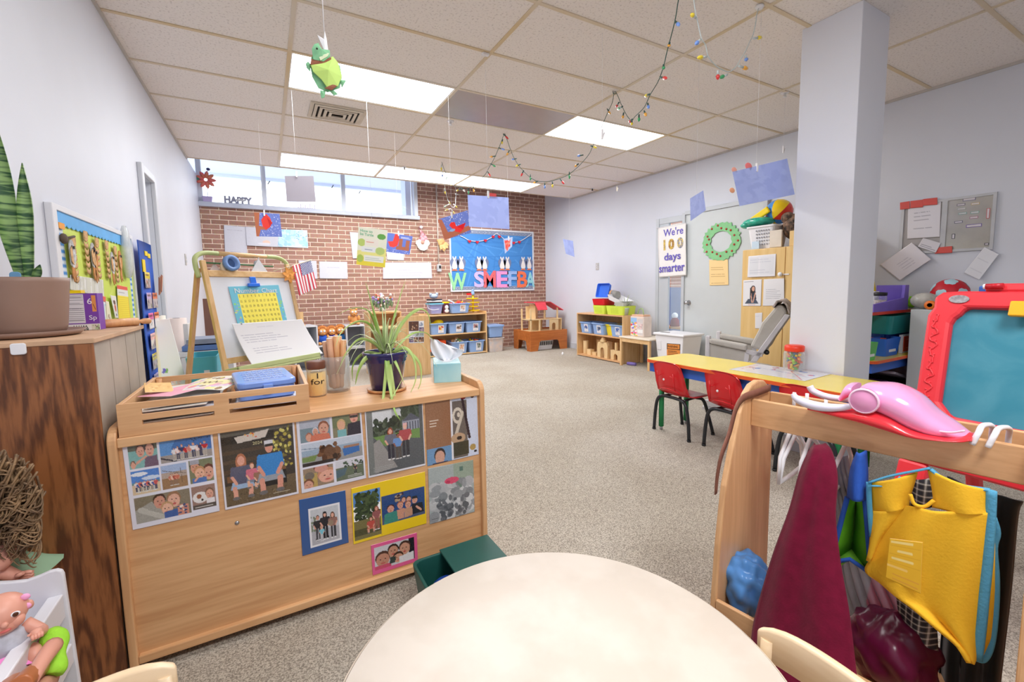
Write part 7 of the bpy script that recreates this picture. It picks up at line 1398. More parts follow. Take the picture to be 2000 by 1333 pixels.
build('glass',MB().lathe([(rj*.9,0),(rj,.008),(rj,.1),(rj*.88,.112)],n=28),glassm('jar_glass',(250,248,240),.8),t,False);build('filling',MB().lathe([(rj*.86,.004),(rj*.94,.01),(rj*.94,.095),(.001,.098)],n=28),mat('filling_yellow',(238,196,70),.5,var=.05),t,False);build('lid',MB().lathe([(rj*.93,.11),(rj*.98,.113),(rj*.98,.137),(rj*.93,.14),(.001,.14)],n=28),mat('lid_brown',(112,70,54),.45),t,False)
Mj = W[t.name]
tm = text('I\nfor',.05,Matrix.Identity(4),None,name=None,ext=.0003,align='CENTER',line=.75)
a0 = math.atan2(-jy.y,-jy.x)+.1
for v in tm.v:
    x,y,z_ = v;aa = a0+x/rj*.9;rr_ = rj*1.012+z_;v.x,v.y,v.z = rr_*math.cos(aa),rr_*math.sin(aa),.052+y*.62
build('handwriting',tm,mat('marker_ink',(48,38,28),.5),t,False)
jp = PZ(656,768,DT);rr_ = (PY(686,700,jp.y+.03).x-PY(627,700,jp.y+.03).x)/2*1.0;jc = Vector((jp.x+.01,jp.y+.045,DT));hh = PY(655,695,jc.y).z-DT
t = thing('plastic_jar','tall clear jar holding small wooden rolling pins','jar',jc);rv = rr_*.95
build('jar_body',MB().lathe([(rv*.9,0),(rv,.01),(rv,hh*.93),(rv*.94,hh*.95),(rv*.96,hh),(rv*.92,hh),(rv*.94,hh*.94),(rv*.96,hh*.9),(rv*.96,.012),(.001,.006)],n=32),M_clear,t,False)
topz = PY(655,657,jc.y).z-DT
RP = ['leftmost','second from left','third from left, darker','fourth from left','fifth, front right','rightmost']
for i in range(6):
    u_ = (i-2.5)/2.5;xb = -u_*.006+u_*rv*.5;yb = (-.012 if i % 2 else .014);top_ = Vector((u_*rv*.62+(-.004 if i == 2 else 0),yb*1.1,topz-.004*abs(i-3)-(.01 if i in (0,5) else 0)));bot = Vector((xb*.75,yb,.012));r0 = .0118
    tt = thing('rolling_pin',RP[i]+' of the small rolling pins in the clear jar','rolling pin',jc+bot,0,'rolling pins in the clear jar');d_ = (top_-bot);L_ = d_.length;d_.normalize();w0 = jc+bot
    cm = [M_pin,mat('pin_pink_wood',(206,156,124),.5,var=.08,vs=14)][1 if i in (0,1,2) else 0]
    build('roller',MB().tube([w0+d_*L_*.3,w0+d_*L_*1.0],r0,14),cm,tt);build('handle',MB().tube([w0,w0+d_*L_*.05,w0+d_*L_*.2,w0+d_*L_*.27,w0+d_*L_*.3],[.006,.0115,.009,.0085,.0115],12),cm,tt);build('end_grain',MB().tube([w0+d_*L_,w0+d_*(L_+.002)],r0*.92,14),M_cream,tt)
pp = Vector((.415,1.83,DT));t = thing('plant_saucer','round cork saucer under the navy flower pot','saucer',pp);build('dish',MB().lathe([(.06,0),(.078,.004),(.08,.014),(.076,.014),(.07,.008),(.001,.008)],n=32),M_pin,t,False)
pz_ = pp+Vector((0,0,.0085));R0 = .062;R1 = (PY(795,690,1.83).x-PY(706,690,1.83).x)/2;hp = PY(752,686,1.83).z-DT-.008
t = thing('spider_plant','large spider plant arching out of a glossy navy pot on the divider','plant',pz_)
build('pot',MB().lathe([(.001,0),(R0*.9,0),(R0,.008),(R1*.86,hp*.72),(R1*.92,hp*.76),(R1*.9,hp*.8),(R1*.96,hp*.84),(R1*.94,hp*.88),(R1,hp*.93),(R1,hp*.985),(R1*.96,hp),(R1*.9,hp*.99),(R1*.88,hp*.9)],n=40),M_navy,t,False);build('soil',MB().lathe([(R1*.89,hp*.91),(.001,hp*.95)],n=24),M_soil,t,False)
M_lf = mat('spider_leaf',(146,184,84),.4,var=.12,vs=5,c2=(196,216,140));M_lf2 = mat('spider_leaf_pale',(190,208,150),.45,var=.1,vs=7,c2=(214,226,180))
def strap(mb,pts,w,Yd=1.83,dys=None):
    P0 = [PY(x,y,Yd+(dys[i] if dys else 0)) for i,(x,y) in enumerate(pts)];P0 = spl(P0,5);m_ = len(P0);G = []
    for i,p in enumerate(P0):
        tg = (P0[min(i+1,m_-1)]-P0[max(i-1,0)]).normalized();v = (p-Vector(CAMP)).normalized();s_ = tg.cross(v)
        s_ = s_.normalized() if s_.length > 1e-6 else Vector((1,0,0));s_ = (s_+.35*Vector((0,1,0))).normalized();u_ = i/(m_-1);ww = w*(.5+.5*math.sin(PI*min(u_*1.2+.2,1)))*(1-u_**5*.9);nn = s_.cross(tg);G.append([p-s_*ww/2,p+nn*ww*.16,p+s_*ww/2])
    mb.slab(G,.0012)
big = MB()
for pts,w,dy in [([(752,690),(738,640),(725,590),(714,552)],.013,(0,0,.02,.03)),([(757,690),(765,640),(778,590),(792,548)],.011,(0,.03,.06,.1)),([(748,690),(728,640),(700,628),(668,648),(655,678)],.011,(0,0,-.02,-.05,-.08)),([(760,690),(785,632),(815,605),(835,612),(842,640)],.013,(0,0,-.01,-.02,-.03)),([(762,690),(775,650),(800,618),(822,605)],.013,(0,.03,.06,.08)),([(756,690),(742,660),(722,610),(690,602),(660,615)],.009,(0,.02,.04,.06,.07)),([(750,690),(726,668),(700,664),(676,690),(664,716)],.012,(-.01,-.04,-.06,-.08,-.09)),([(768,690),(790,680),(808,700),(812,740),(800,772)],.015,(-.01,-.05,-.08,-.09,-.09)),([(770,690),(800,690),(820,712),(822,745),(812,770)],.013,(0,-.02,-.04,-.05,-.05)),([(755,692),(757,715),(762,755),(770,800),(782,822)],.02,(-.06,-.10,-.12,-.195,-.21)),([(758,692),(764,730),(772,780),(773,815)],.015,(-.05,-.10,-.12,-.20)),([(752,692),(754,720),(750,765),(748,800),(770,770),(786,740)],.013,(-.05,-.1,-.12,-.17,-.16,-.11)),([(745,692),(715,700),(700,725),(694,752)],.018,(-.02,-.04,-.05,-.05)),([(742,692),(712,690),(690,712),(688,745)],.014,(.02,.03,.03,.03)),([(764,692),(778,720),(790,752)],.012,(-.06,-.1,-.1)),([(766,690),(800,655),(830,650),(850,668)],.010,(.02,.05,.08,.1))]: strap(big,pts,w,1.83,dy)
build('long_leaves',big,M_lf,t);spider(pz_+Vector((0,0,hp*.93)),34,.16,.30,M_lf2,8,t,.7,.009,.75,'inner_leaves')
b0,b1,b2 = PZ(848,749,DT),PZ(901,746,DT),PZ(822,738,DT);ex = Vector((b1.x-b0.x,b1.y-b0.y,0));wz_ = ex.length;ex.normalize();ey = Vector((-ex.y,ex.x,0));dz_ = .2
hb = PP(848,712,b0,ey).z-DT;Mb = frameM(b0,ex,ey)
t = thing('tissue_box','aqua tissue box with a white tissue pulled out on the divider','tissue box',b0+ex*wz_/2+ey*dz_/2)
build('carton',MB().box((0,0,0),(wz_,dz_,hb),Mb),mat('tissue_aqua',(96,186,214),.5,var=.12,vs=3,c2=(176,220,226)),t,bev=.0015);build('top_print',MB().box((.002,.002,hb),(wz_-.002,dz_-.002,hb+.0006),Mb),mat('tissue_pale',(196,226,230),.5,var=.06),t);build('slot',MB().prism([(wz_/2+.03*math.cos(a),dz_/2+.06*math.sin(a)) for a in [2*PI*k/20 for k in range(20)]],.0006,Mb@Matrix.Translation((0,0,hb+.0007))),mat('slot_film',(226,230,234),.3),t)
G = [];bc = Mb@Vector((wz_/2,dz_/2,hb));topc = PP(845,660,bc,ey);zt_ = topc.z-bc.z
for j in range(13):
    v = j/12;r_ = []
    ox = .004+.012*math.sin(v*2.2)-.05*v**2.2;wd = .03+.055*math.sin(PI*min(v*1.05,1))**.8*(1-.35*v)+.012*v
    for k in range(17):
        u_ = k/8-1;x = ox+u_*wd*.9;z = zt_*v*(1-.5*max(u_,0)**1.3*v-.12*(1-abs(u_))*v);y = .016*math.sin(k*1.05+v*1.5)*(1-.25*v)+.012*u_
        r_.append(bc+ex*x+ey*y+Vector((0,0,z)))
    G.append(r_)
build('tissue',MB().slab(G,.0012),mat('tissue_white',(236,238,244),.8,var=.01),t)
# ================================================================ ROUND TABLE AND WOODEN CHAIRS
RC = Vector((.40,.56,0));RR = .383;RH = .478
t = thing('round_table','round cream topped childrens table in the foreground','table',RC)
m = bpy.data.materials.new('cream_top');m.use_nodes = True;nt = m.node_tree;b = nt.nodes['Principled BSDF'];tc_ = nt.nodes.new('ShaderNodeTexCoord');n1 = nt.nodes.new('ShaderNodeTexNoise');n1.inputs['Scale'].default_value = 9;n1.inputs['Detail'].default_value = 6;nt.links.new(tc_.outputs['Object'],n1.inputs['Vector']);r1 = nt.nodes.new('ShaderNodeValToRGB');r1.color_ramp.elements[0].color = (*lin((207,196,183)),1);r1.color_ramp.elements[1].color = (*lin((215,205,193)),1);r1.color_ramp.elements[0].position = .4;r1.color_ramp.elements[1].position = .6;nt.links.new(n1.outputs['Fac'],r1.inputs[0]);nt.links.new(r1.outputs[0],b.inputs['Base Color']);b.inputs['Roughness'].default_value = .4
build('tabletop',MB().lathe([(RR-.004,RH-.003),(RR-.008,RH),(.001,RH)],n=96),m,t,False);build('edge_band',MB().lathe([(RR-.006,RH-.026),(RR,RH-.022),(RR,RH-.006),(RR-.004,RH-.003)],n=96),M_cream,t,False);build('underside',MB().lathe([(.001,RH-.026),(RR-.006,RH-.026)],n=64),M_maple,t,False)
for k in range(4):
    a = PI/4+k*PI/2;build('leg',MB().tube([(.27*math.cos(a),.27*math.sin(a),RH-.026),(.29*math.cos(a),.29*math.sin(a),0)],[.024,.019],14),M_mapleZ,t,False)
def wood_chair(loc,rz,lb,top=.52):
    """child chair, back at local -x, facing +x"""
    t = thing('wooden_chair',lb,'chair',loc,rz,'small wooden chairs at the round table');S_ = .28;mc = wood('chair_maple',(238,212,176),(224,192,150),'Y',5,10,.35)
    build('seat',MB().prism(rrect(-.13,-.145,.15,.145,.04),.018,Matrix.Translation((0,0,S_-.018))),mc,t,False,bev=.005)
    def rail(z,h_,th_,rx,w_):
        mb = MB();P = [];o = []
        pl = [(-.125-rx*(1-(2*k/16-1)**2),-w_+2*w_*k/16) for k in range(17)]
        for ring in ((0,0),(1,0),(1,1),(0,1)): P.append([Vector((x+(th_ if ring[1] else 0),y,z+(0 if not ring[0] else h_)-(.018*((2*k/16-1)**6) if ring[0] else -.004*((2*k/16-1)**6)))) for k,(x,y) in enumerate(pl)])
        P.append(P[0]);mb.grid(P,True);n = 17
        mb.f += [(0,n,2*n,3*n),(n-1,4*n-1,3*n-1,2*n-1)];mb.sm += [False,False];return mb
    build('back_rail',rail(top-.075,.075,.018,.03,.155),mc,t,False,bev=.006);build('back_rail',rail(top-.17,.035,.016,.03,.14),mc,t,False,bev=.004)
    for q in (-1,1):
        build('rear_leg',MB().tube([(-.135,q*.15,0),(-.125,q*.145,S_),(-.122,q*.14,top-.03)],[.016,.017,.014],12),mc,t,False);build('front_leg',MB().tube([(.135,q*.135,0),(.13,q*.13,S_-.018)],.016,12),mc,t,False);build('side_stretcher',MB().cyl((-.13,q*.147,.12),(.132,q*.133,.12),.009),mc,t,False)
    build('front_stretcher',MB().cyl((.13,-.13,.16),(.13,.13,.16),.009),mc,t,False);return t
ch = wood_chair((.665,.325,0),PI-.12,'wooden chair at the right of the round table, back rail in the foreground',.502)
dup(ch,None,(-.30,.79,0),-1.30,'wooden chair at the left of the round table, only its top corner in view')
g0,g1,g2 = PZ(945,1075,.16),PZ(985,1082,.16),PZ(858,1110,.16)
t = thing('green_bin','dark green toy bin with blue inside behind the round table','bin',(.55,1.39,0));M_dg = mat('bin_dark_green',(30,84,76),.4,var=.06)
build('body',MB().tub((0,0,0),(.26,.2),(.3,.24),.165,.012),M_dg,t,False,bev=.004);solo('blue_toy',MB().ball((.49,1.37,.10),(.06,.07,.045)).cbox((.57,1.38,.08),(.08,.12,.06)),mat('toy_deep_blue',(32,70,160),.3),'deep blue toy lying inside the dark green bin','toy');build('flap',MB().cbox((.06,.01,.171),(.2,.22,.008)),M_dg,t,False,bev=.002)
# ================================================================ DOLL BED WITH DOLLS (front left corner)
M_dw = mat('doll_bed_white',(226,226,232),.4,var=.01)
hY = 1.42
def HB(x,y): q = PY(x,y,hY);return (q.x,q.z)
t = thing('doll_bed','white wooden doll bed with slatted side in the front left corner','doll bed',(-.55,1.2,0))
crv = [HB(*p) for p in [(128,1118),(124,1111),(114,1109),(100,1112),(80,1121),(55,1130),(25,1133),(0,1134)]];x_l = crv[-1][0];xr,zr = crv[0]
xr2 = HB(160,1333)[0];z_r2 = HB(160,1333)[1];sl_ = (xr2-xr)/(zr-z_r2)
out = [(xr+sl_*zr,0)]+crv+[(x_l-.06,crv[-1][1]-.002),(x_l-.10,crv[-1][1]+.004),(x_l-.13,crv[3][1]),(x_l-.145,crv[0][1]),(x_l-.15,0)]
Mh = Matrix(((1,0,0,0),(0,0,-1,hY),(0,1,0,0),(0,0,0,1)));build('headboard',MB().prism(out,.012,Mh),M_dw,t,bev=.003)
lo = Matrix(((1,0,0,0),(0,0,-1,.86),(0,1,0,0),(0,0,0,1)));build('footboard',MB().prism([(p[0],p[1]*.62) for p in out],.012,lo),M_dw,t,bev=.003)
def rail_(x,y,h_,w_):
    q = PY(x,y,hY-.012);build('side_rail',MB().box((q.x-w_,.85,q.z-h_),(q.x,hY-.012,q.z)),M_dw,t,bev=.003);return q
qa = rail_(124,1160,.06,.028);qb = rail_(141,1256,.05,.028)
for y in (.98,1.1,1.21,1.33): build('spindle',MB().cyl((qa.x-.014,y,qa.z-.06),(qb.x-.014,y,qb.z-.0),.0075),M_dw,t)
for z_ in (qa.z-.02,qb.z-.016): build('side_rail',MB().box((x_l-.14,.85,z_-.04),(x_l-.12,hY-.012,z_)),M_dw,t)
_mb = .36;build('mattress_board',MB().box((x_l-.12,.86,_mb-.02),(qb.x-.03,hY-.012,_mb)),M_dw,t)
bz = qb.z-.09
# dolls
M_ds = mat('doll_vinyl',(222,160,140),.4,var=.03,vs=6);M_ds2 = mat('doll_vinyl_brown',(176,104,62),.35,var=.05)
def doll(c,s,skin,lb,dress=None,hairm=None,bow=False,face=None,lie=0,arms=True):
    t = thing('baby_doll',lb,'doll',c);c = Vector(c);hd = c+Vector((0,0,.215*s));f_ = Vector(face or (.5,-.86,.0)).normalized();r_ = Vector((-f_.y,f_.x,0)).normalized();u_ = r_.cross(f_)*-1 if r_.cross(f_).z < 0 else r_.cross(f_)
    Mh_ = Matrix((r_,-f_,u_)).transposed()
    b_ = MB();b_.ball(hd,(.078*s,.08*s,.074*s),22,16,Mh_);b_.ball(hd+f_*.03*s-u_*.032*s,(.058*s,.05*s,.042*s),16,10,Mh_)
    for q in (-1,1): b_.ball(hd+f_*.052*s+r_*q*.034*s-u_*.026*s,.026*s,12,8);b_.ball(hd+r_*q*.076*s-u_*.01*s,(.016*s,.012*s,.02*s),10,7)
    b_.ball(hd+f_*.082*s-u_*.012*s,.012*s,10,7);b_.ball(c+Vector((0,0,.08*s)),(.06*s,.055*s,.085*s),16,10,Mh_);b_.cyl(c+Vector((0,0,.14*s)),c+Vector((0,0,.165*s)),.03*s)
    for q in (-1,1):
        sh = c+r_*q*.058*s+Vector((0,0,.13*s));el = sh+r_*q*.04*s+f_*.045*s-Vector((0,0,.035*s));wr_ = el+f_*.05*s-r_*q*.02*s+Vector((0,0,.03*s));b_.tube(spl([sh,el,wr_],5),[.026*s*(1-.035*k) for k in range(11)],12);b_.ball(wr_+f_*.006*s,(.021*s,.021*s,.02*s),10,7)
        for k in range(4): b_.tube([wr_+r_*(.012-.008*k)*s+f_*.012*s,wr_+r_*(.013-.009*k)*s+f_*.03*s+Vector((0,0,.004*s)),wr_+r_*(.012-.008*k)*s+f_*.036*s-Vector((0,0,.008*s))],[.0068*s,.0064*s,.005*s],7)
        b_.tube([wr_-r_*q*.014*s,wr_-r_*q*.022*s+f_*.016*s+Vector((0,0,.01*s))],[.007*s,.005*s],7)
        hp_ = c+r_*q*.035*s+Vector((0,0,.02*s));kn = hp_+f_*.085*s+r_*q*.03*s+Vector((0,0,.02*s));ft = kn+f_*.03*s-Vector((0,0,.06*s));b_.tube(spl([hp_,kn,ft],5),[.036*s*(1-.045*k) for k in range(11)],12);b_.ball(ft+f_*.016*s,(.022*s,.034*s,.018*s),10,7,Mh_)
    body = build('body',b_,skin,t)
    e = MB();w_ = MB();m_ = MB()
    for q in (-1,1): p = hd+f_*.0735*s+r_*q*.031*s+u_*.012*s;w_.ball(p,(.0145*s,.006*s,.011*s),12,8,Mh_);e.ball(p+f_*.0035*s,(.0095*s,.005*s,.0098*s),12,8,Mh_)
    build('eye_whites',w_,M_white,body);build('irises',e,mat('iris_brown',(84,48,30),.15),body);m_.ball(hd+f_*.078*s-u_*.04*s,(.017*s,.008*s,.006*s),12,7,Mh_);build('lips',m_,mat('lip_pink',(206,104,100),.4),body)
    if dress:
        top_,sk_ = dress;build('bodice',MB().lathe([(.066*s,.04*s),(.068*s,.09*s),(.06*s,.13*s),(.034*s,.155*s)],c,22),top_,t)
        G = []
        for j in range(6):
            v = j/5;G.append([c+Vector(((.066+.062*v)*s*(1+.12*v*math.sin(7*a))*math.cos(a),(.064+.062*v)*s*(1+.12*v*math.sin(7*a))*math.sin(a),(.06-.05*v)*s+.012*s*v*math.sin(5*a))) for a in [2*PI*k/42 for k in range(42)]])
        build('skirt',MB().grid(G,True,True),sk_,t)
    if hairm:
        g = random.Random(5);cap = MB();cap.ball(hd-f_*.012*s+u_*.012*s,(.086*s,.086*s,.082*s),20,12,Mh_);build('hair_cap',cap,hairm,t)
    if bow:
        for q,dv in ((1,.0),(1,.03)): build('bow',MB().ball(hd+r_*.066*s+u_*(.045-dv*1.4)*s+f_*.03*s,(.016*s,.008*s,.014*s),10,7),M_pink,t)
    return t
M_pink = mat('bow_pink',(244,170,214),.6);M_pk2 = mat('skirt_pink',(236,140,206),.7,var=.12,vs=14);M_gb = mat('bodice_grey',(190,194,206),.8,var=.12,vs=60)
dc = PY(42,1285,.86)
dh = PY(3,1198,1.26);bz = .36;doll((dh.x,1.26,dh.z-.215*.5),.5,M_ds,'baby doll in grey top and pink skirt lying in the white doll bed',(M_gb,M_pk2),None,True,(.42,-.9,-.05))
p = PY(88,1290,1.16);mb = MB()
t = thing('baby_doll','second doll in lime green trousers behind the doll bed slats, legs showing','doll',(p.x,1.16,bz));lg = MB()
for q,(x0,y0,x1,y1,x2,y2) in enumerate(((104,1262,84,1290,60,1330),(96,1330,74,1345,50,1370))): lg.tube(spl([PY(x0,y0,1.22),PY(x1,y1,1.16),PY(x2,y2,1.09)],5),[.016-.0004*k for k in range(11)],12)
build('legs',lg,M_ds,t);build('trousers',MB().tube(spl([PY(98,1240,1.28),PY(112,1262,1.25),PY(110,1290,1.22),PY(98,1320,1.2)],6),[.018+.005*math.sin(k*.5) for k in range(19)],16),mat('lime_cloth',(158,222,60),.8,var=.1,vs=30,bump=.3),t)
t = thing('baby_doll','brown vinyl doll lying low in the doll bed, only limbs showing','doll',(p.x-.03,1.1,bz));build('limbs',MB().tube(spl([PY(80,1305,1.22),PY(62,1318,1.13),PY(36,1345,1.05)],5),[.017]*11,12).tube(spl([PY(40,1330,1.22),PY(22,1340,1.13),PY(5,1360,1.05)],5),[.017]*11,12),M_ds2,t)
solo('blue_cloth',MB().ball(PY(57,1224,1.36),(.02,.02,.012)),mat('cloth_blue',(40,80,170),.8),'small blue cloth behind the pink skirted doll','cloth')
# curly haired doll behind the bed
M_hair = mat('hair_brown',(110,84,60),.55,var=.35,vs=30,c2=(150,120,86))
hc = PY(2,985,1.52);doll((hc.x-.03,1.53,hc.z-.2),.85,M_ds,'large doll with long curly brown hair sitting behind the doll bed',(mat('dress_sage',(150,176,150),.8),mat('dress_sage2',(140,170,140),.8)),M_hair,False,(-.6,-.8,0))
mb = MB();g = random.Random(8)
for k in range(300):
    x0 = g.uniform(-30,80);y0 = 886+58*max(0,(x0-8)/72)**2+g.random()**1.3*110;L_ = g.uniform(40,1120-y0 if y0 < 1000 else 120)*.8;ph = g.uniform(0,6);pts = []
    for j in range(14): v = j/13;pts.append(PY(x0*(1-.2*v)+(9+11*v)*math.sin(ph+v*8)-4*v,y0+L_*v+(8+6*v)*math.cos(ph*1.7+v*10),1.46+.035*math.sin(ph*3)+.014*math.cos(ph+v*8)))
    mb.tube(spl(pts,2),[.0026*(1-.5*j/26) for j in range(27)],5)
hd_ = [o for o in bpy.data.objects if o.name.startswith('baby_doll') and 'curly' in o.get('label','')][0];build('long_curls',mb,M_hair,hd_)
a,b_,c_ = PY(-6,1112,1.47),PY(24,1124,1.46),PY(42,1127,1.45);mb = MB();mb.tube(spl([a,b_,c_],5),[.017-.0006*k for k in range(11)],12)
for k in range(4): d0 = c_+Vector((.0,.0,.008-.006*k));mb.tube([d0,d0+Vector((.014,-.003,.001)),d0+Vector((.022,-.006,-.002*k))],[.0055,.005,.004],7)
mb.tube([c_+Vector((-.004,-.01,.008)),c_+Vector((.008,-.012,.014))],[.006,.0045],7);build('forearm',mb,M_ds,hd_)
solo('doll_stool',MB().cbox((hc.x-.03,1.53,(hc.z-.2)/2),(.14,.14,hc.z-.2)),M_dw,'small white stool under the curly haired doll','stool',bev=.004)
# ================================================================ DRESS-UP RACK
KS = .82;Ro = Vector((1.297*KS,.935*KS,0));ra = Vector((.985,.17,0)).normalized();rb_ = Vector((-ra.y,ra.x,0));Rm = Matrix((ra,rb_,Vector((0,0,1)))).transposed().to_4x4();Rm.translation = Ro;Ri = Rm.inverted()
def RK(x,y,t_): return Ri@PP(x,y,Rm@Vector((t_*KS,0,0)),ra)
def RKw(x,y,t_): return PP(x,y,Rm@Vector((t_*KS,0,0)),ra)
RL = .70*KS;FT = .235*KS
za,zb_ = RK(1458,773,.235).z,RK(1448,819,.235).z;zc,zd_ = RK(1995,880,.235).z,RK(1995,961,.235).z;RT = (za+zc)/2;RB = (zb_+zd_)/2
pz1 = RT+.05
out = [(q_*KS,z_) for q_,z_ in [(-.02,0),(0,.207),(.022,.41),(.055,.575),(.10,RB-.05),(.15,RB+.05),(.195,pz1-.03),(.24,pz1-.007),(.295,pz1),(.35,pz1-.007),(.40,pz1-.034),(.435,pz1-.085),(.445,pz1-.17),(.445,0)]]
t = thing('dress_up_rack','maple dress-up rack with costumes in the right foreground','clothes rack',Rm@Vector((.22,-RL/2,0)))
def lp(s0): return Rm@Matrix(((1,0,0,0),(0,0,-1,s0),(0,1,0,0),(0,0,0,1)))
for s0 in (0,-RL): build('side_panel',MB().prism(out,.018,lp(s0)),M_mapleZ,t,bev=.005)
def rbox(a,b_): return MB().box(a,b_,Rm)
build('front_rail',rbox((FT,-RL,RB),(FT+.014,-.018,RT)),M_mapleY,t,bev=.003);build('back_rail',rbox((.33,-RL,RB),(.342,-.018,RT)),M_mapleY,t,bev=.003)
build('bottom_shelf',rbox((.012,-RL,.13),(.355,-.018,.146)),M_mapleY,t);build('kick_board',rbox((.0,-RL,.11),(.013,-.018,RK(1400,1166,.02).z)),M_mapleY,t,bev=.003)
build('hanging_rod',MB().cyl(Rm@Vector((.262,-.018,RB+.03)),Rm@Vector((.262,-RL,RB+.03)),.008),M_steel,t)
# hangers
def hanger(s_,lb,tilt=0,drop=.17):
    t = thing('coat_hanger',lb,'hanger',Rm@Vector((.262,s_,RB-.12)),0,'white hangers on the dress-up rack');z0 = RB+.03
    hk = [Rm@Vector(((.262+x*KS),s_+tilt*(z0-z)*.3,z)) for x,z in ((-.022,z0+.004),(-.014,z0+.02),(.0,z0+.024),(.016,z0+.014),(.016,z0-.01),(.0,z0-.04))];build('hook',MB().tube(spl(hk,5),.003,6),M_steel,t)
    tr = [Rm@Vector(((.262+x*KS),s_+tilt*(z0-z),z)) for x,z in ((0,z0-.04),(.1,z0-.1),(.12,z0-drop),(0,z0-drop-.004),(-.12,z0-drop),(-.1,z0-.1),(0,z0-.04))];build('arms',MB().tube(tr,.0055,8),M_white,t)
for s_,lb,tl_ in ((-.102,'first white hanger from the left on the rack',-.05),(-.123,'second white hanger from the left on the rack',.06),(-.156,'third white hanger from the left, beside the maroon cape',-.04),(-.246,'white hanger between the cape and the green vest',.12)): hanger(s_,lb,tl_)
for i,(x0,x1,y) in enumerate(((1901,1932,846),(1931,1966,858))):
    a,b_ = RK(x0,y+8,.24),RK(x1,y+2,.24);zt = RT;hk = [Rm@Vector((FT-.012,a.y,zt-.012)),Rm@Vector((FT-.006,a.y-.008,zt+.016)),Rm@Vector((FT+.02,(a.y+b_.y)/2,zt+.026)),Rm@Vector((FT+.06,b_.y,zt+.02)),Rm@Vector((FT+.085,b_.y,zt-.01)),Rm@Vector((FT+.085,b_.y,zt-.08))]
    solo('hanger_hook',MB().tube(spl(hk,5),.0055,8),M_white,['left white plastic hook hung over the rack rail at the right','right white plastic hook hung over the rack rail at the right'][i],'hook','white hooks over the rack rail')
for i,(x,y) in enumerate(((1552,768),(1577,769),(1614,778))):
    p = RK(x,y,.39);solo('white_peg',MB().tube([Rm@Vector((.318,p.y,RT-.05)),Rm@Vector((.318,p.y,max(p.z,RT+.012)))],.005,8),M_white,['leftmost white peg standing in the rack trough','middle white peg standing in the rack trough','rightmost white peg standing in the rack trough beside the pink carrier'][i],'peg','white pegs in the rack trough')
# garments: rows of left/right pixel pairs on a hanging plane
def drape(rows,tp,folds=4,amp=.02,n=25,th=.004,slant=0,ph=0):
    T0,T1 = tp if isinstance(tp,tuple) else (tp,tp);m_ = len(rows)-1;tt = [T0+(T1-T0)*i/m_ for i in range(m_+1)]
    A = spl([RK(r_[0],r_[1],q) for r_,q in zip(rows,tt)],5);B = spl([RK(r_[2],r_[3],q) for r_,q in zip(rows,tt)],5);G = []
    for j,(a,b_) in enumerate(zip(A,B)):
        v = j/(len(A)-1);r_ = []
        for k in range(n):
            u_ = k/(n-1);p = a.lerp(b_,u_);p.x += amp*(.25+.75*v)*math.sin(u_*folds*2*PI+ph+.8*math.sin(v*3))-.02*math.sin(PI*u_)+slant*(u_-.5);r_.append(Rm@p)
        G.append(r_)
    return MB().slab(G,th)
M_vel = mat('maroon_velour',(104,16,44),.9,var=.12,vs=40,sheen=.12,bump=.1,bs=200,spec=.1)
t = thing('costume_cape','long maroon velour cape hanging at the left of the rack','costume',RKw(1590,1330,.30))
build('cloth',drape([(1592,868,1612,868),(1580,885,1624,885),(1562,925,1634,935),(1541,1000,1630,1010),(1508,1090,1640,1100),(1476,1200,1656,1190),(1466,1262,1668,1290),(1464,1345,1676,1355)],(.2,-.1),2,.009,ph=.6),M_vel,t);build('hanger_bar',MB().cyl(RKw(1606,880,.165),RKw(1602,924,.165),.005),M_white,t)
M_tul = mat('grey_tulle',(158,156,172),.8,var=.12,vs=12,alpha=.62)
solo('tulle_dress',drape([(1626,890,1652,890),(1622,930,1662,930),(1628,1010,1690,1000),(1634,1090,1720,1090),(1640,1150,1750,1150),(1655,1200,1768,1200),(1668,1245,1745,1235)],.36,6,.018,ph=1),M_tul,'sheer grey tulle dress between the cape and the yellow vest','costume')
# green vest with blue binding
t = thing('costume_vest','green and blue open vest hanging in the middle of the rack','costume',RKw(1660,1120,.24));M_gv = mat('vest_green',(92,170,26),.8,var=.08,vs=20,bump=.1);M_bv = mat('binding_blue',(44,92,190),.8,bump=.15,bs=150)
tF = .20
L1 = [(1655,972),(1645,1010),(1632,1060),(1621,1100)];Cc = [(1672,975),(1670,1010),(1666,1050),(1664,1072)];R1_ = [(1689,974),(1693,1020),(1697,1070),(1701,1121)]
def pv(L,tt): return [RK(x,y,tt) for x,y in L]
la,lc_,lr_ = pv(L1,tF),pv(Cc,tF+.06),pv(R1_,tF);
gl = [[Rm@a.lerp(b_,u_) for u_ in (0,.5,1)] for a,b_ in zip(la,lc_)];gr_ = [[Rm@a.lerp(b_,u_) for u_ in (0,.5,1)] for a,b_ in zip(lc_,lr_)]
build('left_panel',MB().slab(gl,.004),M_gv,t);build('right_panel',MB().slab(gr_,.004),M_gv,t)
bt = [Rm@p for p in (la[-1],lc_[-1],lr_[-1])];build('hem_fold',MB().slab([[bt[0],bt[1],bt[2]],[bt[0].lerp(bt[2],.25)+Vector((0,0,-.004)),RKw(1660,1094,tF+.01),bt[2].lerp(bt[0],.12)]],.003),mat('vest_green_light',(128,200,60),.8),t)
build('binding',MB().tube([Rm@p for p in la],.006,8).tube([Rm@p for p in lr_],.006,8).tube([bt[0],RKw(1660,1093,tF),bt[2]],.0055,8),M_bv,t)
build('shoulder',drape([(1676,884,1690,880),(1664,915,1692,915),(1659,945,1692,948),(1656,972,1690,975)],tF-.005,1,.006,9),M_bv,t)
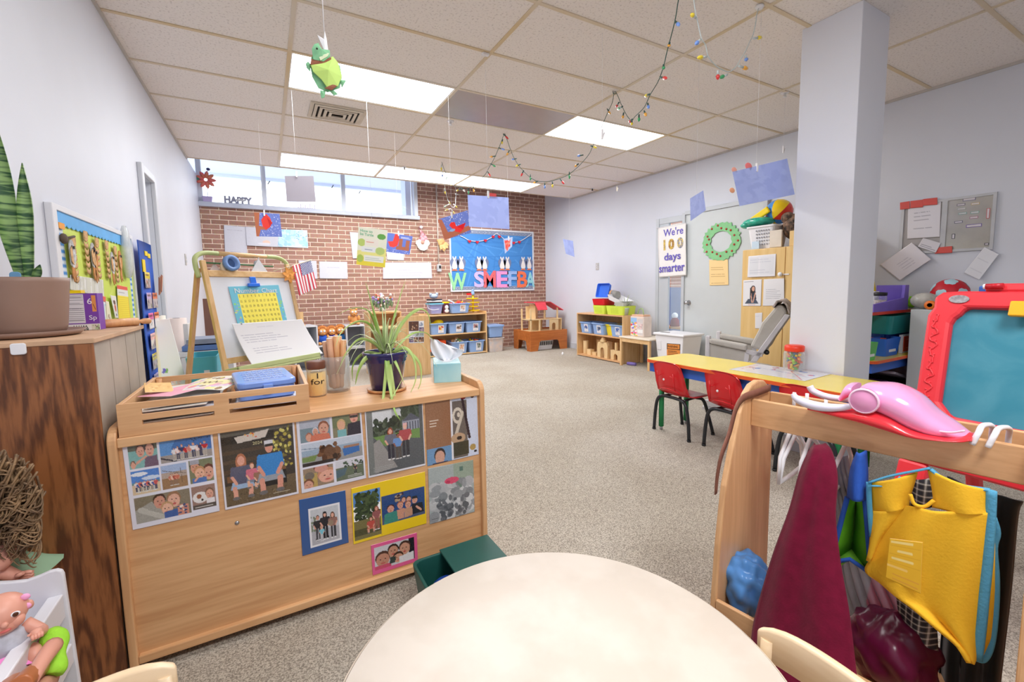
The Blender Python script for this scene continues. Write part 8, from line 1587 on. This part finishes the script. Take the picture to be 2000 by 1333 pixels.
solo('green_ribbon',MB().box((.31,-.283,RB-.08),(.314,-.267,RB+.0),Rm),mat('ribbon_green',(16,110,50),.6),'dark green ribbon hanging behind the green vest','ribbon')
# yellow vest
M_yv = mat('vest_yellow',(240,186,40),.8,var=.06,vs=5,bump=.12,bs=160);M_bt = mat('binding_aqua',(84,160,196),.75,bump=.2,bs=160)
t = thing('costume_smock','yellow smock vest with pale blue binding at the right of the rack','costume',RKw(1800,1290,.2));tY = .17
def body(rows,tp,n=27): return drape(rows,tp,2,.012,n,.004)
neck = [(1770,985),(1784,948),(1802,925),(1816,918),(1821,945),(1824,972),(1812,984),(1793,989)]
build('left_shoulder',drape([(1697,943,1790,922),(1699,965,1782,948),(1701,985,1774,972),(1703,1000,1772,990)],tY+.012,1,.008,13),M_yv,t)
build('right_shoulder',drape([(1814,917,1932,957),(1820,945,1934,975),(1824,972,1935,992),(1822,992,1935,1002)],tY+.004,1,.006,13),M_yv,t)
build('front',drape([(1770,988,1935,1000),(1752,1010,1932,1030),(1722,1050,1928,1090),(1700,1090,1922,1160),(1690,1120,1918,1220),(1742,1152,1914,1250),(1800,1192,1910,1268),(1860,1235,1906,1282),(1892,1276,1902,1288)],tY,2,.014,29),M_yv,t)
build('left_side',drape([(1703,998,1772,988),(1700,1030,1752,1012),(1702,1048,1722,1050),(1698,1090,1701,1091)],tY+.01,1,.004,9),M_yv,t)
bn = MB()
def band(pts,tt,w): bn.tube(spl([RKw(x,y,tt) for x,y in pts],5),w,8,flat=.45)
band([(1697,943),(1740,930),(1790,920),(1816,915)],tY,.006);band([(1697,943),(1698,985),(1703,1050)],tY,.006);band([(1700,950),(1738,948),(1758,932)],tY-.008,.0045);band([(1818,917),(1850,942),(1880,950),(1934,958)],tY,.008)
band([(1936,958),(1934,1010),(1929,1090),(1922,1160),(1916,1225),(1908,1288)],tY-.006,.009);band([(1938,1010),(1946,1040),(1940,1070),(1944,1130),(1942,1200),(1934,1260),(1920,1288),(1904,1286)],tY+.01,.007)
build('binding',bn,M_bt,t)
build('side_panel',MB().slab([[RKw(1934,1060,tY+.006),RKw(1943,1060,tY+.01)],[RKw(1924,1160,tY+.006),RKw(1943,1160,tY+.01)],[RKw(1914,1250,tY+.006),RKw(1936,1245,tY+.01)],[RKw(1910,1284,tY+.006),RKw(1918,1282,tY+.01)]],.003),M_yv,t)
build('collar',MB().tube(spl([RKw(1778,966,tY-.012),RKw(1786,985,tY-.014),RKw(1806,990,tY-.014),RKw(1824,978,tY-.01)],5),.004,8),M_yv,t)
cv = Cv(70,76,(240,188,46));cv.scrib(.08,.02,.95,.14,1,(248,222,140),.06);cv.scrib(.3,.22,.8,.34,1,(248,222,140),.06);cv.scrib(.15,.4,.9,.52,1,(248,222,140),.06);cv.scrib(.02,.6,.85,.72,1,(246,204,110),.06);cv.scrib(.2,.78,.95,.98,2,(230,166,60),.03)
for y_ in (.16,.36,.56): cv.line(.05,y_,.95,y_,.01,(226,170,40))
sheet('printed_panel',cv,[RKw(1738,1052,tY-.034),RKw(1802,1060,tY-.034),RKw(1798,1160,tY-.034),RKw(1730,1128,tY-.034)],t)
# plaid, black and satin pieces
m = bpy.data.materials.new('plaid_cloth');m.use_nodes = True;nt = m.node_tree;b = nt.nodes['Principled BSDF'];L = nt.links.new;tcn = nt.nodes.new('ShaderNodeTexCoord');prev = None
for ax,(sc_,lo_) in enumerate(((22,'BANDS'),(22,'BANDS'))):
    wv = nt.nodes.new('ShaderNodeTexWave');wv.wave_type = 'BANDS';wv.bands_direction = ['Y','Z'][ax];wv.inputs['Scale'].default_value = sc_;L(tcn.outputs['Object'],wv.inputs[0]);r1 = nt.nodes.new('ShaderNodeValToRGB');r1.color_ramp.interpolation = 'CONSTANT';r1.color_ramp.elements[0].color = (*lin((44,44,52)),1);r1.color_ramp.elements[1].position = .9;r1.color_ramp.elements[1].color = (*lin((214,210,200)),1);e = r1.color_ramp.elements.new(.55);e.color = (*lin((96,92,84)),1);L(wv.outputs['Fac'],r1.inputs[0])
    if prev is None: prev = r1
    else: mx = nt.nodes.new('ShaderNodeMix');mx.data_type = 'RGBA';mx.inputs[0].default_value = .5;L(prev.outputs[0],mx.inputs[6]);L(r1.outputs[0],mx.inputs[7]);L(mx.outputs[2],b.inputs['Base Color'])
b.inputs['Roughness'].default_value = .9;M_plaid = m
t = thing('plaid_shirt','grey plaid shirt behind the yellow smock, tail showing below it','costume',RKw(1800,1300,.3));build('tail',drape([(1752,1160,1850,1160),(1756,1195,1828,1210),(1762,1235,1828,1255),(1785,1275,1828,1298),(1806,1300,1822,1304)],.26,1,.012,13),M_plaid,t);build('collar',drape([(1775,935,1830,930),(1775,990,1830,985)],.23,1,.006,9),M_plaid,t)
solo('black_costume',drape([(1850,930,1996,978),(1870,1010,1985,1010),(1850,1150,1972,1150),(1835,1260,1958,1270),(1828,1390,1944,1390)],.38,3,.014),mat('black_cloth',(22,30,34),.9,sheen=.3,var=.2),'black green costume hanging against the right panel of the rack','costume')
M_sat = mat('maroon_satin',(92,16,52),.3,var=.1,vs=5)
def crumple(c,r,seed,n=36,m_=22,k=.24):
    g = random.Random(seed);W_ = [(Vector((g.uniform(-1,1),g.uniform(-1,1),g.uniform(-1,1)))*g.uniform(2.5,7),g.uniform(0,6),g.uniform(.3,.8)) for _ in range(13)];G = []
    for j in range(m_+1):
        th_ = PI*j/m_;rw = []
        for i in range(n):
            a = 2*PI*i/n;d_ = Vector((math.sin(th_)*math.cos(a),math.sin(th_)*math.sin(a),math.cos(th_)));h = 1+k*sum(w_*(abs(math.sin(d_.dot(f_)+p_))-.6) for f_,p_,w_ in W_)/2.2;rw.append(Rm@(c+Vector((d_.x*r[0],d_.y*r[1],max(d_.z*r[2],-r[2]*.86)))*h))
        G.append(rw)
    return MB().grid(G,True,True)
solo('satin_skirt',crumple(Vector((.2,RK(1740,1300,.26).y,.225)),(.085,.09,.085),3),M_sat,'shiny maroon satin cloth piled below the plaid shirt','cloth')
c_ = RK(1462,1134,.17);solo('satin_bundle',crumple(Vector((.125,c_.y,c_.z)),(.075,.062,.085),12,64,40,.26),mat('blue_satin',(92,152,222),.3,var=.06,vs=4),'blue satin bundle stuffed at the left of the rack shelf','cloth')
# strap over the left panel
def RS(x,y,s_): return PP(x,y,Rm@Vector((0,s_,0)),rb_)
sp_ = spl([RS(1504,757,-.024),RS(1475,768,-.024),RS(1450,778,-.024),RS(1436,800,-.024),RS(1424,845,-.022),RS(1408,890,-.02),RS(1400,930,-.012),RS(1397,965,-.006)],5);mb = MB();G = []
for i,p in enumerate(sp_): tg = (sp_[min(i+1,len(sp_)-1)]-sp_[max(i-1,0)]).normalized();s2 = tg.cross(rb_).normalized();ww = .011*(1-.5*(i/len(sp_))**3);G.append([p-s2*ww,p+s2*ww])
solo('leather_strap',mb.slab(G,.003),mat('strap_brown',(132,86,70),.6,var=.1,vs=40),'brown strap draped over the left panel of the rack','strap')
t = thing('doll_carrier','pink plastic doll carrier with white handle lying on the rack','doll carrier',RKw(1740,830,.3));tC = .275;M_pkp = mat('carrier_pink',(240,160,206),.2,var=.03,coat=.5);M_rdp = mat('carrier_red',(232,50,60),.25,coat=.4)
def loft(top,bot,hw,m_,nm,tc=tC,n=18):
    A = spl([RK(x,y,tc) for x,y in top],5);B = spl([RK(x,y,tc) for x,y in bot],5);G = []
    for j,(a,b_) in enumerate(zip(A,B)):
        c = (a+b_)/2;h = (a-b_)/2;v = j/(len(A)-1);w_ = hw(v);G.append([Rm@(c+h*math.copysign(abs(math.sin(q))**.8,math.sin(q))+Vector((w_*math.copysign(abs(math.cos(q))**.7,math.cos(q)),0,0))) for q in [2*PI*k/n for k in range(n)]])
    mb = MB().grid(G,True,True);mb.f += [tuple(range(n)),tuple(len(mb.v)-n+k for k in range(n))];mb.sm += [False,False];return build(nm,mb,m_,t)
bell = lambda v: .02+.062*math.sin(PI*min(max(v,.03),.97))**.6
loft([(1676,768),(1688,751),(1716,748),(1752,752),(1795,772),(1832,806),(1866,829),(1898,850)],[(1680,795),(1690,797),(1716,800),(1745,812),(1780,832),(1818,845),(1856,850),(1892,858)],bell,M_pkp,'shell')
loft([(1586,792),(1640,796),(1690,795),(1740,806),(1790,832),(1840,846),(1880,850),(1902,850)],[(1586,798),(1640,810),(1690,822),(1740,836),(1790,848),(1840,852),(1880,857),(1902,858)],lambda v: .02+.052*math.sin(PI*min(max(v,.05),.95))**.6,M_rdp,'base',tC-.03)
loft([(1646,772),(1656,752),(1664,749),(1673,750)],[(1652,780),(1660,775),(1668,772),(1672,768)],lambda v: .05,M_pkp,'fin',tC+.03)
build('rim_line',MB().tube(spl([RKw(x,y,tC-.078) for x,y in ((1716,792),(1750,808),(1800,834),(1850,845),(1885,842))],5),.0025,6),mat('rim_pale',(248,206,228),.3),t)
hp_ = spl([RKw(x,y,tC-.085) for x,y in ((1549,769),(1556,779),(1580,790),(1612,796),(1650,796),(1684,788))],6);build('handle',MB().tube(hp_,[.006+.006*math.sin(PI*min(1,i/(len(hp_)-1)*1.1)) for i in range(len(hp_))],10),mat('handle_white',(226,224,240),.3),t);build('handle',MB().tube([p+ra*.13 for p in hp_],.009,10),MATS['handle_white'],t)
pd = RKw(1690,782,tC-.085);Md = Matrix.Translation(pd)@Rm.to_3x3().to_4x4()@Matrix.Rotation(-PI/2,4,'Y');build('handle_hinge',MB().lathe([(.03,0),(.03,.012),(.026,.018),(.001,.019)],M=Md,n=28),M_pkp,t);build('hinge_ring',MB().lathe([(.0265,.0165),(.03,.012),(.0315,.014),(.028,.02),(.0265,.0165)],M=Md,n=28),MATS['rim_pale'],t)
# ================================================================ HANGING FROM THE CEILING
HC = H-.007
def string(parent,a,b_,r=.0009): return build('string',MB().tube([Vector(a),Vector(b_)],r,6),M_thread,parent)
def hang(name,lb,cat,q,cv,top=None,clip=True,group='pictures hanging from the ceiling',bulge=None,extra=None):
    """sheet hung by a thread from the ceiling; q corners in space; top = clip point"""
    q = [Vector(p) for p in q];top = Vector(top) if top is not None else (q[0]+q[1])/2
    t = thing(name,lb,cat,(sum((p for p in q),Vector())/4)+Vector((0,0,-.0)),0,group)
    s_ = sheet('sheet',cv,q,t,bulge=bulge,back=False,m=printm('thin_paper',.6,0,.42));string(t,top,(top.x,top.y,HC))
    if clip: build('clip',MB().cbox(top+Vector((0,-.004,-.002)),(.012,.012,.05)),M_cloth,t)
    return t
def YQ(pts,Y_): return [PY(x,y,Y_) for x,y in pts]
# paper turtle
d_ = ray(632,130);c0_ = CAMP+d_*1.9;Yt = float(c0_[1])
def T(x,y,o=0): return PY(x,y,Yt+o)
t = thing('paper_turtle','green paper turtle craft hanging in front of the ceiling light','paper craft',T(637,186))
M_t1 = mat('turtle_lime',(190,222,120),.7,var=.06);M_t2 = mat('turtle_green',(134,196,150),.7,var=.08,vs=30);M_t3 = mat('turtle_brown',(140,84,60),.7)
def pan(pts,o,m_,nm,th=.004,bow=.02):
    P = [T(x,y,o) for x,y in pts];c = sum(P,Vector())/len(P);mb = MB();n = len(P);mb.add(P+[c+Vector((0,-bow,0))]+[p+Vector((0,th,0)) for p in P],[(i,(i+1)%n,n) for i in range(n)]+[((i+1)%n,i,n+1+i,n+1+(i+1)%n) for i in range(n)]+[tuple(n+1+i for i in reversed(range(n)))],False);return build(nm,mb,m_,t)
pan([(608,112),(616,105),(648,120),(664,128),(668,150),(664,172),(640,180),(622,172),(610,150),(606,128)],.02,M_t2,'belly');pan([(606,124),(634,118),(650,110),(660,122),(668,150),(660,168),(640,172),(628,155),(612,140)],0,M_t1,'shell');pan([(608,115),(628,118),(646,112),(648,118),(628,126),(606,126)],-.004,M_t3,'collar',bow=.004)
pan([(609,95),(614,86),(622,84),(626,92),(632,100),(644,98),(645,110),(632,120),(612,116)],-.008,M_t2,'head');pan([(620,104),(632,102),(643,104),(640,110),(626,118)],-.014,mat('turtle_pale',(214,226,190),.7),'muzzle',bow=.004);build('eye',MB().ball(T(619,95,-.03),.004),M_black,t)
for pts in ([(597,124),(602,120),(607,126),(606,140),(599,132)],[(625,176),(636,178),(634,190),(628,192)],[(642,176),(650,174),(660,184),(652,186)],[(664,156),(676,157),(668,172)]): pan(pts,.012,M_t2,'flipper',bow=.006)
pan([(634,172),(650,164),(658,168),(648,176)],-.002,M_t3,'tail',bow=.003);pan([(620,68),(632,76),(634,60),(638,76),(641,98),(634,100)],-.006,mat('tape_film',(226,226,230),.3),'tape',bow=.004);string(t,T(633,62),(T(633,62).x,T(633,62).y,HC),.0018)
# grey sheet
Y_ = 4.08;hang('hanging_paper','grey blank sheet hanging in front of the high window','paper',YQ([(556,344),(612,344),(617,395),(560,394)],Y_),Cv(24,24,(176,172,184)),PY(579,340,Y_))
# bird pictures
def bird(flip=False,perch=True):
    cv = Cv(96,72,(112,132,208));cv.speck(220,.0,0,1,1,.012,[(206,214,240),(150,166,220),(226,230,244),(120,140,210)]);return cv
cv = bird();cv.poly([(0,0),(.22,0),(.14,.55),(.5,.62),(.42,.72),(.2,.7),(.1,1),(0,1)],(186,112,80));cv.poly([(.25,.3),(.38,.12),(.48,.05),(.6,.2),(.66,.4),(.56,.6),(.4,.7),(.28,.58)],(230,66,58));cv.poly([(.48,.2),(.68,.4),(.56,.58)],(206,44,44))
Y_ = 4.5;hang('hanging_picture','hanging picture of a red bird on blue snow, brown bark at left','picture',YQ([(496,415),(546,418),(551,463),(501,462)],Y_),cv,PY(516,416,Y_))
cv = Cv(96,72,(104,124,204));cv.speck(40,0,.8,1,1,.012,[(190,200,236)]);cv.poly([(.3,.0),(.44,.0),(.48,.3),(.44,.6),(.3,.72),(.14,.7),(.04,.45),(.24,.4)],(232,70,64));cv.rect(.48,.22,.62,.75,(168,104,80)).rect(.4,.62,.94,.8,(168,104,80)).rect(.76,.26,.92,.78,(168,104,80));cv.scrib(.55,.1,.95,.2,2,(206,214,240),.02)
Y_ = 4.5;hang('hanging_picture','hanging picture of a red bird with brown branch right of the turtle poster','picture',YQ([(757,455),(806,462),(800,498),(754,492)],Y_),cv,PY(778,456,Y_))
cv = bird();cv.poly([(0,0),(.12,.06),(.2,.7),(.98,.66),(1,.86),(.1,1),(0,1)],(186,112,84));cv.poly([(.3,.42),(.38,.3),(.5,.34),(.52,.55),(.86,.5),(.76,.74),(.6,.86),(.44,.74)],(238,56,52));cv.poly([(.55,.58),(.86,.5),(.72,.74)],(214,36,44));cv.ell(.36,.66,.1,.06,(150,180,220))
Y_ = 3.45;hang('hanging_picture','tilted hanging picture of a red bird on a brown branch beside the blue board','picture',YQ([(855,429),(913,411),(920,455),(868,469)],Y_),cv,PY(882,420,Y_))
# blue sheets
def bl(): c = Cv(40,32,(166,182,240));c.speck(40,0,0,1,1,.08,[(160,176,236),(172,188,244)]);return c
Y_ = 2.86;t = hang('hanging_paper','blue sheet hanging above the blue bulletin board','paper',YQ([(913,381),(993,386),(995,448),(916,443)],Y_),bl(),PY(953,380,Y_));build('red_backing',MB().cbox(PY(962,382,Y_+.006),(.06,.003,.03)),mat('backing_red',(226,90,90),.6),t);string(t,PY(957,444,Y_),PY(957,420,Y_))
pc_ = PZ(1484,14,HC);nn_ = (0.35,-1,0)
def PN(x,y,o=0): return PP(x,y,Vector((pc_.x,pc_.y+o,0)),nn_)
t = hang('hanging_paper','large tilted blue sheet with orange paper edges hanging left of the column','paper',[PN(1430,336),PN(1537,310),PN(1552,380),PN(1444,403)],bl(),PN(1477,327))
for k,(x,y,r_,c) in enumerate(((1434,332,.018,(240,170,150)),(1430,372,.018,(236,170,130)),(1462,325,.026,(246,130,130)))): p = PN(x,y,.01);build('paper_edge',MB().ball(p,(r_*1.3,.002,r_*.8),14,6),mat('edge_%d' % k,c,.7),t)
n2 = (1,-.75,0);pp_ = PZ(1362,150,HC);pp_ = Vector((3.2,2.75,0))
def PM(x,y): return PP(x,y,pp_,n2)
hang('hanging_paper','narrow looking blue sheet turned sideways above the grey door','paper',[PM(1348,388),PM(1374,372),PM(1379,411),PM(1349,432)],bl(),PM(1360,380),False)
n3 = (1,-.9,0);p3 = Vector((3.1,4.35,0))
def P3(x,y): return PP(x,y,p3,n3)
hang('hanging_paper','small blue sheet hanging before the white right wall','paper',[P3(1099,467),P3(1119,471),P3(1122,502),P3(1105,496)],bl(),P3(1112,470),False)
# heart craft
Y_ = 4.4;cv = Cv(30,40,(176,196,236));cv.poly([(.1,.1),(.5,.25),(.75,.15),(.7,.55),(.35,1),(.15,.7)],(240,110,96));cv.speck(14,.2,.2,.7,.7,.1,[(244,90,80),(240,150,130),(230,60,60)])
n4 = (.9,-1,0);p4 = PY(993,480,Y_)
def P4(x,y): return PP(x,y,p4,n4)
hang('hanging_craft','red and pale blue heart craft hanging before the blue board','paper craft',[P4(983,467),P4(1001,463),P4(1000,482),P4(986,496)],cv,P4(993,466))
# turtle poster
Y_ = 3.75;cv = Cv(90,110,(238,242,224));cv.rect(0,.72,1,1,(240,226,80));cv.poly([(0,.62),(1,.5),(1,.8),(0,.76)],(238,236,150));cv.ell(.8,.2,.15,.075,(110,176,90)).ell(.14,.4,.13,.1,(190,214,120)).ell(.78,.58,.16,.1,(190,214,130)).ell(.12,.82,.11,.1,(180,206,100));cv.rect(.24,.3,.7,.46,(240,236,226)).rect(.14,.5,.62,.64,(232,238,240)).rect(.25,.72,.92,.88,(236,240,232));cv.scrib(.3,.34,.6,.4,1,(226,150,130),.02).scrib(.26,.54,.55,.6,1,(130,150,180),.02).scrib(.3,.76,.9,.86,2,(140,180,180),.014)
q = YQ([(700,443),(757,450),(752,523),(696,517)],Y_);t = hang('turtle_poster','yellow and green how-to poster with small turtles hanging before the bricks','poster',q,cv,PY(727,446,Y_),False)
Mq,qw,qh = quadM(q);M_tg = mat('poster_green',(110,190,150),.6);F0 = Matrix.Translation((0,-.003,0))@Mq
text('How to',.05,F0@Matrix.Translation((qw*.07,qh*.88,0)),M_tg,t,'title',fit=(qw*.42,qh*.07),bold=.0008);text('be Turtle',.05,F0@Matrix.Translation((qw*.07,qh*.79,0)),M_tg,t,'title',fit=(qw*.46,qh*.07),bold=.0008)
# bare clips on threads
for x,y,lb,D_,l in ((1176,262,'white clip hanging on a long thread before the bright panel','long',.0),(1205,369,'cream wooden clip hanging near the right wall','far',.0),(1530,292,'clear clip on a thread left of the column','near',.0)):
    p = PY(x,y,{'long': 2.3,'far': 4.6,'near': 2.3}[D_]);t = thing('hanging_clip',lb,'clip',p-Vector((0,0,.03)),0,'clips on threads');build('clip',MB().cbox(p,(.012,.01,.06),None),M_cloth if D_ != 'far' else M_cream,t);build('clip_arm',MB().cbox((0,0,0),(.008,.008,.05),Matrix.Translation(p+Vector((.01,0,-.01)))@Matrix.Rotation(.4,4,'Y')),M_cloth,t);string(t,p+Vector((0,0,.03)),(p.x,p.y,HC))
BC = {'r': (226,60,60),'g': (70,170,110),'b': (120,160,236),'y': (246,224,70),'o': (246,180,70),'w': (232,232,226)}
def garland(name,lb,spans,bulbs,wire_m,r=.0028):
    allp = [];pl_ = []
    for (x0,y0),(x1,y1),pts in spans:
        A,B = PZ(x0,y0,HC),PZ(x1,y1,HC);nrm = (A-B).cross(Vector((0,0,1)));allp += [A]+[PP(x,y,A,nrm) for x,y in pts];pl_.append((A,nrm,min(x0,x1)-12,max(x0,x1)+12))
    allp.append(B);t = thing(name,lb,'string lights',allp[len(allp)//2]);build('wire',MB().tube(spl(allp,4),r,6),wire_m,t)
    for x,y,c,dx,dy in bulbs:
        A,nrm = [q for q in pl_ if q[2] <= x <= q[3]][0][:2] if [q for q in pl_ if q[2] <= x <= q[3]] else pl_[-1][:2]
        a,b_ = PP(x-dx,y-dy,A,nrm),PP(x+dx,y+dy,A,nrm);s_ = a.lerp(b_,.45)
        sk = build('socket',MB().cyl(a,s_,r*1.9,r*2.2,n=8),wire_m,t);build('bulb',MB().tube([s_,s_.lerp(b_,.3),s_.lerp(b_,.7),b_],[r*2.2,r*3.7,r*3.0,r*.6],10),mat('bulb_'+c,BC[c],.2,var=0,coat=.4),sk)
M_wg = mat('green_wire',(60,92,84),.5);M_ww = mat('white_wire',(196,206,206),.5)
garland('string_lights','long green wire string of coloured bulbs looping across the ceiling',[((1338,-70),(1200,179),[(1325,0),(1318,42),(1303,100),(1296,130),(1285,160),(1270,185),(1258,210),(1240,228),(1233,236),(1222,222),(1213,203),(1206,186)]),((1200,179),(985,262),[(1196,200),(1186,222),(1172,255),(1158,285),(1150,302),(1130,325),(1112,340),(1098,347),(1076,354),(1060,355),(1046,353),(1030,342),(1012,322),(1000,300),(990,272)]),((985,262),(863,317),[(978,280),(966,308),(955,328),(946,343),(930,358),(914,369),(905,372),(898,366),(890,365),(884,357),(876,348),(868,332)])],
 [(1323,46,'b',4,4),(1307,87,'o',-1,5),(1296,131,'g',0,5),(1296,152,'r',7,1),(1264,186,'y',-5,2),(1266,207,'b',1,5),(1260,222,'o',2,5),(1248,231,'g',0,7),(1232,236,'r',-3,3),(1234,240,'y',0,5),(1217,226,'o',-1,6),(1211,211,'g',-5,3),(1206,205,'r',-3,5),(1189,218,'o',3,5),(1160,287,'y',6,2),(1133,304,'b',-6,1),(1126,323,'o',-4,3),(1112,343,'g',0,7),(1098,355,'r',4,5),(1079,361,'y',0,6),(1064,363,'b',0,6),(1046,356,'o',-5,2),(1036,347,'g',0,6),(1020,339,'r',-3,6),(1012,323,'y',-5,2),(1004,311,'b',-5,1),(992,299,'o',-3,5),(988,267,'r',5,5),(981,277,'y',-1,5),(980,291,'b',6,2),(962,306,'o',-6,1),(963,323,'g',5,3),(955,340,'r',3,5),(925,370,'o',1,6),(915,374,'g',0,6),(905,371,'w',3,4),(895,371,'y',-4,3)],M_wg)
Yc = PZ(863,317,HC)
garland('string_lights','short cluster of yellow white bulbs dangling by the conduit',[((863,317),(886,362),[(865,345),(869,365),(873,385),(878,398),(884,405),(889,402),(890,388),(891,375),(889,366)])],[(862,328,'y',0,6),(869,374,'y',1,6),(877,395,'y',3,5),(874,410,'y',-6,2),(885,414,'y',3,4),(890,403,'y',4,4),(884,358,'y',-4,4),(873,346,'g',-2,5),(893,380,'w',4,1),(872,402,'g',-5,3),(864,342,'b',0,4)],M_ww)
garland('string_lights','near string of coloured bulbs on doubled pale wire left of the column',[((1350,-80),(1484,10),[(1355,0),(1362,40),(1370,75),(1378,88),(1383,110),(1398,128),(1412,137),(1425,140),(1438,130),(1445,118),(1456,100),(1464,82),(1470,70),(1476,45),(1478,28)])],[(1354,31,'y',-5,-4),(1363,82,'b',-5,5),(1371,112,'y',-9,1),(1402,147,'r',0,9),(1413,149,'g',-7,3),(1452,132,'o',9,3),(1457,114,'b',1,6),(1480,74,'y',8,-1)],M_ww,.003)
p = PZ(1484,10,HC);solo('ceiling_hook',MB().lathe([(.02,-.001),(.024,-.01),(.016,-.022),(.001,-.026)],p),M_white,'round white ceiling hook holding the near string of lights','hook','white ceiling hooks');p = PZ(948,104,HC);solo('ceiling_hook',MB().cbox(p-Vector((0,0,.008)),(.05,.03,.015)),M_white,'white ceiling hook holding the thread of the blue sheet','hook','white ceiling hooks',bev=.003);p = PZ(1200,178,HC);solo('ceiling_hook',MB().tube(spl([p+Vector((-.015,0,0)),p+Vector((-.012,0,-.02)),p+Vector((.012,0,-.02)),p+Vector((.015,0,0))],4),.003,6),M_wg,'dark wire hook at the middle peak of the long string of lights','hook','white ceiling hooks')
vx0,vx1,vy0,vy1 = .43,.90,4.25,4.62;t = thing('air_vent','square ceiling air vent with stepped louvres beside the lit panel','vent',((vx0+vx1)/2,(vy0+vy1)/2,H));M_vn = mat('vent_cream',(206,196,180),.5)
for k in range(4):
    o_ = .035+.042*k;i_ = o_+.024;Z_ = -.004-.004*k;build('louvre',MB().frame([(vx0+o_,vy0+o_*.8),(vx1-o_,vy0+o_*.8),(vx1-o_,vy1-o_*.8),(vx0+o_,vy1-o_*.8)],[(vx0+i_,vy0+i_*.8),(vx1-i_,vy0+i_*.8),(vx1-i_,vy1-i_*.8),(vx0+i_,vy1-i_*.8)],.01,Matrix.Translation((0,0,H-.02+Z_*.5))),M_vn,t)
build('rim',MB().frame([(vx0,vy0),(vx1,vy0),(vx1,vy1),(vx0,vy1)],[(vx0+.03,vy0+.024),(vx1-.03,vy0+.024),(vx1-.03,vy1-.024),(vx0+.03,vy1-.024)],.012,Matrix.Translation((0,0,H-.012))),M_vn,t);build('duct',MB().box((vx0+.03,vy0+.024,H-.004),(vx1-.03,vy1-.024,H-.001)),mat('duct_dark',(52,48,46),.8),t)
for x,y,lb,m_ in ((790,326,'small sprinkler head near the middle bright panel of the back row',M_steel),(1157,368,'dark sprinkler head near the far right ceiling corner',M_tube),(880,237,'white sprinkler cap below the dark ceiling panel',M_white),(1533,181,'white sprinkler cap left of the column top',M_white)):
    p = PZ(x,y,H);t = thing('sprinkler',lb,'sprinkler',p,0,'ceiling sprinklers');build('plate',MB().lathe([(.035,-.001),(.03,-.006),(.001,-.007)],p),M_white,t);build('head',MB().lathe([(.009,-.007),(.009,-.03),(.016,-.034),(.016,-.038),(.001,-.04)],p,12),m_,t)
